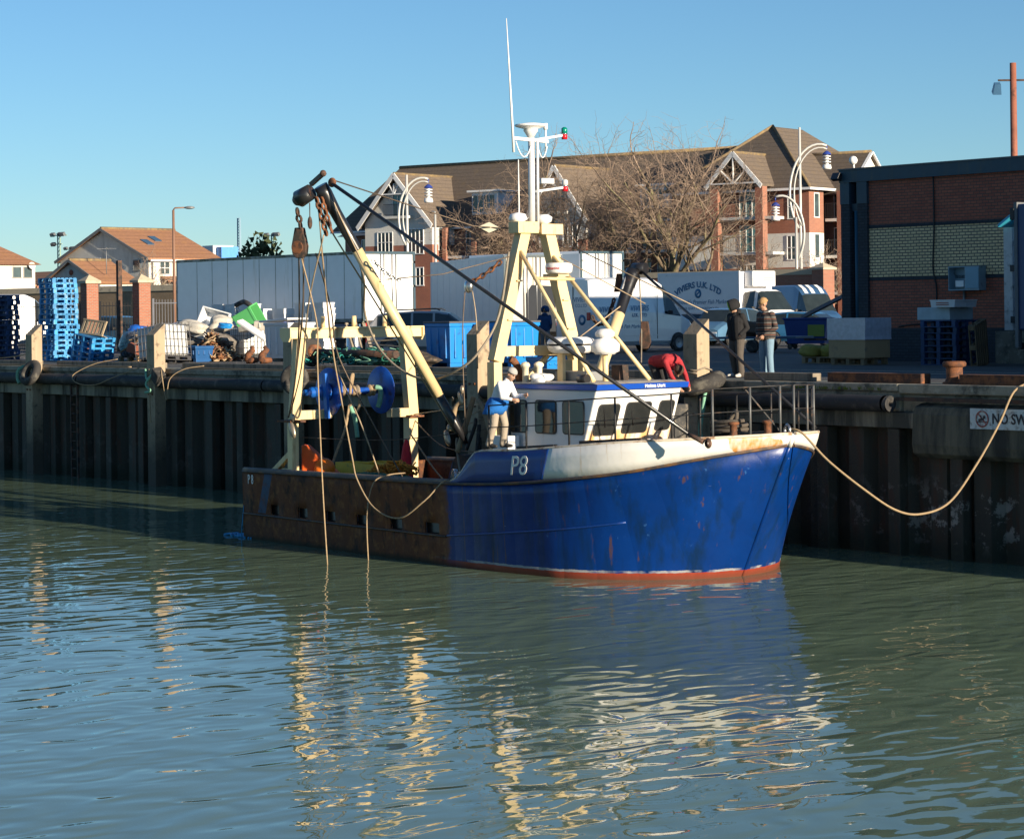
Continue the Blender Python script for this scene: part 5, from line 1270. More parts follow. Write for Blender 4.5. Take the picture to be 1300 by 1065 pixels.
# fore stays of the booms: long dark rods
mb = MB(); mb.cyl(TIP + V((.32, .08, .02)), (8.45, -6.98, 2.80), .036, n=10); part('boom_stay', mb, black_paint, bm1)
mb = MB(); mb.cyl((8.45, -6.98, 2.80), (8.72, -6.85, 2.66), .035, .05, n=10); mb.lathe((8.82, -6.83, 2.64), [(.05, -.04), (.1, 0), (.05, .04)], 10, (0, 1, 0)); part('stay_shackle', mb, dark_rust, bm1)
mb = MB(); mb.cyl(T2 + V((.15, .1, .0)), (8.0, -3.2, 2.75), .032, n=10); part('boom_stay', mb, black_paint, bm2)

# rigging wires
def w_(name, pts, r, m, par=None, sm=6):
    r = r * .78
    mb = MB(); mb.tube(spline(pts, sm) if sm else pts, r, 6); return part(name, mb, m, par, fix=False)
w_('topping_wire', [TIP + V((.3, .1, .1)), (1.28, -6.3, 6.85), (1.42, -5.95, 6.82), (1.9, -5.75, 6.78)], .018, wire, sm=0)
mb = MB(); mb.prism([(-.24, 0), (0, .11), (.24, 0), (0, -.11)], (1.40, -5.98, 6.82), V((.55, .4, -.05)).normalized(), (0, 0, 1), (-.03, .04, 0)); part('rigging_plate', mb, mat('cream_white', (.74, .68, .52), .45))
w_('topping_wire', [(.95, -8.3, 5.75), (1.4, -7.2, 5.85), (2.05, -5.95, 6.2)], .016, wire, sm=0)
chain('slack_chain', (.9, -8.6, 6.15), (1.05, -8.0, 5.72), .06, chrome, .018, None, .10)
chain('slack_chain', (1.44, -6.5, 5.68), (2.0, -6.15, 6.1), .03, rust, .024, None, .13)
mb = MB(); mb.ball((1.42, -6.55, 5.6), (.12, .08, .14), 10, 8); part('pulley_block', mb, chrome)
w_('hauling_wire', [(1.36, -6.6, 5.5), (1.25, -6.6, 4.4), (1.2, -6.5, 2.5)], .016, wire)
w_('hauling_wire', [(1.48, -6.5, 5.5), (1.6, -6.5, 4.9), (1.5, -6.4, 3.9)], .016, pale_wire)
w_('hauling_wire', [BLK + V((-.1, 0, -.25)), (-1.2, -9.0, 4.9), (-2.6, -8.2, 3.6), (-3.75, -7.62, 2.8)], .022, wire)
w_('hauling_wire', [BLK + V((.06, 0, -.25)), (-.9, -9.1, 5.2), (-2.4, -8.3, 3.8), (-3.7, -7.6, 2.9)], .022, wire)
w_('hauling_wire', [TIP + V((.1, 0, -1.0)), (-.5, -9.2, 5.4), (-2.2, -8.3, 3.9), (-3.65, -7.62, 2.95)], .022, pale_wire)
w_('hauling_wire', [(-.25, -9.55, 6.2), (.05, -9.4, 4.9), (.06, -9.4, 4.0), (.18, -9.4, 1.7), (.33, -9.4, -.05)], .02, rope_tan)
w_('hauling_wire', [TIP + V((-.05, -.05, -.1)), (-.5, -8.8, 5.6), (-1.95, -7.6, 4.1), (-1.2, -7.4, 2.6), (-1.1, -6.9, 1.2)], .02, pale_wire)
w_('hauling_wire', [(-.1, -9.3, 6.3), (-1.2, -8.2, 5.2), (-1.8, -7.6, 4.15), (-1.1, -7.2, 2.7), (-.3, -6.9, 1.4)], .02, wire)
w_('slack_rope', [TIP + V((-.15, .1, -1.2)), (-1.05, -8.3, 4.55), (-.74, -8.3, 3.4), (-.34, -8.3, 2.1), (-.12, -8.32, 1.62), (.51, -8.35, 1.09), (1.39, -8.35, .94), (2.06, -8.2, 1.33), (2.3, -7.8, 1.72), (2.0, -7.0, 1.2)], .02, rope_tan)
w_('slack_rope', [(-.6, -8.0, 1.0), (-.55, -7.85, 1.68), (-.3, -7.95, 1.5), (-.25, -8.2, .9), (-.2, -8.25, -.05)], .018, rope_tan) if False else w_('slack_rope', [(.3, -7.4, 1.75), (.22, -7.8, 1.72), (.05, -8.05, 1.55), (.1, -8.25, .9), (.2, -8.3, -.05)], .018, rope_tan)
w_('slack_rope', [TIP + V((.2, .3, -.55)), (-.3, -8.0, 5.9), (-1.6, -7.05, 5.1), (-1.19, -7, 4.36), (-.34, -7, 3.86), (.63, -7, 3.68), (1.57, -7, 3.88), (2.05, -6.8, 4.25), (2.1, -6.3, 5.0), (1.95, -5.9, 6.3)], .032, rope_grey)
w_('boom_wire', [TIP + V((.1, .06, .05)), TIP + dir_ * -.9 + V((.12, -.05, 0)), TIP + dir_ * -2.6 + V((.02, -.1, 0)), TIP + dir_ * -4.4 + V((-.02, -.1, 0)), TIP + dir_ * -6.0 + V((-.05, -.02, 0))], .02, pale_wire, bm1)
w_('boom_wire', [TIP + V((0, -.1, -.4)), TIP + dir_ * -1.2 + V((-.3, -.15, 0)), TIP + dir_ * -2.8 + V((-.2, -.13, 0)), TIP + dir_ * -5.9 + V((-.12, -.05, 0))], .022, rope_tan, bm1)
for a, b_ in (((1.2, -5.0, 3.6), (2.9, -3.7, 5.15)), ((1.9, -4.1, 6.4), (4.8, -3.0, 5.0)), ((2.1, -4.7, 6.2), (2.9, -3.0, 5.2)), ((1.5, -5.9, 3.2), (-3.6, -4.3, 2.75)), ((1.4, -5.6, 3.3), (.2, -5.8, 2.8)), ((1.2, -5.8, 2.9), (-.1, -5.8, 2.6))):
    w_('rigging_wire', [a, b_], .016, pale_wire, sm=0)
w_('rigging_wire', [(-3.7, -7.3, 2.35), (-2, -6, 2.3), (.2, -4.6, 2.6)], .014, wire)
w_('rigging_wire', [(-3.6, -4.4, 2.3), (-2.2, -4.8, 1.6), (-1.2, -5.2, 1.35)], .025, rope_tan)
w_('rigging_wire', [(-3.7, -4.2, 2.6), (-2.3, -4.4, 2.05), (-.6, -4.4, 2.0)], .016, wire)
chain('slack_chain', T2 + V((-.35, -.25, -.6)), (1.05, -2.9, 4.95), .35, dark_rust, .022, None, .12)
w_('hauling_wire', [T2 + V((.15, .05, -.1)), T2 + V((.25, .0, -1.2)), (2.3, -2.6, 3.9)], .02, rope_grey)

# ---------------------------------------------------------------- deck gear
orange = mat('orange_tarpaulin', (.78, .12, .015), .6, var=.15, bump=.4, bs=8)
mb = MB(); mb.prism([(0, .0), (1.05, .0), (1.0, .38), (.12, 1.18), (0, 1.2)], (-3.9, -7.2, .98), (.75, .66, 0), (0, 0, 1), (-.2, .25, 0)); part('orange_net_cover', mb, orange, bevel=.04)
mb = MB(); mb.ball((-3.5, -6.85, 1.64), (.22, .25, .24), 14, 10); part('orange_buoy', mb, mat('orange_buoy', (.80, .17, .01), .45, var=.05))
gn = mat('green_net', (.015, .13, .09), .95, var=.35, vs=12, bump=1, bs=45)
mb = MB(); rnd = random.Random(11)
rows = []
for i in range(15):
    rows.append([V((-3.3 + i * .16, -7.3 + j * .22, 1.15 + .42 * math.sin(min(1, (i + .5) / 4) * 1.57) * math.sin(min(1, (15 - i) / 4) * 1.57) * (1 - ((j - 4) / 5) ** 2) + rnd.uniform(-.04, .04))) for j in range(9)])
mb.grid(rows); part('green_net_heap', mb, gn, fix=False)
yb = mat('yellow_box', (.76, .46, .03), .5, var=.1, stain=(.4, .25, .05), amt=.33, ss=4)
for x, y, z, rz_ in ((-5.0, -5.0, 1.5, .1), (-4.15, -5.05, 1.5, -.05), (-4.6, -4.4, 1.5, .3)):
    mb = MB(); mt = Euler((0, 0, rz_)).to_matrix()
    for c, d in (((0, 0, -.14), (.8, .48, .02)), ((0, -.23, 0), (.8, .02, .28)), ((0, .23, 0), (.8, .02, .28)), ((-.39, 0, 0), (.02, .44, .28)), ((.39, 0, 0), (.02, .44, .28))):
        mb.box(V((x, y, z)) + mt @ V(c), d, (0, 0, rz_))
    mb.box((x, y, z + .145), (.86, .54, .025), (0, 0, rz_)) if False else None
    part('fish_box', mb, yb)
mb = MB(); rnd = random.Random(12)
for i in range(70):
    p = V((-3.0 + rnd.gauss(0, .25), -5.4 + rnd.gauss(0, .2), 1.36 + rnd.uniform(0, .3)))
    pp = [p + V((rnd.uniform(-.2, .2), rnd.uniform(-.2, .2), rnd.uniform(-.12, .12))) for _ in range(4)]
    mb.tube(spline([p] + pp, 3), rnd.uniform(.015, .03), 5, cap=False)
part('orange_net_heap', mb, mat('orange_net', (.80, .27, .03), .9, var=.3), fix=False)
mb = MB(); mb.tube(spline([(-3.4, -4.67, 2.2), (-3.39, -4.68, 1.95), (-3.38, -4.7, 1.6), (-3.37, -4.69, 1.35), (-3.37, -4.69, 1.25)], 4), [.03, .05, .07, .09, .1, .11, .12, .12, .13, .14, .14, .15, .15, .14, .13, .1, .05], 10); part('red_net_bag', mb, mat('red_bag', (.75, .03, .04), .8, bump=.7, bs=30), fix=False)
mb = MB(); mb.cyl((1.4, -6.9, 1.62), (1.62, -6.45, 1.62), .17, n=18); mb.cyl((1.36, -6.98, 1.62), (1.4, -6.9, 1.62), .24, n=18); part('warping_drum', mb, chrome)
mb = MB(); mb.b2((-.4, -5.6, .56), (1.4, -4.2, 1.5)); mb.cyl((-.3, -5.5, 1.7), (-.3, -4.3, 1.7), .32, n=16); mb.cyl((.8, -5.5, 1.75), (.8, -4.3, 1.75), .36, n=16); part('trawl_winch', mb, dark_rust, bevel=.01)
for (x, y, z, d) in ((1.55, -5.5, 2.3, (.5, .6, 1.6)), (.95, -4.4, 2.2, (.4, .5, 1.3)), (1.75, -4.9, 1.6, (.35, 1.0, 1.8))):
    mb = MB(); mb.box((x, y, z), d, (0, 0, .15)); part('deck_machinery', mb, mat('oily_steel', (.05, .05, .05), .5, .2, var=.4, vs=6, stain=(.2, .17, .13), amt=.4, ss=6), bevel=.03)
rnd = random.Random(21)
for i in range(10):
    a = V((rnd.uniform(.6, 1.7), rnd.uniform(-6.6, -5.6), rnd.uniform(2.0, 3.3))); b_ = a + V((rnd.uniform(-.5, .3), rnd.uniform(-.3, .3), rnd.uniform(-1.2, -.5)))
    mb = MB(); mb.tube(spline([a, a.lerp(b_, .4) + V((rnd.uniform(-.15, .15), 0, .1)), b_], 5), rnd.uniform(.02, .06), 7); part('hydraulic_hose', mb, [black_rubber, rope_grey, wood_grey, rope_tan][i % 4], fix=False)
for (p, s) in (((-3.55, -7.66, 2.55), 1.0), ((-2.35, -4.3, 2.25), .9), ((1.3, -6.7, 3.3), .7)):
    mb = MB(); mb.ball(V(p), (.1 * s, .06 * s, .22 * s), 10, 8, rot=(0, -.45, 0)); mb.ball(V(p) + V((.05, 0, .25 * s)), (.05, .04, .09), 8, 6); part('hanging_block', mb, mat('shiny_block', (.4, .33, .25), .35, .6, var=.3, vs=8))
mb = MB(); mb.tube(spline([(.3, -4.6, 2.0), (-.3, -4.8, 1.75), (-1.0, -5, 1.7), (-.4, -5, 1.95), (.2, -4.9, 1.85), (.7, -4.7, 2.1)], 6), .03, 6); part('green_rope_tangle', mb, mat('teal_rope', (.02, .25, .22), .9), fix=False)
mb = MB(); mb.b2((-5.6, -7.3, 1.25), (-4.4, -6.6, 1.56)); part('stern_locker', mb, yb, bevel=.02)

mb = MB(); mb.b2((2.5, -3.1, 2.3), (3.5, -2.35, 3.085)); part('deck_locker', mb, MC['oily_steel'], bevel=.02)
# mooring lines (tied to both boat and quay)
def moor(label, pts, r, m, sm=8):
    mb = MB(); mb.tube(spline(pts, sm), r, 8); tag(mb.build('mooring_rope', m, fix=False), label, 'rope')
moor('long tan mooring rope sagging from the bow to the quay edge at right', [(8.95, -4.92, 2.82), (9.25, -4.86, 2.76), (9.55, -4.5, 2.25), (9.88, -3.9, 1.7), (10.02, -3.2, 1.28), (10.12, -2.6, 1.17), (10.22, -1.9, 1.36), (10.3, -1.2, 2.05), (10.36, -.6, 2.8), (10.4, -.2, 3.4), (10.45, .3, 3.58)], .022, rope_tan)
# ------------------------------------------------------------------ bare winter trees
bark = mat('bark', (.17, .13, .09), .9, var=.3, vs=2, stain=(.26, .24, .12), amt=.42, ss=1.5)
twigm = mat('twigs', (.30, .22, .165), .9, var=.3, vs=1)
def bare_tree(label, loc, h, spread, seed, trunk_r=.25, forks=4, dens=1.0, lean=0, twig=twigm, low=.22, grp='bare trees behind the boundary wall'):
    rnd = random.Random(seed)
    t = thing('bare_tree', label, 'tree', loc, group=grp)
    mt, mw = MB(), MB()
    def rv(s): return V((rnd.gauss(0, s), rnd.gauss(0, s), rnd.gauss(0, s)))
    def branch(p, d, L, r, lvl):
        n = 4 if lvl < 3 else 3
        pts = [p]; dirs = [d]
        for i in range(n):
            dd = (dirs[-1] + rv(.13 + .035 * lvl) + V((0, 0, .12 if 0 < lvl < 3 else .06))).normalized()
            dirs.append(dd); pts.append(pts[-1] + dd * (L / n))
        r1 = r * (.62 if lvl < 2 else .5)
        (mt if lvl < 3 else mw).tube(pts, [r + (r1 - r) * i / n for i in range(n + 1)], 7 if lvl < 2 else 5 if lvl < 3 else 3, cap=False)
        if lvl >= 5: return
        k = (forks + 1 if lvl == 0 else 4 if lvl < 3 else 4) if dens >= 1 else 3
        if lvl == 3: k = int(3 * dens + .5)
        if lvl == 4: k = int(3 * dens + .5)
        for i in range(k):
            s = (.35 + .65 * (i + rnd.random()) / k) if lvl else (.45 + .55 * (i + rnd.random()) / k)
            j = min(n - 1, int(s * n)); q = pts[j].lerp(pts[j + 1], s * n - j)
            a, b, _ = basis(dirs[j + 1]); ph = rnd.uniform(0, 6.28) if lvl else 6.28 * i / k + rnd.uniform(-.4, .4)
            ang = rnd.uniform(.5, 1.15) if lvl else rnd.uniform(.45, .95)
            nd_ = (dirs[j + 1] * math.cos(ang) + (a * math.cos(ph) + b * math.sin(ph)) * math.sin(ang))
            nd_ = V((nd_.x * spread, nd_.y * spread, nd_.z)).normalized()
            branch(q, nd_, L * (rnd.uniform(.75, 1.0) if lvl == 0 else rnd.uniform(.5, .8)), max(.0065, (r + (r1 - r) * s) * rnd.uniform(.42, .6)), lvl + 1)
        if lvl < 4: branch(pts[-1], dirs[-1], L * .72, max(.0065, r1), lvl + 1)
    branch(V((0, 0, 0)), V((lean, 0, 1)).normalized(), h * low * 1.3, trunk_r, 0)
    zs = sorted(p[2] for p in mw.v); k = h / zs[int(len(zs) * .975)]
    for m_ in (mt, mw): m_.v = [(p[0] * k, p[1] * k, p[2] * k) for p in m_.v]
    mt.build('trunk', bark, t, fix=False); mw.build('crown', twig, t, fix=False)
    return t
bare_tree('tallest bare tree in front of the apartments, left of the porch gable', (-71.1, 65, GZ), 12.4, 1.2, 4, .30, 5)
bare_tree('bare tree behind the cream mast frame, second from left', (-78.5, 63.2, GZ), 11.6, 1.2, 12, .26, 5, 1.3)
bare_tree('bare tree between the mast pole and the tallest tree', (-75.2, 66, GZ), 10.6, 1.15, 23, .22, 4)
bare_tree('low dark bare tree left of the mast frame, over the second trailer', (-80.5, 57, GZ), 7.8, 1.4, 31, .2, 5, 1.3, low=.15)
bare_tree('slim bare tree with thin twigs just left of the brick porch pillar', (-68.6, 66, GZ), 8.2, .9, 44, .13, 3, .75)
bare_tree('bare sapling in front of the lower balconies', (-67.0, 68.5, GZ), 6.6, .8, 52, .09, 3, .75)
bare_tree('bare shrub against the corner by the gate pillar at the end of the wall', (-57.7, 66, GZ), 5.0, .9, 61, .08, 3, .75, low=.14)
bare_tree('small pollarded bare tree by the grey outbuilding', (-90, 37.5, GZ), 5.2, .8, 71, .2, 3, .75, grp=None)
# evergreen bush on the skyline
def leafy(label, loc, r, seed, m):
    rnd = random.Random(seed); t = thing('evergreen_tree', label, 'tree', loc); mb = MB()
    mt = MB(); mt.tube([(0, 0, 0), (.1, 0, r[2] * .8)], [.25, .1], 7); mt.build('trunk', bark, t)
    for i in range(900):
        d = V((rnd.gauss(0, 1), rnd.gauss(0, 1), rnd.gauss(0, 1))).normalized() * rnd.uniform(.45, 1) ** .5 * (1 + .2 * math.sin(i * .7))
        c = V((d.x * r[0], d.y * r[1], r[2] * 1.05 + d.z * r[2] * .75)); s = rnd.uniform(.18, .4)
        e = Euler((rnd.uniform(0, 6), rnd.uniform(0, 6), rnd.uniform(0, 6))).to_matrix()
        mb.add([c + e @ V((-s, -s * .4, 0)), c + e @ V((s, -s * .4, 0)), c + e @ V((0, s, 0))], [(0, 1, 2)])
    mb.build('crown', m, t, fix=False)
leafy('dark round evergreen tree on the skyline above the left end of the trailer', (-151, 86, GZ), (2.2, 2.2, 5.2), 3, mat('evergreen', (.05, .065, .025), .9, var=.4, vs=.6))
# ------------------------------------------------------------------ vehicles
tail_red = mat('tail_lamp_red', (.45, .012, .015), .25, var=.05, spec=.7)
lamp_clear = mat('headlamp_clear', (.55, .57, .6), .15, .3, var=.05)
plate_w = mat('plate_white', (.75, .75, .72), .5); plate_y = mat('plate_yellow', (.7, .5, .05), .5)
rim_m = mat('wheel_rim', (.33, .34, .35), .4, .6, var=.15)
plastic_k = mat('black_plastic', (.025, .025, .027), .6)
def paint(name, c, rough=.28): return mat(name, c, rough, .15, var=.06, coat=.6, stain=(.22, .2, .17), amt=.27, ss=3, bump=0)
def wheel(par, x, y, r, w_=.21):
    s = 1 if y > 0 else -1
    mb = MB(); mb.lathe((x, y - s * w_ / 2, r), [(r * .62, 0), (r * .96, 0), (r, .03), (r, w_ - .03), (r * .96, w_), (r * .62, w_)], 22, (0, s, 0)); t = mb.build('wheel', tyre_rubber, par)
    mb = MB(); mb.lathe((x, y - s * w_ / 2, r), [(0, w_ - .06), (r * .2, w_ - .02), (r * .5, w_ - .05), (r * .62, w_ - .01), (r * .66, w_ - .01)], 18, (0, s, 0)); mb.build('rim', rim_m, t)
def car(name, label, cat, loc, rz, prof, W, zb, side_g, ws_g, rw_g, m, wheels, wr=.31, lower=None, glass=None, group=None, sill=None):
    """prof: stations (x, roof z, belt z, half-width factor); windows live in the band between belt and roof"""
    o = thing(name, label, cat, loc, rz, group); rows = []
    hw = W / 2
    for x, zr, bl, k in prof:
        h = hw * k; bl = min(bl, zr - .06); t = max(0, zr - bl)
        q = [(h * .90, zb), (h, zb + .14), (h * 1.0, (zb + bl) / 2), (h * .985, bl), (h * (.985 - .17 * min(1, t / .5)), zr - .07), (h * (.72 - .1 * min(1, t)), zr - .008), (0, zr)]
        rows.append([V((x, -a, z)) for a, z in q] + [V((x, a, z)) for a, z in q[:-1]][::-1])
    body = MB(); n = 13; g_side = {}; g_ws = MB(); g_rw = MB()
    for i in range(len(rows) - 1):
        for j in range(n - 1):
            qd = [rows[i][j], rows[i + 1][j], rows[i + 1][j + 1], rows[i][j + 1]]
            jj = min(j, 11 - j)
            if i in side_g and jj == 3: g_side.setdefault((j, side_g[i]), MB()).add(qd, [(0, 1, 2, 3)]); continue
            if i in ws_g and jj >= 4: g_ws.add(qd, [(0, 1, 2, 3)], 0, True); continue
            if i in rw_g and jj >= 4: g_rw.add(qd, [(0, 1, 2, 3)], 0, True); continue
            body.add(qd, [(0, 1, 2, 3)], 1 if (lower and jj == 0) else 0, jj not in (3,))
    body.add(rows[0], [tuple(range(n))]); body.add(rows[-1], [tuple(range(n))[::-1]])
    body.build('body', [m, lower or m], o)
    gl = glass or glass_mat('car_glass', (.02, .028, .03), .06)
    for mb in g_side.values():
        mb.build('side_window', gl, o)
    if g_ws.v: g_ws.build('windscreen', gl, o)
    if g_rw.v: g_rw.build('rear_window', gl, o)
    for x in wheels:
        for s in (-1, 1):
            mb = MB(); mb.lathe((x, s * (hw - .03), wr), [(0, .035), (wr * 1.16, .035)], 20, (0, s, 0)); mb.build('wheel_arch', plastic_k, o)
            wheel(o, x, s * (hw - .05), wr)
    x0, x1 = prof[0][0], prof[-1][0]
    kr, kf = hw * prof[0][3], hw * prof[-1][3]
    zl = prof[-1][1] - .22; zt_ = min(prof[0][2], prof[0][1]) - .12
    for s in (-1, 1):
        mb = MB(); mb.box((x1 - .02, s * kf * .74, zl), (.12, kf * .36, .16)); mb.build('headlight', lamp_clear, o, .03)
        mb = MB(); mb.box((x0 + .03, s * kr * .90, zt_), (.1, kr * .2, .30)); mb.build('tail_lamp', tail_red, o, .02)
        i = max(ws_g) if ws_g else len(prof) - 3
        mb = MB(); mb.box((prof[i][0] - .1, s * (hw + .1), prof[i][2] + .1), (.1, .2, .15)); mb.build('wing_mirror', plastic_k, o, .03)
    mb = MB(); mb.box((x1 + .0, 0, zb + .2), (.1, kf * 1.9, .24)); mb.build('bumper', sill or m, o, .03)
    mb = MB(); mb.box((x1 + .01, 0, zl - .02), (.06, kf * .8, .13)); mb.build('grille', plastic_k, o, .01)
    mb = MB(); mb.box((x0 - .0, 0, zb + .2), (.1, kr * 1.9, .24)); mb.build('bumper', sill or m, o, .03)
    mb = MB(); mb.box((x1 + .055, 0, zb + .22), (.012, .5, .11)); mb.build('number_plate', plate_w, o)
    mb = MB(); mb.box((x0 - .055, 0, zb + .3), (.012, .5, .11)); mb.build('number_plate', plate_y, o)
    return o
EST = [(-2.25, .95, .78, .90), (-2.18, 1.18, .92, .95), (-1.85, 1.56, .96, .98), (-1.4, 1.62, .97, 1), (-.6, 1.66, .97, 1), (-.52, 1.66, .97, 1), (.2, 1.65, .95, 1), (.28, 1.65, .95, 1), (.75, 1.58, .94, 1), (1.45, 1.06, .93, .99), (1.95, .92, .84, .95), (2.25, .74, .66, .86)]
SG = {2: 'a', 3: 'a', 5: 'b', 7: 'c', 8: 'c'}
o = car('parked_car', 'silver grey estate car with roof rails parked beside the long white trailer', 'car', (-29.2, 15.3, GZ), R(44), EST, 1.82, .24, SG, {8}, {1}, paint('silver_paint', (.36, .36, .37)), (-1.4, 1.38), .33, paint('silver_lower', (.30, .29, .27)))
for s in (-1, 1):
    mb = MB(); mb.tube([(-1.6, s * .62, 1.62), (-1.5, s * .62, 1.70), (.3, s * .62, 1.74), (.45, s * .62, 1.67)], .022, 7); mb.build('roof_rail', plastic_k, o)
HAT = [(-1.95, .85, .75, .88), (-1.9, 1.1, .88, .94), (-1.5, 1.40, .92, .98), (-.7, 1.46, .92, 1), (-.62, 1.46, .92, 1), (.15, 1.43, .9, 1), (.22, 1.43, .9, 1), (.5, 1.36, .89, 1), (1.2, .98, .87, .98), (1.7, .86, .78, .93), (1.95, .68, .6, .84)]
SH = {2: 'a', 4: 'b', 6: 'c', 7: 'c'}
car('parked_car', 'dark hatchback with a bright red tail lamp in front of the fish lorry', 'car', (-38.9, 38.6, GZ), R(100), HAT, 1.76, .22, SH, {7}, {1}, paint('dark_paint', (.03, .03, .035)), (-1.25, 1.2))
car('parked_car', 'light blue car facing the camera beside the dark hatchback', 'car', (-36.9, 37.6, GZ), R(-72), EST, 1.8, .22, SG, {8}, {1}, paint('pale_blue_paint', (.10, .22, .36)), (-1.4, 1.38))
car('parked_car', 'bright blue car parked behind the two standing men', 'car', (-29.6, 35.4, GZ), R(18), HAT, 1.74, .22, SH, {7}, {1}, paint('bright_blue_paint', (.04, .20, .40)), (-1.25, 1.2))
car('parked_car', 'dark blue car half hidden behind the railings at left', 'car', (-63.5, 21.5, GZ), R(20), EST, 1.8, .22, SG, {8}, {1}, paint('navy_car_paint', (.03, .09, .17)), (-1.4, 1.38))
VAN = [(-2.8, 2.0, 1.5, .95), (-2.76, 2.78, 1.55, .97), (-2.5, 2.84, 1.55, 1), (.5, 2.84, 1.5, 1), (.62, 2.82, 1.5, 1), (1.05, 2.62, 1.46, 1), (1.35, 2.35, 1.40, .99), (1.95, 1.48, 1.34, .97), (2.45, 1.26, 1.12, .93), (2.72, 1.02, .9, .86)]
vw = paint('van_white', (.72, .73, .74))
van = car('delivery_van', 'white high-roofed fish company van with faint blue lettering, nose pointing inland', 'van', (-28.0, 23.8, GZ), R(92), VAN, 2.0, .28, {5: 'c', 6: 'c'}, {6}, set(), vw, (-1.75, 1.75), .34, sill=plastic_k)
ltb = mat('lettering_blue', (.03, .17, .33), .5)
def side_text(par, body, size, x, y, z, sx=1, shear=0, arc=None, m=None):
    return text_mesh(body, size, m or ltb, 'lettering', par, .002, shear=shear, loc=(x, y, z), rot=(R(90), 0, 0), sx=sx, arc=arc)
side_text(van, 'VIVIERS', .30, -1.9, -1.004, 1.62, 1.0, .1); side_text(van, 'U.K. LTD', .2, -1.9, -1.004, 1.36, 1.0)
side_text(van, 'VIVIERS', .30, -.3, -1.004, 1.66, 1.0, .1); side_text(van, 'U.K. LTD', .2, -.3, -1.004, 1.40, 1.0)
side_text(van, 'Fresh Fish Market', .2, -.9, -1.006, .98, 1.0, .25)
for z_, L0, L1 in ((1.18, -2.7, .6), (.62, -2.7, 1.0)):
    mb = MB(); mb.b2((L0, -1.018, z_), (L1, -1.0, z_ + .03)); mb.build('body_crease', vw, van)
mb = MB(); mb.b2((.62, -1.012, .5), (.64, -1.0, 2.2)); mb.build('door_gap', plastic_k, van)
mb = MB(); mb.b2((-.02, -1.02, .4), (.08, -1.0, .95)); mb.build('door_handle', plastic_k, van)
r1 = text_mesh('VIVIERS', .26, ltb, 'lettering', van, .002, loc=(-2.805, -.45, 2.0), rot=(R(90), 0, R(-90))); text_mesh('CO.LTD', .18, ltb, 'lettering', van, .002, loc=(-2.805, -.45, 1.78), rot=(R(90), 0, R(-90)))
mb = MB(); mb.lathe((-2.806, -.5, 1.25), [(.1, 0), (.2, 0), (.2, -.006), (.1, -.006)], 20, (1, 0, 0)); mb.build('emblem', ltb, van)
mb = MB(); mb.b2((-2.81, -.012, .5), (-2.79, .012, 2.5)); mb.build('rear_door_gap', plastic_k, van)

def box_trailer(name, label, cat, loc, rz, L, W, z0, z1, m, endm, wheels=(), bars=True, group=None, side=None, legs=True):
    """box body: x from -L (front) to 0 (rear doors face +x), near side at y=0"""
    o = thing(name, label, cat, loc, rz, group)
    mb = MB(); mb.b2((-L, 0, z0), (-.04, W, z1)); mb.build('box_body', m, o, .03)
    mb = MB()
    for x in (-L, -.08):
        for y in (-.012, W - .06): mb.b2((x, y, z0 - .02), (x + .08, y + .07, z1 + .015))
    mb.b2((-L, -.012, z1 - .1), (0, .06, z1 + .015)); mb.b2((-L, -.012, z0 - .05), (0, .06, z0 + .08))
    for i in range(1, int(L / 1.22)): mb.b2((-1.22 * i - .012, -.007, z0 + .08), (-1.22 * i + .012, .02, z1 - .1))
    mb.build('edge_rails', side or m, o)
    for y in (.1, W / 2 + .01):
        mb = MB(); mb.b2((-.04, y, z0 + .08), (.0, y + W / 2 - .11, z1 - .1)); d = mb.build('rear_door', endm, o, .015)
        if bars:
            for k in (.66, .8) if y < W / 2 else (.12, .28):
                mb = MB(); yy = y + (W / 2 - .11) * k; mb.cyl((.035, yy, z0 + .05), (.035, yy, z1 - .08), .02, n=8); mb.build('lock_bar', galv, d)
            for zz in (z0 + .35, (z0 + z1) / 2, z1 - .4):
                mb = MB(); yh = y - .05 if y < W / 2 else y + W / 2 - .2; mb.b2((0, yh, zz - .04), (.025, yh + .2, zz + .04)); mb.build('hinge', galv, d)
    mb = MB(); mb.b2((-.03, -.01, z0), (.025, .09, z1)); mb.b2((-.03, W - .09, z0), (.025, W + .01, z1)); mb.b2((-.03, .09, z1 - .09), (.025, W - .09, z1 + .01)); mb.build('door_frame', dark_steel if bars else m, o)
    mb = MB(); mb.b2((-L + .2, .3, z0 - .28), (-.1, W - .3, z0 - .02)); mb.build('chassis', plastic_k, o)
    for s in (.12, W - .27):
        mb = MB(); mb.b2((-.06, s, z0 - .2), (.01, s + .15, z0 - .08)); mb.build('tail_lamp', tail_red, o)
    for x in wheels:
        for y in (.15, W - .15):
            s = 1 if y > W / 2 else -1
            mb = MB(); r = .5; mb.lathe((x, y, r - .0), [(0, .1), (r * .4, .06), (r * .55, .1), (r * .97, .1), (r, .06), (r, -.15), (0, -.15)], 22, (0, s, 0)); mb.build('wheel', tyre_rubber, o)
    if legs:
        for y in (.4, W - .4):
            mb = MB(); mb.b2((-L + 2.4, y - .06, 0), (-L + 2.52, y + .06, z0 - .2)); mb.build('landing_leg', grey_steel, o)
    return o
dirty_w = mat('trailer_side', (.80, .84, .88), .28, var=.05, spec=.8, stain=(.52, .54, .50), amt=.30, ss=1.6, streak=True, rnd=0, bump=0)
green_d = mat('algae_edge', (.34, .37, .33), .7, var=.3, vs=1.5, stain=(.13, .15, .09), amt=.5, ss=2, rnd=0)
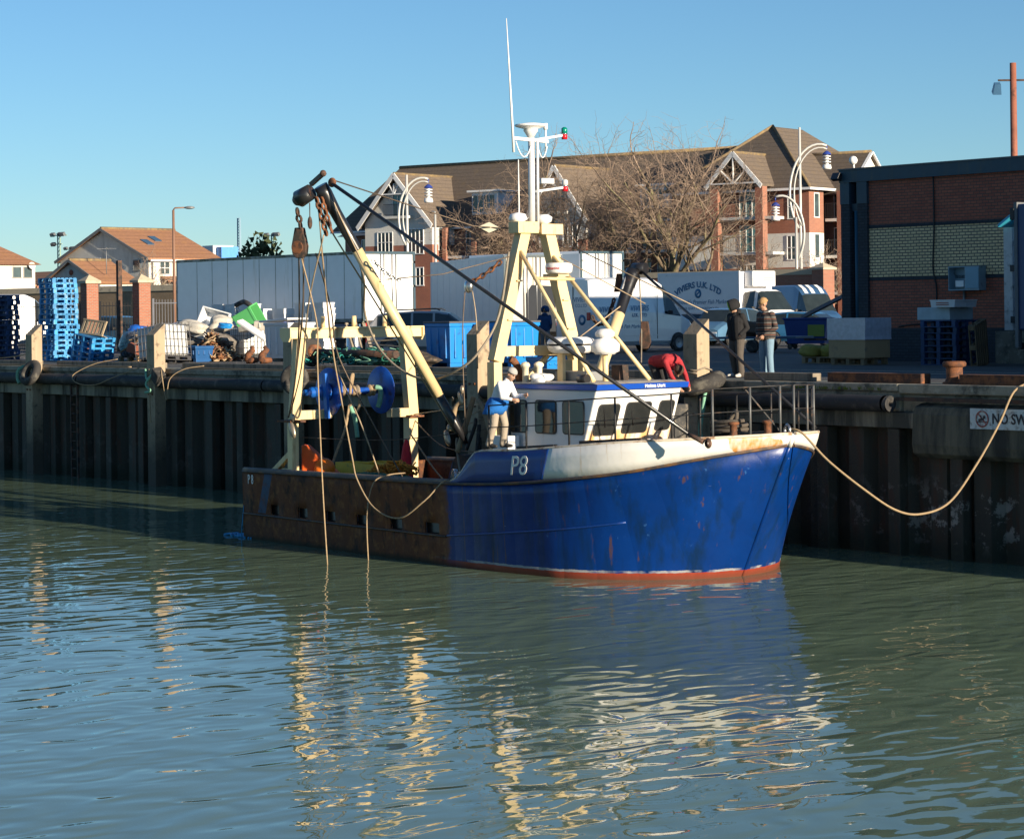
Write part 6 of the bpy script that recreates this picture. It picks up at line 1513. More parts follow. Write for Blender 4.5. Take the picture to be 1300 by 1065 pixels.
tr1 = box_trailer('box_trailer', 'long pale box trailer with green-stained top edge and sunlit rear doors', 'trailer', (-34.5, 16, GZ), 0, 13.9, 2.5, 1.32, 3.98, dirty_w, clean_white, (-3.0, -4.3, -1.7), side=green_d)
mb = MB(); mb.b2((-13.6, .02, .62), (-.3, .1, 1.2)); mb.build('side_skirt', mat('skirt_blue', (.03, .10, .2), .5), tr1)
grey_box = mat('grey_box', (.76, .76, .78), .35, var=.05, stain=(.4, .4, .4), amt=.3, ss=1.5, streak=True, bump=0)
tr2 = box_trailer('box_trailer', 'grey-white box trailer parked at an angle behind the cream mast frame', 'trailer', (-36.7, 24.7, GZ), math.atan2(-.404, .915), 13.6, 2.5, 1.2, 3.95, grey_box, mat('beige_door', (.62, .57, .50), .5, var=.06), (-3.0, -4.3), side=grey_box)
mb = MB(); mb.prism([(.95, .0), (2.2, .0), (2.2, 1.7), (2.0, 1.9), (1.2, 1.95), (.95, 1.6)], (.028, 0, .75), (0, 1, 0), (0, 0, 1), (.01, 0, 0)); mb.build('painted_shadow', mat('shadow_dark', (.02, .025, .035), .8), tr2)  # cast shadow on the rear doors, painted as a dark panel
box_trailer('box_trailer', 'box trailer with sunlit white doors standing behind the white van', 'trailer', (-38.5, 30.4, GZ), 0, 8, 2.5, 1.1, 4.2, mat('pale_blue_box', (.42, .52, .60), .5, var=.05, bump=0), clean_white, (-2, -3.2), side=dirty_w)
# refrigerated fish lorry
lor = thing('fish_lorry', 'white refrigerated fish lorry with VIVIERS U.K. LTD lettering on its side', 'lorry', (-45, 46.3, GZ))
mb = MB(); mb.b2((-6, 0, 1.05), (0, 2.3, 3.48)); mb.build('box_body', mat('lorry_white', (.82, .80, .80), .3, var=.04, bump=0), lor, .03)
mb = MB(); mb.b2((-6.02, -.02, 3.34), (.02, .06, 3.51)); mb.b2((-6.02, -.02, 1.0), (.02, .06, 1.12)); mb.b2((-6.02, -.02, 1.12), (-5.92, .06, 3.34)); mb.b2((-.1, -.02, 1.12), (.02, .06, 3.34)); mb.build('edge_rails', clean_white, lor)
mb = MB(); mb.b2((0, .35, 2.72), (.62, 1.95, 3.5)); fr = mb.build('fridge_unit', clean_white, lor, .06)
for k in range(6):
    mb = MB(); mb.b2((.625, 1.1, 2.86 + k * .09), (.64, 1.8, 2.9 + k * .09)); mb.build('grille_slat', grey_steel, fr)
text_mesh('VIVIERS U.K. LTD', .42, ltb, 'lettering', lor, .002, loc=(-3.0, -.022, 2.86), rot=(R(90), 0, 0), sx=1.12, arc=3.4, weight=.012)
mb = MB(); mb.lathe((-3.0, -.008, 2.42), [(.13, 0), (.24, 0), (.24, .01), (.13, .01)], 20, (0, -1, 0)); mb.bar((-3.12, -.016, 2.34), (-2.88, -.016, 2.52), .07, .006, up=(0, 1, 0)); mb.build('emblem', ltb, lor)
side_text(lor, "Portsmouth's Premier Fish Market", .31, -3.0, -.006, 1.98, 1.0, .3)
side_text(lor, 'CAMBER QUAY  OLD PORTSMOUTH', .16, -3.0, -.006, 1.66, 1.15)
CAB = [(-.1, 2.1, 1.6, .98), (.0, 2.5, 1.6, 1), (.75, 2.56, 1.57, 1), (.95, 2.48, 1.55, 1), (1.7, 1.55, 1.42, .98), (2.2, 1.25, 1.1, .94), (2.4, .95, .85, .86)]
cab = car('x', '', '', (0, 0, 0), 0, CAB, 2.0, .35, {1: 'a', 3: 'a'}, {3}, set(), clean_white, (1.5,), .34, sill=plastic_k)
for c in list(kids(cab)):
    c.parent = lor; c.location = (.05, 1.15, 0)
bpy.data.objects.remove(cab)
for y in (.2, 2.1):
    mb = MB(); s = 1 if y > 1 else -1; mb.lathe((-4.3, y, .38), [(0, .1), (.2, .06), (.36, .1), (.38, .05), (.38, -.15), (0, -.15)], 20, (0, s, 0)); mb.build('wheel', tyre_rubber, lor)
mb = MB(); mb.b2((-5.8, .4, .7), (0, 1.9, 1.02)); mb.build('chassis', plastic_k, lor)
# blue and white van beyond
v2 = car('parked_van', 'blue van with pale bonnet stripes parked beyond the fish lorry cab', 'van', (-48.2, 54.0, GZ), R(-14), VAN, 2.0, .28, {5: 'c', 6: 'c'}, {6}, set(), paint('steel_blue_paint', (.05, .13, .27)), (-1.75, 1.75), .34, sill=plastic_k)
for y in (-.62, -.2, .35):
    mb = MB(); mb.grid([[(x, y, z), (x, y + .22, z)] for x, z in ((.45, 2.845), (.62, 2.84), (1.05, 2.645), (1.33, 2.39))], smooth=False); mb.build('roof_stripe', clean_white, v2, fix=False)
v3 = car('parked_van', 'white van at the far left edge behind the dark pallet stack', 'van', (-54.6, 8.6, GZ), R(100), VAN, 2.0, .28, {5: 'c', 6: 'c'}, {6}, set(), vw, (-1.75, 1.75), .34, sill=plastic_k)
v4 = car('parked_van', 'white van partly hidden behind the two brick gate pillars', 'van', (-71.5, 19.8, GZ), R(75), VAN, 2.0, .28, {5: 'c', 6: 'c'}, {6}, set(), vw, (-1.75, 1.75), .34, sill=plastic_k)
# lorry at the right edge: only its rear corner is in the picture
rl_ = thing('parked_lorry', 'dark blue lorry whose rear corner shows at the right edge of the photo', 'lorry', (.98, 11.4, GZ))
lb_ = mat('lorry_blue', (.012, .05, .16), .4, var=.1, stain=(.05, .06, .07), amt=.35, ss=2, streak=True)
mb = MB(); mb.b2((.06, 0, .95), (8.5, 2.5, 4.15)); mb.build('box_body', lb_, rl_, .03)
mb = MB(); mb.b2((0, -.04, .5), (.1, .1, 4.2)); mb.b2((0, 2.4, .5), (.1, 2.54, 4.2)); mb.b2((0, .1, 4.1), (.1, 2.4, 4.2)); mb.build('rear_frame', slate, rl_)
mb = MB(); mb.b2((-.12, -.06, 3.75), (.02, .12, 4.05)); mb.build('rear_lamp', plastic_k, rl_, .02)
mb = MB(); mb.b2((-.02, .1, .45), (.08, 2.4, .62)); mb.build('under_run_bar', plastic_k, rl_)
mb = MB(); mb.b2((.2, .4, .6), (10.5, 2.1, .93)); mb.build('chassis', plastic_k, rl_)
mb = MB(); mb.b2((8.7, .05, .5), (10.6, 2.45, 3.3)); mb.build('cab', lb_, rl_, .08)
for x in (1.6, 2.8, 9.6):
    for y in (.2, 2.3):
        s = 1 if y > 1 else -1; mb = MB(); mb.lathe((x, y, .5), [(0, .1), (.25, .06), (.45, .1), (.5, .05), (.5, -.15), (0, -.15)], 20, (0, s, 0)); mb.build('wheel', tyre_rubber, rl_)
# cold store door with awning beside it
dd = thing('loading_door', 'pale loading door frame with a light blue awning beside the dark blue lorry', 'loading door', (-1.9, 14.6, GZ))
mb = MB(); mb.b2((-.14, 0, .9), (.16, .98, 3.7)); mb.build('door_post', mat('scuffed_white', (.62, .60, .58), .6, stain=(.3, .28, .26), amt=.4, ss=4), dd, .01)
mb = MB(); mb.b2((.17, .3, .9), (.9, .98, 3.9)); mb.build('door_leaf', mat('door_blue', (.10, .24, .40), .5), dd)
mb = MB(); mb.prism([(-.2, 3.72), (1.2, 4.6), (1.2, 4.66), (-.2, 3.80)], (0, -.15, 0), (1, 0, 0), (0, 0, 1), (0, 1.1, 0)); mb.build('awning', mat('awning_blue', (.05, .42, .62), .4), dd)
mb = MB(); mb.cyl((.35, .25, 1.2), (.35, .25, 2.4), .03, n=8); mb.build('door_handle', galv, dd)
for z in (1.1, 2.5): mb = MB(); mb.b2((.1, -.03, z), (.4, .0, z + .18)); mb.build('hinge', plastic_k, dd)
mb = MB(); mb.b2((-.3, -.2, 0), (1.2, .97, .88)); mb.build('loading_sill', conc, dd)
# ------------------------------------------------------------------ quay clutter
ORD = ['topmost', 'second from the top', 'third from the top', 'fourth from the top', 'fifth from the top', 'sixth from the top', 'seventh from the top', 'eighth from the top', 'ninth from the top', 'tenth from the top',
       'sixth from the bottom', 'fifth from the bottom', 'fourth from the bottom', 'third from the bottom', 'second from the bottom', 'bottom']
def ordn(i, n):
    """place of item i counted from the top in a pile of n"""
    if i == 0: return 'topmost'
    if i == n - 1: return 'bottom'
    W_ = ['', 'second', 'third', 'fourth', 'fifth', 'sixth', 'seventh', 'eighth', 'ninth', 'tenth']
    return (W_[i] + ' from the top') if i <= n // 2 else (W_[n - 1 - i] + ' from the bottom')
def pallet_mesh(L=1.2, W=1.0, h=.19, deck=.03, n=6):
    mb = MB()
    for i in range(n): y = -W / 2 + W * (i + .5) / n; mb.b2((-L / 2, y - W / n * .36, h - deck), (L / 2, y + W / n * .36, h))
    for x in (-L / 2 + .07, 0, L / 2 - .07):
        mb.b2((x - .06, -W / 2, h - deck - .025), (x + .06, W / 2, h - deck))
        for y in (-W / 2 + .07, 0, W / 2 - .07): mb.b2((x - .06, y - .07, .025), (x + .06, y + .07, h - deck - .025))
        mb.b2((x - .06, -W / 2, 0), (x + .06, W / 2, .025))
    for y in (-W / 2 + .06, W / 2 - .06): mb.b2((-L / 2, y - .05, .001), (L / 2, y + .05, .024))
    return mb
bluep = mat('blue_pallet_paint', (.02, .23, .52), .55, var=.18, vs=5, stain=(.22, .36, .46), amt=.38, ss=5, rnd=.3)
darkp = mat('dark_and_shaded_pallet', (.012, .045, .13), .6, var=.2, stain=(.06, .09, .13), amt=.36, ss=6, rnd=.25)  # shade put into the colour for the far left stack; own colour at right
PB = pallet_mesh().build('pallet', bluep); PD = PB.copy(); PD.data = PB.data.copy(); PD.data.materials.clear(); PD.data.materials.append(darkp); COL.objects.link(PD); PD.name = 'pallet'
PWm = PB.data.copy(); PWm.materials.clear(); PWm.materials.append(pallet_wood)
used = {}
def pallet(kind, loc, rz, label, group, rot=None):
    me = {'b': PB.data, 'd': PD.data, 'w': PWm}[kind]
    if kind == 'b' and not used.get('b'): o = PB
    elif kind == 'd' and not used.get('d'): o = PD
    else: o = bpy.data.objects.new('pallet', me); COL.objects.link(o)
    used[kind] = 1
    o.location = loc; o.rotation_euler = rot or (0, 0, rz); return tag(o, label, 'pallet', group)
rnd = random.Random(31)
N = 16
for i in range(N):
    k = N - 1 - i
    pallet('b', (-39.2 + rnd.uniform(-.04, .04), 5.5 + rnd.uniform(-.04, .04), GZ + k * .191), R(rnd.uniform(-3, 3)), 'bright blue pallet, %s of the tall sunlit stack' % ordn(i, N), 'blue pallets in the tall stack')
N = 13
for i in range(N):
    k = N - 1 - i
    pallet('d', (-43.2 + rnd.uniform(-.04, .04), 5.1 + rnd.uniform(-.04, .04), GZ + k * .191), R(rnd.uniform(-3, 3)), 'shade-coloured blue pallet, %s of the shaded stack at far left' % ordn(i, N), 'shade-coloured pallets in the shaded stack')
N = 5
for i in range(N):
    k = N - 1 - i
    pallet('b', (-34.7 + .05 * k, 4.4, GZ + k * .185), 0, 'blue pallet, %s of the low leaning stack' % ordn(i, N), 'blue pallets in the low stack', rot=(0, R(4 + k), R(6)))
mb = MB()
for i in range(7): mb.b2((-.62 + i * .2, -.02, -.26), (-.5 + i * .2, .02, .26))
mb.b2((-.66, -.03, -.28), (.7, .03, -.22)); mb.b2((-.66, -.03, .22), (.7, .03, .28)); mb.b2((-.66, .0, -.26), (.7, .35, -.24)); mb.b2((.6, -.03, -.22), (.66, .03, .22))
o = mb.build('slatted_crate', mat('brown_crate', (.40, .31, .20), .8, var=.2), bevel=.006); o.location = (-34.6, 4.4, GZ + 1.22); o.rotation_euler = (R(-20), R(5), R(8)); tag(o, 'tan slatted crate leaning on top of the low blue pallet stack', 'crate')

def ibc(label, loc, rot, cage=True):
    o = thing('bulk_container', label, 'bulk container', loc, rot=rot, group='caged white bulk containers')
    mb = MB(); mb.b2((-.56, -.46, .16), (.56, .46, 1.12)); bt = mb.build('bottle', mat('milky_plastic', (.74, .75, .74), .45, var=.05, stain=(.5, .48, .42), amt=.33, ss=3), o, .07)
    mb = MB(); mb.cyl((0, 0, 1.12), (0, 0, 1.17), .1, n=16); mb.build('cap', black_rubber, bt)
    mb = MB(); cg = galv
    for z in (.2, .42, .64, .86, 1.08):
        mb.tube([(-.6, -.5, z), (.6, -.5, z), (.6, .5, z), (-.6, .5, z), (-.6, -.5, z)], .011, 5, cap=False)
    for i in range(9):
        x = -.6 + i * .15; mb.cyl((x, -.5, .12), (x, -.5, 1.14), .011, n=5); mb.cyl((x, .5, .12), (x, .5, 1.14), .011, n=5)
    for i in range(1, 7):
        y = -.5 + i / 7; mb.cyl((-.6, y, .12), (-.6, y, 1.14), .011, n=5); mb.cyl((.6, y, .12), (.6, y, 1.14), .011, n=5)
    mb.build('cage', mat('cage_steel', (.16, .16, .17), .5, .4), o)
    mb = pallet_mesh(1.2, 1.0, .14, .02, 5); mb.build('base_pallet', mat('black_base', (.04, .04, .045), .7), o)
    return o
ibc('caged white tank leaning in front of the junk heap, right of a fender post', (-29.5, 4.3, GZ), (R(-3), R(-9), R(10))).scale = (1.2, 1.2, 1.12)
ibc('upright caged white tank left of the white tub', (-32.6, 9.6, GZ), (0, 0, R(-4)))
def tub(name, label, loc, rz, d, m, lid=None, rot=None, rim=.05, ribs=True, cat='tub', grp=None):
    o = thing(name, label, cat, loc, rz, grp, rot); x, y, z = d
    mb = MB(); vs = []
    for zz, k in ((.12, .92), (z - .1, 1), (z - .1, 1.05), (z, 1.05), (z, .93), (.2, .86)):
        vs.append([V((sx * x / 2 * k, sy * y / 2 * k, zz)) for sx, sy in ((-1, -1), (1, -1), (1, 1), (-1, 1))])
    mb.grid(vs, smooth=False, closed=True); mb.add(vs[0], [(3, 2, 1, 0)]); mb.add(vs[-1], [(0, 1, 2, 3)]); mb.build('shell', m, o, .02)
    if ribs:
        for i in (-1, 0, 1):
            mb = MB(); mb.b2((i * x * .3 - .05, -y / 2 * .985 - .02, .25), (i * x * .3 + .05, -y / 2 * .93, z - .15)); mb.build('rib', m, o, .015)
            mb = MB(); mb.b2((x / 2 * .93, i * y * .3 - .05, .25), (x / 2 * .985 + .02, i * y * .3 + .05, z - .15)); mb.build('rib', m, o, .015)
    for i in (-.36, .36):
        mb = MB(); mb.b2((i * x - .08, -y * .44, 0), (i * x + .08, y * .44, .13)); mb.build('skid', m, o, .01)
    if lid:
        mb = MB(); mb.b2((-x * .54, -y * .54, z), (x * .54, y * .54, z + .05)); mb.build('lid', lid, o, .015)
    return o
wt = mat('white_tub', (.70, .71, .72), .5, var=.06, stain=(.45, .42, .38), amt=.33, ss=3)
tub('insulated_tub', 'large white insulated tub behind the left leg of the stern gantry', (-27.0, 7.7, GZ), R(3), (1.35, 1.1, 1.32), wt)
mb = MB(); mb.box((0, 0, 0), (1.6, .9, .07), (0, R(-3), R(4))); o = mb.build('white_sheet_board', wt, bevel=.02); o.location = (-27.2, 7.6, GZ + 1.40); tag(o, 'white flat board lying across the large white tub', 'board')
bt_ = mat('fish_bin_blue', (.008, .20, .56), .4, var=.1, stain=(.02, .10, .3), amt=.36, ss=3, rnd=.04)
tub('fish_bin', 'large blue fish bin with a dark rim beside the fender post', (-15.0, 5.5, GZ), R(2), (1.15, 1.15, 1.27), bt_, mat('dark_lid', (.10, .10, .11), .6), cat='fish bin', grp='blue fish bins')
tub('fish_bin', 'blue fish bin half hidden between the fender post and the cream mast', (-13.4, 6.45, GZ), R(4), (1.1, 1.1, 1.27), bt_, MC['dark_lid'], cat='fish bin', grp='blue fish bins')
tub('fish_bin', 'small blue bin at the foot of the pale net heap left of the white tub', (-30.2, 6.0, GZ), R(10), (.8, .8, .55), mat('deep_blue', (.01, .08, .24), .5), cat='fish bin')
tub('fish_bin', 'low blue bin on the quay edge behind the cream mast post', (-5.2, .95, GZ), R(0), (.8, .6, .45), bt_, cat='fish bin')

# white fish boxes in stacks
fb = {}
def fishbox(c):
    if c in fb: return fb[c]
    mb = MB(); x, y, z = .4, .26, .2
    vs = [[V((sx * x * k, sy * y * k, zz)) for sx, sy in ((-1, -1), (1, -1), (1, 1), (-1, 1))] for zz, k in ((0, .93), (z - .03, .98), (z - .03, 1.02), (z, 1.02), (z, .95), (.03, .9))]
    mb.grid(vs, smooth=False, closed=True); mb.add(vs[0], [(3, 2, 1, 0)]); mb.add(vs[-1], [(0, 1, 2, 3)])
    me = mb.mesh('fish_box'); me.materials.append(c); fb[c] = me; return me
pw = mat('polystyrene_white', (.78, .78, .77), .6, var=.04, rnd=.06); bb = mat('box_blue', (.02, .08, .40), .5); rb = mat('box_red', (.32, .04, .03), .5)
rnd = random.Random(77)
SN = ['leftmost fish box stack', 'second fish box stack from the left', 'third fish box stack from the left', 'fourth fish box stack from the left', 'fifth fish box stack from the left', 'sixth fish box stack from the left', 'rightmost sunlit fish box stack']
for si, (px, py, n, cols) in enumerate(((-38.2, 12.0, 10, {4: bb}), (-37.3, 12.0, 10, {5: rb}), (-36.4, 12.1, 10, {6: bb}), (-35.4, 12.1, 9, {}), (-34.4, 12.3, 9, {2: bb}), (-33.2, 12.5, 10, {}), (-32.2, 12.6, 10, {}))):
    for k in range(n):
        i = n - 1 - k; c = cols.get(i, pw)
        o = bpy.data.objects.new('fish_box', fishbox(c)); COL.objects.link(o); o.location = (px + rnd.uniform(-.02, .02), py + rnd.uniform(-.02, .02), GZ + k * .202); o.rotation_euler.z = R(rnd.uniform(-2, 2))
        tag(o, '%s box, %s of the %s' % ('white' if c is pw else 'blue' if c is bb else 'red', ordn(i, n), SN[si]), 'fish box', 'fish boxes stacked in front of the trailer')

# junk heap
grey_film = mat('black_film', (.05, .055, .065), .25, var=.5, vs=6, stain=(.4, .42, .45), amt=.36, ss=9, bump=1, bs=9)
def lump(name, label, cat, loc, r, m, seed=1, rot=(0, 0, 0), amp=.18, n=18, k=12, flat=True, sq=1.0, freq=3, **kw):
    rnd = random.Random(seed); mb = MB(); ph = [rnd.uniform(0, 6) for _ in range(8)]; vs = []
    for i in range(k + 1):
        a = math.pi * i / k; row = []
        for j in range(n):
            t = 2 * math.pi * j / n
            d = V((math.sin(a) * math.cos(t), math.sin(a) * math.sin(t), math.cos(a)))
            if sq != 1: d = V([math.copysign(abs(c) ** sq, c) for c in d])
            w_ = 1 + amp * (math.sin(freq * d.x + ph[0]) * math.sin(freq * d.y + ph[1]) + .6 * math.sin(2.1 * freq * d.z + ph[2] + 2 * d.x) + .5 * math.sin(3.3 * freq * d.y + ph[3]))
            p = V((d.x * r[0] * w_, d.y * r[1] * w_, d.z * r[2] * w_))
            if flat: p.z = max(p.z, -r[2] * .8)
            row.append(p)
        vs.append(row)
    mb.grid(vs, closed=True); o = mb.build(name, m); o.location = (loc[0], loc[1], loc[2] + (r[2] * .8 if flat else 0)); o.rotation_euler = rot
    return tag(o, label, cat, **kw)
sacking = mat('pale_sacking', (.52, .49, .43), .9, var=.15, vs=5, stain=(.3, .27, .22), amt=.4, ss=6, bump=1, bs=14)
lump('wrapped_bale', 'black film-wrapped bale on the ground right of the low blue pallet stack', 'bale', (-33.4, 5.6, GZ + .15), (.75, .6, .5), grey_film, 3, sq=.6, amp=.08)
pallet('w', (-33.4, 5.6, GZ), R(5), 'wooden pallet under the black film-wrapped bale', None)
lump('white_sack', 'pale bulging sack lying on the junk heap behind the black bale', 'sack', (-33.5, 7.6, GZ + .9), (.55, .4, .26), sacking, 5, (0, .2, .4))
lump('white_sack', 'pale rounded sack left of the tilted green bin', 'sack', (-32.2, 8.2, GZ + 1.0), (.5, .42, .3), sacking, 6, (.1, -.2, 1))
lump('white_sack', 'long pale sack in front of the tilted green bin', 'sack', (-31.5, 6.6, GZ + .95), (.7, .4, .26), sacking, 7, (0, .05, .5))
lump('white_sack', 'crumpled white plastic sheet lying over the heap, above the caged tank', 'sack', (-32.6, 6.4, GZ + .92), (.65, .5, .22), mat('crumpled_plastic', (.62, .63, .66), .35, var=.2, vs=7, bump=1, bs=10), 8)
lump('boulder', 'rough pale grey block between the net heap and the fish boxes', 'block', (-35.0, 10.2, GZ + .55), (.42, .4, .34), mat('pale_block', (.40, .37, .32), .9, var=.3, vs=6, stain=(.15, .13, .11), amt=.45, ss=6), 9, sq=.6)
lump('boulder', 'second rough pale block right of the first, under the fish boxes', 'block', (-34.2, 10.3, GZ + .5), (.38, .36, .36), MC['pale_block'], 10, sq=.6)
lump('rubble_heap', 'low heap of rubble and rags under the tilted green bin', 'heap', (-32.8, 7.4, GZ), (1.9, 1.3, .6), mat('rubble', (.16, .14, .12), .95, var=.4, vs=8, stain=(.4, .38, .34), amt=.4, ss=7, bump=1, bs=12), 12, amp=.14, kind='stuff')
lump('rubble_heap', 'low rubble heap under the pale blocks and white planks', 'heap', (-34.5, 9.9, GZ), (1.6, 1.0, .6), MC['rubble'], 13, amp=.14, kind='stuff')
gb = tub('wheeled_bin', 'bright green bin lying tilted on top of the junk heap', (-33.3, 9.6, GZ + 1.25), 0, (.75, .65, .95), mat('bright_green', (.10, .42, .14), .5, var=.08), rot=(R(30), R(62), R(60)), ribs=False, cat='bin')
tub('insulated_tub', 'white tub lying on its side left of the green bin', (-35.6, 10.2, GZ + 1.2), 0, (1.1, .8, .7), wt, rot=(R(70), R(15), R(35)), ribs=False)
mb = MB(); mb.tube(spline([(-.5, 0, 0), (-.2, .1, .12), (.3, -.05, .1), (.6, .1, -.1)], 5), .09, 8); o = mb.build('black_hose', black_rubber); o.location = (-34.2, 10.4, GZ + 1.95); tag(o, 'short black hose draped over the top of the junk heap', 'hose')
for i, (x, y, z, rt, d, lb, m) in enumerate((
    (-31.6, 6.9, .98, (.1, .3, .5), (.75, .5, .22), 'white polystyrene box tilted at the left of the caged tank top', pw),
    (-31.3, 9.0, 1.15, (0, -.15, .3), (1.0, .5, .2), 'grey netted slab lying below the green bin', sacking),
    (-30.2, 8.3, 1.05, (.2, .55, .5), (1.3, .35, .1), 'long white plank sloping down over the rusty net heap', pw),
    (-30.9, 9.2, 1.2, (.1, .1, .9), (.7, .5, .3), 'off-white box behind the rusty net heap', sacking),
    (-34.3, 7.3, .95, (-.3, .2, .2), (.55, .45, .3), 'tan carton on the heap above the black bale', mat('carton', (.45, .36, .25), .9, var=.1)),
    (-35.3, 7.7, .9, (.1, -.3, .4), (.5, .5, .3), 'white board on the heap behind the leaning crate', pw),
    (-32.4, 4.9, .45, (.1, .3, .8), (.6, .4, .3), 'red-brown broken crate beside the fender post by the tank', mat('red_crate', (.30, .10, .06), .8, var=.2)))):
    mb = MB(); mb.box((0, 0, 0), d); o = mb.build('loose_board' if d[2] < .2 else 'loose_box', m, bevel=.02); o.location = (x, y, GZ + z); o.rotation_euler = rt; tag(o, lb, 'board' if d[2] < .2 else 'box')
rnd = random.Random(9)
for i in range(5):
    mb = MB(); mb.box((0, 0, 0), (rnd.uniform(.8, 1.4), .1, .04)); o = mb.build('loose_plank', pallet_wood); o.location = (-32.7 + rnd.uniform(-.5, .4), 5.1 + rnd.uniform(-.3, .3), GZ + .55 + i * .09); o.rotation_euler = (rnd.uniform(-.2, .2), rnd.uniform(-.4, .4), rnd.uniform(-.6, .9))
    tag(o, 'broken tan plank in the pile left of the caged tank', 'plank', 'broken planks left of the caged tank')
lump('blue_sheet', 'crumpled bright blue sheet behind the leaning tan crate', 'sheet', (-34.6, 6.2, GZ + 1.0), (.45, .3, .16), mat('blue_sheet', (.02, .14, .6), .4, var=.2, bump=1, bs=10), 14)
lump('blue_sheet', 'small scrap of blue sheet on top of the rusty net heap', 'sheet', (-30.3, 7.2, GZ + 1.12), (.26, .2, .12), mat('bright_sheet', (.02, .25, .65), .4, var=.2), 15)
# rusty nets and chain, one tangled heap
mb = MB(); rnd = random.Random(41)
for i in range(430):
    t = rnd.uniform(0, 6.28); rr_ = rnd.random() ** .6; c = V((math.cos(t) * rr_ * 1.1, math.sin(t) * rr_ * .75, (1 - rr_) * 1.0 * rnd.uniform(.6, 1.05) + .06))
    pts = [c + V((rnd.uniform(-.16, .16), rnd.uniform(-.16, .16), rnd.uniform(-.08, .1))) for _ in range(4)]
    mb.tube(spline(pts, 3), rnd.uniform(.015, .035), 4, cap=False, mi=rnd.randrange(3))
nh = mb.build('net_heap', [mat('rust_chain', (.24, .10, .04), .85, var=.4, vs=8), mat('brown_net', (.13, .07, .045), .95, var=.4, vs=8), mat('pale_net', (.42, .30, .18), .95, var=.3)], fix=False); nh.location = (-30.6, 6.9, GZ); tag(nh, 'tangled heap of rusty brown chain and netting right of the leaning tank', 'net heap')
lump('net_core', 'dark mass of netting at the core of the rusty heap', 'net heap', (-30.6, 6.9, GZ), (.62, .45, .3), mat('dark_net', (.07, .045, .03), .95, var=.4, vs=9, bump=1, bs=30), 16, kind='stuff')
# beam trawl gear behind the drums
bt2 = thing('beam_trawl', 'black beam trawl with green netting and a rubber wheel behind the net drums', 'trawl gear', (-11, 3.0, GZ))
mb = MB(); mb.cyl((-7.2, -.2, .45), (-2.8, -.4, .42), .11, n=14); mb.build('beam', dark_rust, bt2)
mb = tyre_mesh(.45, .16); mb.xf(Matrix.Translation((-7.4, -.2, .46)) @ Euler((0, R(75), R(10))).to_matrix().to_4x4()); mb.build('wheel', tyre_rubber, bt2)
mb = MB(); mb.cyl((-7.6, -.2, .46), (-7.1, -.22, .46), .22, n=16); mb.build('hub', rust, bt2)
mb = MB(); rnd = random.Random(15)
for i in range(160):
    c = V((rnd.uniform(-6.9, -3.0), rnd.gauss(-.1, .22), .15 + rnd.random() * .35)); pts = [c + V((rnd.uniform(-.3, .3), rnd.uniform(-.15, .15), rnd.uniform(-.1, .12))) for _ in range(4)]
    mb.tube(spline(pts, 3), rnd.uniform(.012, .03), 4, cap=False, mi=rnd.randrange(3))
mb.build('netting', [rope_green, MC['green_net'], MC['teal_rope']], bt2, fix=False)
for j, (x, y, z, rt, L) in enumerate(((-18.0, 4.0, .75, (0, 1.2, .2), 1.2), (-17.7, 4.1, .75, (0, 1.25, .3), 1.2), (-17.4, 4.2, .75, (0, 1.15, .1), 1.2), (-15.8, 3.9, .62, (0, .05, .1), 2.0), (-16.2, 4.2, .8, (0, -.05, .3), 1.8))):
    mb = MB(); mb.box((0, 0, 0), (L, .12, .04)); o = mb.build('loose_plank', wood_grey); o.location = (x, y, GZ + z); o.rotation_euler = rt
    tag(o, 'grey plank %s behind the net drums' % ('standing propped up' if j < 3 else 'lying flat'), 'plank', 'planks standing behind the drums' if j < 3 else 'planks lying behind the drums')
lump('net_pile', 'low dark pile of old gear under the planks behind the net drums', 'net pile', (-16.5, 4.6, GZ), (1.8, .6, .26), mat('dark_gear', (.06, .05, .045), .9, var=.5, vs=7, stain=(.22, .16, .10), amt=.42, ss=7, bump=1, bs=20), 17, kind='stuff')
kg = thing('metal_keg', 'small silver keg standing behind the gantry beam', 'keg', (-19.6, 5.2, GZ + .0)); mb = MB(); mb.lathe((0, 0, 0), [(0, 0), (.2, 0), (.24, .06), (.24, .3), (.26, .33), (.24, .36), (.24, .85), (.2, .95), (0, .95)], 18); mb.build('barrel', chrome, kg)
mb = MB(); mb.lathe((0, 0, .95), [(.1, 0), (.1, .06), (.14, .08), (0, .1)], 14); mb.build('cap', black_rubber, kg)
for i, (x, y, rt) in enumerate(((-25.4, 5.0, .3), (-24.9, 5.2, 1.0))):
    mb = MB(); mb.tube([(0, 0, .08), (.05, 0, .3), (.2, .05, .45), (.12, .1, .55)], [.12, .11, .1, .07], 8); mb.tube([(0, 0, .1), (.35, .1, .12)], [.12, .08], 8); o = mb.build('rusty_hook', rust); o.location = (x, y, GZ); o.rotation_euler.z = rt; tag(o, ['rusty brown iron fitting at the foot of the upright caged tank', 'rusty iron fitting with a bent arm left of the large white tub'][i], 'fitting')

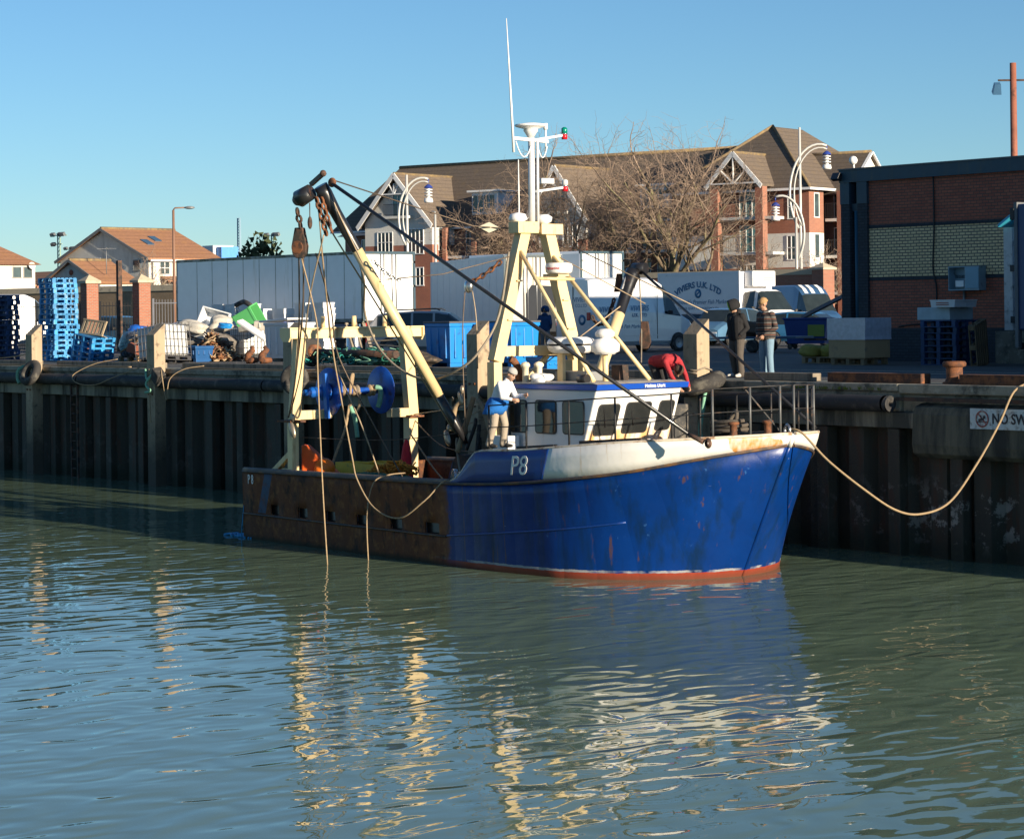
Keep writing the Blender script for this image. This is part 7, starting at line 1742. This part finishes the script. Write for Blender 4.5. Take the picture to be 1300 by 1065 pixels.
# ---- right hand side
pallet('w', (-7.0, 12.9, GZ), R(4), 'wooden pallet under the yellow-green sacks', None)
ym = mat('yellow_green_sack', (.30, .24, .04), .8, var=.2, vs=5, stain=(.16, .14, .03), amt=.4, ss=5, bump=1, bs=20)
for i, (x, y, lb) in enumerate(((-7.35, 12.6, 'plump yellow-green sack at the left of its pallet'), (-6.75, 12.8, 'plump yellow-green sack at the right, against the wrapped boxes'), (-7.0, 13.3, 'yellow-green sack at the back of the pallet'))):
    lump('mesh_sack', lb, 'sack', (x, y, GZ + .19 + (.05 if i == 2 else 0)), (.42, .32, .19), ym, 50 + i, (0, 0, .3 * i), amp=.1, sq=.8)
pallet('w', (-4.9, 11.9, GZ), R(2), 'wooden pallet under the film-wrapped carton load', None)
cl = thing('wrapped_load', 'load of brown cartons half wrapped in clear film beside the warehouse wall', 'wrapped load', (-4.9, 11.9, GZ + .19), R(2))
mb = MB(); mb.b2((-.66, -.52, 0), (.66, .52, .62)); mb.build('carton_layer', mat('brown_carton', (.42, .27, .14), .85, var=.1, stain=(.2, .15, .1), amt=.33), cl, .01)
mb = MB(); mb.b2((-.64, -.5, .622), (.64, .5, 1.08)); mb.build('carton_layer', mat('pale_carton', (.50, .46, .42), .8, var=.08), cl, .02)
mb = MB()
pr_ = [(-.685, -.545), (.685, -.545), (.685, .545), (-.685, .545)]
mb.grid([[V((x * (1 + .01 * math.sin(z * 40 + x * 9)), y, z)) for x, y in pr_] for z in (.50, .6, .72, .84, .96, 1.1)], smooth=False, closed=True); mb.add([V((x, y, 1.1)) for x, y in pr_], [(0, 1, 2, 3)])
mb.build('clear_film', mat('clear_film', (.55, .55, .62), .2, var=.2, vs=9, spec=.7, bump=.6, bs=12), cl)
for i in range(7):
    pallet('d', (-2.35 + .01 * (i % 2), 12.7, GZ + i * .17), R(2 + i % 3), 'dark blue pallet, %s of the stack beneath the white polystyrene boxes' % ordn(6 - i, 7), 'dark blue pallets by the leaning pallet')
mb = MB(); mb.box((0, 0, .17), (1.15, .95, .34)); o = mb.build('polystyrene_block', mat('bluish_polystyrene', (.45, .55, .60), .7, var=.15, vs=5), bevel=.02); o.location = (-2.5, 12.7, GZ + 1.21); tag(o, 'pale polystyrene block on top of the dark blue pallets', 'block')
for i, (x, y, z, lb) in enumerate(((-2.0, 12.25, 1.55, 'white and red fish box on top of the polystyrene block'), (-2.05, 12.75, 1.55, 'white fish box behind the red-marked one on the block'))):
    o = bpy.data.objects.new('fish_box', fishbox(pw)); COL.objects.link(o); o.location = (x, y, GZ + z); o.rotation_euler.z = .1; tag(o, lb, 'fish box')
    if i == 0:
        mb = MB()
        for zz in (.06, .11): mb.b2((-.2, -.268, zz), (.2, -.262, zz + .02))
        mb.build('red_print', rb, o)
pallet('w', (-1.0, 12.15, GZ + .56), 0, 'wooden pallet leaning on edge beside the dark blue lorry', None, rot=(R(90), R(80), R(112)))
# four-wheeled bin with open lid
sk = thing('wheeled_bin', 'dark blue four-wheeled bin with its black lid propped open', 'bin', (-24.6, 30.2, GZ), R(30))
sb_ = mat('bin_blue', (.01, .045, .20), .5, var=.1)
mb = MB(); vs = [[V((sx * .85 * k, sy * .55 * k, z)) for sx, sy in ((-1, -1), (1, -1), (1, 1), (-1, 1))] for z, k in ((.22, .86), (1.15, 1), (1.15, 1.06), (1.22, 1.06), (1.22, .94), (.4, .84))]
mb.grid(vs, smooth=False, closed=True); mb.add(vs[0], [(3, 2, 1, 0)]); mb.add(vs[-1], [(0, 1, 2, 3)]); mb.build('shell', sb_, sk, .02)
mb = MB(); mb.box((.45, .35, 1.62), (1.9, 1.15, .07), (R(12), R(-26), 0)); mb.build('lid', black_rubber, sk, .02)
for sx in (-.65, .65):
    for sy in (-.4, .4):
        mb = MB(); mb.cyl((sx, sy - .03, .1), (sx, sy + .03, .1), .1, n=14); mb.build('wheel', tyre_rubber, sk)
mb = MB(); mb.b2((.1, -.56, .5), (.75, -.535, .95)); mb.build('label', mat('bin_label', (.20, .26, .04), .6), sk)
ft = thing('flatbed_trailer', 'small low flatbed trailer parked behind the two standing men', 'trailer', (-21.4, 24.6, GZ), R(20))
mb = MB(); mb.b2((-1.6, -.8, .5), (1.6, .8, .58)); mb.build('bed', mat('trailer_blue', (.03, .08, .14), .5), ft, .01)
mb = MB(); mb.b2((1.6, -.06, .42), (2.7, .06, .5)); mb.build('drawbar', dark_rust, ft)
for x in (-.1,):
    for y in (-.8, .8):
        mb = MB(); s = 1 if y > 0 else -1; mb.lathe((x, y, .24), [(0, .08), (.14, .05), (.23, .08), (.24, .04), (.24, -.1), (0, -.1)], 18, (0, s, 0)); mb.build('wheel', tyre_rubber, ft)
lump('brown_load', 'brown tarpaulin bundle lying on the small flatbed trailer', 'bundle', (-22.0, 24.4, GZ + .58), (.6, .45, .3), mat('brown_tarp', (.14, .09, .06), .8, var=.2, bump=1, bs=10), 60)
# floating scrap by the stern
mb = MB(); rnd = random.Random(5)
for i in range(14):
    p = V((rnd.uniform(-.5, .5), rnd.uniform(-.15, .15), .01)); mb.tube(spline([p, p + V((.2, .05, .03)), p + V((.4, -.05, 0))], 4), .03, 5)
o = mb.build('floating_rope', mat('floating_blue', (.02, .24, .48), .6), fix=False); o.location = (-6.3, -7.35, .0); tag(o, 'tangle of bright blue rope floating at the stern waterline', 'rope')
rope('stern_line', 'thin blue line hanging from the stern to the water', [(-5.82, -7.5, .75), (-5.86, -7.53, .3), (-5.95, -7.5, 0)], .012, mat('floating_blue', (.02, .24, .48), .6))
# ------------------------------------------------------------------ people
skin = mat('skin', (.42, .24, .16), .55, var=.06, vs=12, bump=0, rnd=.06)
eye_d = mat('eye_dark', (.03, .025, .02), .3, bump=0)
def capsule(mb, p, q, r0, r1, n=14):
    p, q = V(p), V(q); d = q - p
    if d.length < 1e-5: d = V((0, 0, .001)); q = p + d
    a, b, d_ = basis(d); rows = []
    K = 5
    for i in range(K): t = math.pi / 2 * (1 - i / K); rows.append((p - d_ * r0 * math.sin(t), r0 * math.cos(t)))
    rows.append((p, r0)); rows.append((q, r1))
    for i in range(1, K + 1): t = math.pi / 2 * i / K; rows.append((q + d_ * r1 * math.sin(t), r1 * math.cos(t)))
    mb.grid([[c + (a * math.cos(2 * math.pi * j / n) + b * math.sin(2 * math.pi * j / n)) * max(r, .0005) for j in range(n)] for c, r in rows], closed=True)
def hand(pr, wr, d, side, curl, m):
    """palm, four unequal bent fingers and a thumb off the side of the palm"""
    d = V(d).normalized(); a, b, _ = basis(d); pal = a * side
    k = wr + d * .085
    pr.append((wr + d * .01, k - d * .005, .026, .030, m)); pr.append((wr + d * .03 + b * .018, k + b * .024 - d * .01, .018, .018, m)); pr.append((wr + d * .03 - b * .018, k - b * .024 - d * .01, .018, .018, m))
    for i, (off, L) in enumerate(((-.030, .070), (-.010, .080), (.011, .075), (.031, .058))):
        p = k + b * off; q = p + (d * math.cos(curl) + pal * math.sin(curl)) * L * .5; e = q + (d * math.cos(curl * 2.2) + pal * math.sin(curl * 2.2)) * L * .5
        pr.append((p, q, .0105, .0100, m)); pr.append((q, e, .0100, .0085, m))
    t0 = wr + d * .03 - b * .022; t1 = t0 + (d * .6 - b * .7 + pal * .35).normalized() * .045; t2 = t1 + (d * .85 - b * .1 + pal * .5).normalized() * .035
    pr.append((t0, t1, .013, .012, m)); pr.append((t1, t2, .012, .009, m))
def person(label, loc, rz, J, mats, hair=None, hood=None, cap=None, curl=.5, voxel=.009, bulk=1.0, waist=None, group=None, scale=1, leg=1.12):
    """J: joints in metres, facing +x, left is +y.  mats: skin, top, trousers, shoes"""
    J = {k: (v if isinstance(v, int) else V(v)) for k, v in J.items()}
    pr = []; S, T, P, F = 0, 1, 2, 3; B = bulk
    pel, ch, nk, hd = J['pelvis'], J['chest'], J['neck'], J['head']
    up = (ch - pel).normalized(); lat = (J['shL'] - J['shR']).normalized()
    for s in (-1, 1):
        pr.append((pel + lat * s * .075, pel + lat * s * .06 + up * .1, .115, .125 * B, P))
        pr.append((pel + lat * s * .06 + up * .08, ch + lat * s * .07, .125 * B, .135 * B, T))
        pr.append((pel + lat * s * .07 + up * .02, pel + lat * s * .07 + up * .12, .128 * B, .126 * B, T))
    pr.append((ch + lat * .12, ch - lat * .12, .105 * B, .105 * B, T)); pr.append((ch + up * .08 + lat * .13, ch + up * .08 - lat * .13, .08 * B, .08 * B, T))
    pr.append((nk - up * .03, nk + (hd - nk) * .35, .062, .052, S)); pr.append((nk - up * .05, nk - up * .01, .085 * B, .07, T))
    f = J.get('look', V((1, 0, 0))).normalized(); hu = (hd - nk).normalized(); hu = (hu - f * hu.dot(f)).normalized(); hl = hu.cross(f)
    pr.append((hd + hu * .03 - f * .015, hd + hu * .035 - f * .012, .088, .086, S)); pr.append((hd + f * .025 - hu * .03, hd + f * .03 - hu * .035, .068, .066, S)); pr.append((hd + f * .05 - hu * .085, hd + f * .052 - hu * .088, .038, .036, S))
    pr.append((hd + f * .088 + hu * .0, hd + f * .108 - hu * .03, .010, .015, S)); pr.append((hd + f * .085 - hu * .062, hd + f * .086 - hu * .064, .016, .016, S)); pr.append((hd + f * .078 + hu * .032 + hl * .03, hd + f * .078 + hu * .032 - hl * .03, .014, .014, S))
    for s in (-1, 1): pr.append((hd + hl * s * .082 - f * .012 + hu * .01, hd + hl * s * .085 - f * .016 - hu * .03, .016, .011, S))
    for s in 'LR':
        sg = 1 if s == 'L' else -1
        pr.append((J['sh' + s], J['el' + s], .062 * B, .048 * B, T)); pr.append((J['el' + s], J['wr' + s] - (J['wr' + s] - J['el' + s]).normalized() * .02, .048 * B, .036 * B, T))
        dw = (J['wr' + s] - J['el' + s]).normalized(); pr.append((J['wr' + s] - dw * .03, J['wr' + s] + dw * .01, .026, .024, S))
        if not J.get('pocket' + s): hand(pr, J['wr' + s], J.get('hd' + s, dw), sg, curl, S)
        pr.append((J['hip' + s], J['kn' + s], .094 * leg, .070 * leg, P)); pr.append((J['kn' + s], J['an' + s] + (J['kn' + s] - J['an' + s]) * .12, .070 * leg, .060 * leg, P)); pr.append((J['an' + s] + (J['kn' + s] - J['an' + s]) * .2, J['an' + s] + V((0, 0, -.01)), .064 * leg, .066 * leg, P))
        toe = J['toe' + s]; an = J['an' + s]; hl_ = an + (an - toe).normalized() * .03; hl_.z = toe.z
        pr.append((hl_ + V((0, 0, .005)), toe.lerp(hl_, .45) + V((0, 0, .012)), .042, .045, F)); pr.append((toe.lerp(hl_, .45) + V((0, 0, .005)), toe, .045, .034, F)); pr.append((an, hl_.lerp(toe, .2) + V((0, 0, .02)), .044, .045, F))
    mb = MB()
    for p, q, r0, r1, m_ in pr: capsule(mb, p, q, r0, r1)
    me = mb.mesh('body'); o = bpy.data.objects.new('body', me); COL.objects.link(o)
    rm = o.modifiers.new('r', 'REMESH'); rm.mode = 'VOXEL'; rm.voxel_size = voxel; rm.use_smooth_shade = True
    sm = o.modifiers.new('s', 'SMOOTH'); sm.factor = .5; sm.iterations = 3
    dg = bpy.context.evaluated_depsgraph_get(); m2 = bpy.data.meshes.new_from_object(o.evaluated_get(dg)); bpy.data.objects.remove(o); bpy.data.meshes.remove(me)
    A = np.array([[*p] for p, *_ in pr]); Q = np.array([[*q] for _, q, *_ in pr]); r0 = np.array([x[2] for x in pr]); r1 = np.array([x[3] for x in pr]); mid = np.array([x[4] for x in pr])
    nf = len(m2.polygons); C = np.empty(nf * 3); m2.polygons.foreach_get('center', C); C = C.reshape(-1, 3)
    best = np.full(nf, 9.); bi = np.zeros(nf, int)
    for i in range(len(pr)):
        ab = Q[i] - A[i]; L2 = max(1e-9, ab @ ab); t = np.clip(((C - A[i]) @ ab) / L2, 0, 1)
        dist = np.linalg.norm(C - A[i] - t[:, None] * ab, axis=1) - (r0[i] + (r1[i] - r0[i]) * t)
        u = dist < best; best[u] = dist[u]; bi[u] = mid[i]
    m2.materials.clear()
    for m_ in mats: m2.materials.append(m_)
    m2.polygons.foreach_set('material_index', bi); m2.polygons.foreach_set('use_smooth', np.ones(nf, bool)); m2.update()
    root = thing('person', label, 'person', loc, rz, group); root.scale = (scale,) * 3
    b = bpy.data.objects.new('body', m2); COL.objects.link(b); b.parent = root
    for s in (-1, 1):
        mb = MB(); mb.ball(hd + f * .078 + hu * .012 + hl * s * .032, .012, 8, 6); mb.build('eye', eye_d, root)
    rot = Matrix((f, hl, hu)).transposed()
    def shell(name, m_, rr, off, cut, extra=0):
        mb = MB(); rows = []
        for i in range(11):
            ph = math.pi * cut * i / 10; row = []
            for j in range(22):
                t = 2 * math.pi * j / 22; wob = 1 + extra * math.sin(j * 5.3 + i * 2.1)
                fr = 1 if i < 6 else 1 - .0 * i
                p = V((math.sin(ph) * math.cos(t) * rr[0] * wob, math.sin(ph) * math.sin(t) * rr[1] * wob, math.cos(ph) * rr[2] * wob))
                row.append(hd + rot @ (V(off) + p))
            rows.append(row)
        mb.grid(rows, closed=True); x = mb.build(name, m_, root, fix=False); sld = x.modifiers.new('t', 'SOLIDIFY'); sld.thickness = .012; return x
    tilt = rot @ V((1, 0, 0))
    if hair: shell('hair', hair, (.098, .093, .095), (-.022, 0, .045), .56, .035)
    if cap: shell('cap', cap, (.102, .096, .09), (-.01, 0, .05), .5)
    if hood:
        mb = MB(); rows = []
        for i in range(9):
            a = R(-128 + 256 * i / 8); 
            rows.append([hd + rot @ V((x_, .126 * k * math.sin(a), .03 + .14 * k * math.cos(a))) for x_, k in ((.098, .90), (.07, 1.0), (0, 1.03), (-.07, .98), (-.12, .75), (-.145, .35))])
        mb.grid(rows); x = mb.build('hood', hood[0], root, fix=False); sd_ = x.modifiers.new('t', 'SOLIDIFY'); sd_.thickness = .02
        if len(hood) > 1:
            mb = MB(); mb.tube([r[0] for r in rows], .013, 6); mb.build('hood_trim', hood[1], root)
        mb = MB(); mb.tube([nk + lat * .1 + up * -.02, nk + up * .02 - f * .09, nk - lat * .1 - up * .02], [.045, .06, .045], 8); mb.build('collar', hood[0], root)
    if waist:
        mb = MB(); rows = []
        for z_, k in ((.16, 1.0), (.10, 1.12), (.02, 1.2), (-.10, 1.22), (-.20, 1.15)):
            rows.append([pel + up * z_ + V((math.cos(t) * .165 * k, math.sin(t) * .2 * k, 0)) * (1 + .05 * math.sin(5 * t + z_ * 20)) for t in [2 * math.pi * j / 24 for j in range(24)]])
        mb.grid(rows, closed=True); x = mb.build('tied_jacket', waist, root, fix=False); sd_ = x.modifiers.new('t', 'SOLIDIFY'); sd_.thickness = .02
    return root
def cloth(name, c, **k): return mat(name, c, .9, var=.14, vs=9, bump=.8, bs=26, rnd=0, **k)
def striped(name, cols, period):
    m, nt, b = base_mat(name); tc = nd(nt, 'ShaderNodeTexCoord'); sx = nd(nt, 'ShaderNodeSeparateXYZ'); lk(nt, tc.outputs['Object'], sx.inputs[0])
    fr = math_(nt, 'FRACT', math_(nt, 'MULTIPLY', sx.outputs[2], 1 / period)); c = ramp(nt, fr, cols)
    nt.nodes[-1].color_ramp.interpolation = 'CONSTANT'; lk(nt, c, b.inputs['Base Color']); b.inputs['Roughness'].default_value = .95; return m
STAND = dict(pelvis=(0, 0, .93), chest=(.02, 0, 1.28), neck=(.03, 0, 1.47), head=(.06, 0, 1.62), shL=(.02, .19, 1.40), shR=(.02, -.19, 1.40), elL=(-.06, .27, 1.13), elR=(-.06, -.27, 1.13), wrL=(.10, .2, .97), wrR=(.10, -.2, .97),
             hipL=(0, .09, .90), hipR=(0, -.09, .90), knL=(.04, .11, .50), knR=(.03, -.11, .50), anL=(0, .12, .09), anR=(-.02, -.12, .09), toeL=(.20, .15, .035), toeR=(.18, -.15, .035))
def pose(**k): d = dict(STAND); d.update(k); return d
blk = cloth('black_hoodie', (.012, .012, .014)); jean = cloth('pale_jeans', (.17, .27, .36)); dkt = cloth('brown_grey_trousers', (.085, .072, .062)); shoe_p = mat('pale_shoe', (.5, .48, .45), .7); shoe_d = mat('dark_shoe', (.03, .03, .03), .6)
FL = R(-88)
person('man in black hooded top and dark trousers standing on the quay edge', (.75, 1.75, GZ), FL, pose(look=(.74, -.6, -.30), head=(.08, -.02, 1.61), neck=(.04, 0, 1.47), pocketL=1, pocketR=1, knL=(.05, .12, .5), anR=(-.06, -.1, .09), toeR=(.13, -.16, .035)), (skin, blk, dkt, shoe_p), hood=(blk, mat('lime_trim', (.45, .75, .12), .7)), bulk=1.26, leg=1.3)
strp = striped('striped_knit', [(0, (.035, .032, .033, 1)), (.30, (.17, .065, .04, 1)), (.42, (.035, .032, .033, 1)), (.62, (.24, .22, .2, 1)), (.74, (.035, .032, .033, 1))], .115)
person('fair-haired man in a striped jumper and pale jeans standing on the quay edge', (2.22, 1.25, GZ), R(-92), pose(look=(.74, -.55, -.38), head=(.08, -.02, 1.63), elL=(-.02, .27, 1.12), elR=(.0, -.27, 1.12), wrL=(.17, .10, .95), wrR=(.16, -.12, .95), hdL=(.6, -.35, -.5), hdR=(.6, .35, -.5), anL=(.04, .17, .09), toeL=(.24, .2, .035), knL=(.06, .15, .5)), (skin, strp, jean, shoe_d), hair=mat('fair_hair', (.42, .26, .12), .8, bump=.8, bs=60), scale=1.02, bulk=1.2, leg=1.15)
redc = cloth('red_jumper', (.36, .025, .035))
person('man in red jumper and dark trousers bending over behind the wheelhouse roof', (2.95, -2.68, 3.09), R(-4), dict(pelvis=(-.08, 0, .88), chest=(.36, 0, .92), neck=(.54, 0, .80), head=(.64, 0, .69), look=(.3, 0, -.95), shL=(.46, .19, .88), shR=(.46, -.19, .88), elL=(.62, .22, .60), elR=(.66, -.20, .60), wrL=(.80, .16, .36), wrR=(.84, -.14, .36),
       hipL=(-.08, .09, .84), hipR=(-.08, -.09, .84), knL=(.04, .12, .44), knR=(.14, -.12, .44), anL=(-.04, .12, .09), anR=(.0, -.12, .09), toeL=(.16, .14, .035), toeR=(.20, -.14, .035)), (skin, redc, cloth('charcoal_trousers', (.03, .03, .033)), shoe_d), hair=mat('dark_hair', (.05, .03, .02), .8, bump=.8, bs=60), bulk=1.05)
whs = cloth('white_blue_shirt', (.74, .75, .78), stain=(.10, .20, .50), amt=.36, ss=9); khk = cloth('khaki_trousers', (.34, .29, .23))
person('man in white shirt with blue jacket tied round his waist on the boat', (2.72, -6.85, 2.335), R(20), dict(pelvis=(-.02, 0, .86), chest=(.13, 0, 1.19), neck=(.24, 0, 1.36), head=(.33, 0, 1.47), look=(.85, -.1, -.5), shL=(.17, .19, 1.29), shR=(.17, -.19, 1.29), elL=(.28, .25, 1.02), elR=(.26, -.25, 1.02), wrL=(.50, .2, 1.05), wrR=(.46, -.2, .98),
       hipL=(0, .09, .84), hipR=(0, -.09, .84), knL=(.08, .13, .47), knR=(-.02, -.12, .47), anL=(.02, .15, .09), anR=(-.14, -.13, .09), toeL=(.2, .18, .035), toeR=(.04, -.15, .035)), (skin, whs, khk, shoe_d), cap=mat('grey_cap', (.35, .34, .33), .9), waist=cloth('blue_jacket', (.01, .14, .48)), bulk=1.05)
nav = cloth('navy_jacket', (.016, .032, .075))
person('person in dark navy hood seen behind the large blue fish bin', (-22.2, 13.4, GZ), R(-120), pose(look=(.9, .2, -.35)), (skin, nav, dkt, shoe_d), hood=(nav,), voxel=.016)
person('man in dark blue hooded jacket seen from behind, beside the rear of the white van', (-27.4, 19.2, GZ), R(120), pose(look=(1, 0, -.1), pocketL=1, pocketR=1), (skin, cloth('dark_blue_jacket', (.02, .06, .15)), cloth('grey_trousers', (.20, .18, .18)), shoe_d), hood=(MC['dark_blue_jacket'],), voxel=.016, bulk=1.1)
person('person in dark top and mauve grey trousers walking, half hidden by the cream mast', (-28.9, 18.6, GZ), R(35), pose(look=(1, 0, -.1), knL=(.22, .1, .52), anL=(.22, .1, .1), toeL=(.42, .1, .04), knR=(-.02, -.1, .5), anR=(-.26, -.1, .12), toeR=(-.1, -.1, .035), elL=(.0, .25, 1.15), wrL=(.2, .2, 1.05)), (skin, nav, cloth('mauve_trousers', (.13, .11, .13)), shoe_d), hair=MC['dark_hair'], voxel=.016)
person('distant person in a brown jacket by the corner of the brick warehouse', (-29.5, 37.5, GZ), R(-100), pose(), (skin, cloth('brown_jacket', (.26, .17, .12)), dkt, shoe_d), hair=MC['dark_hair'], voxel=.02)
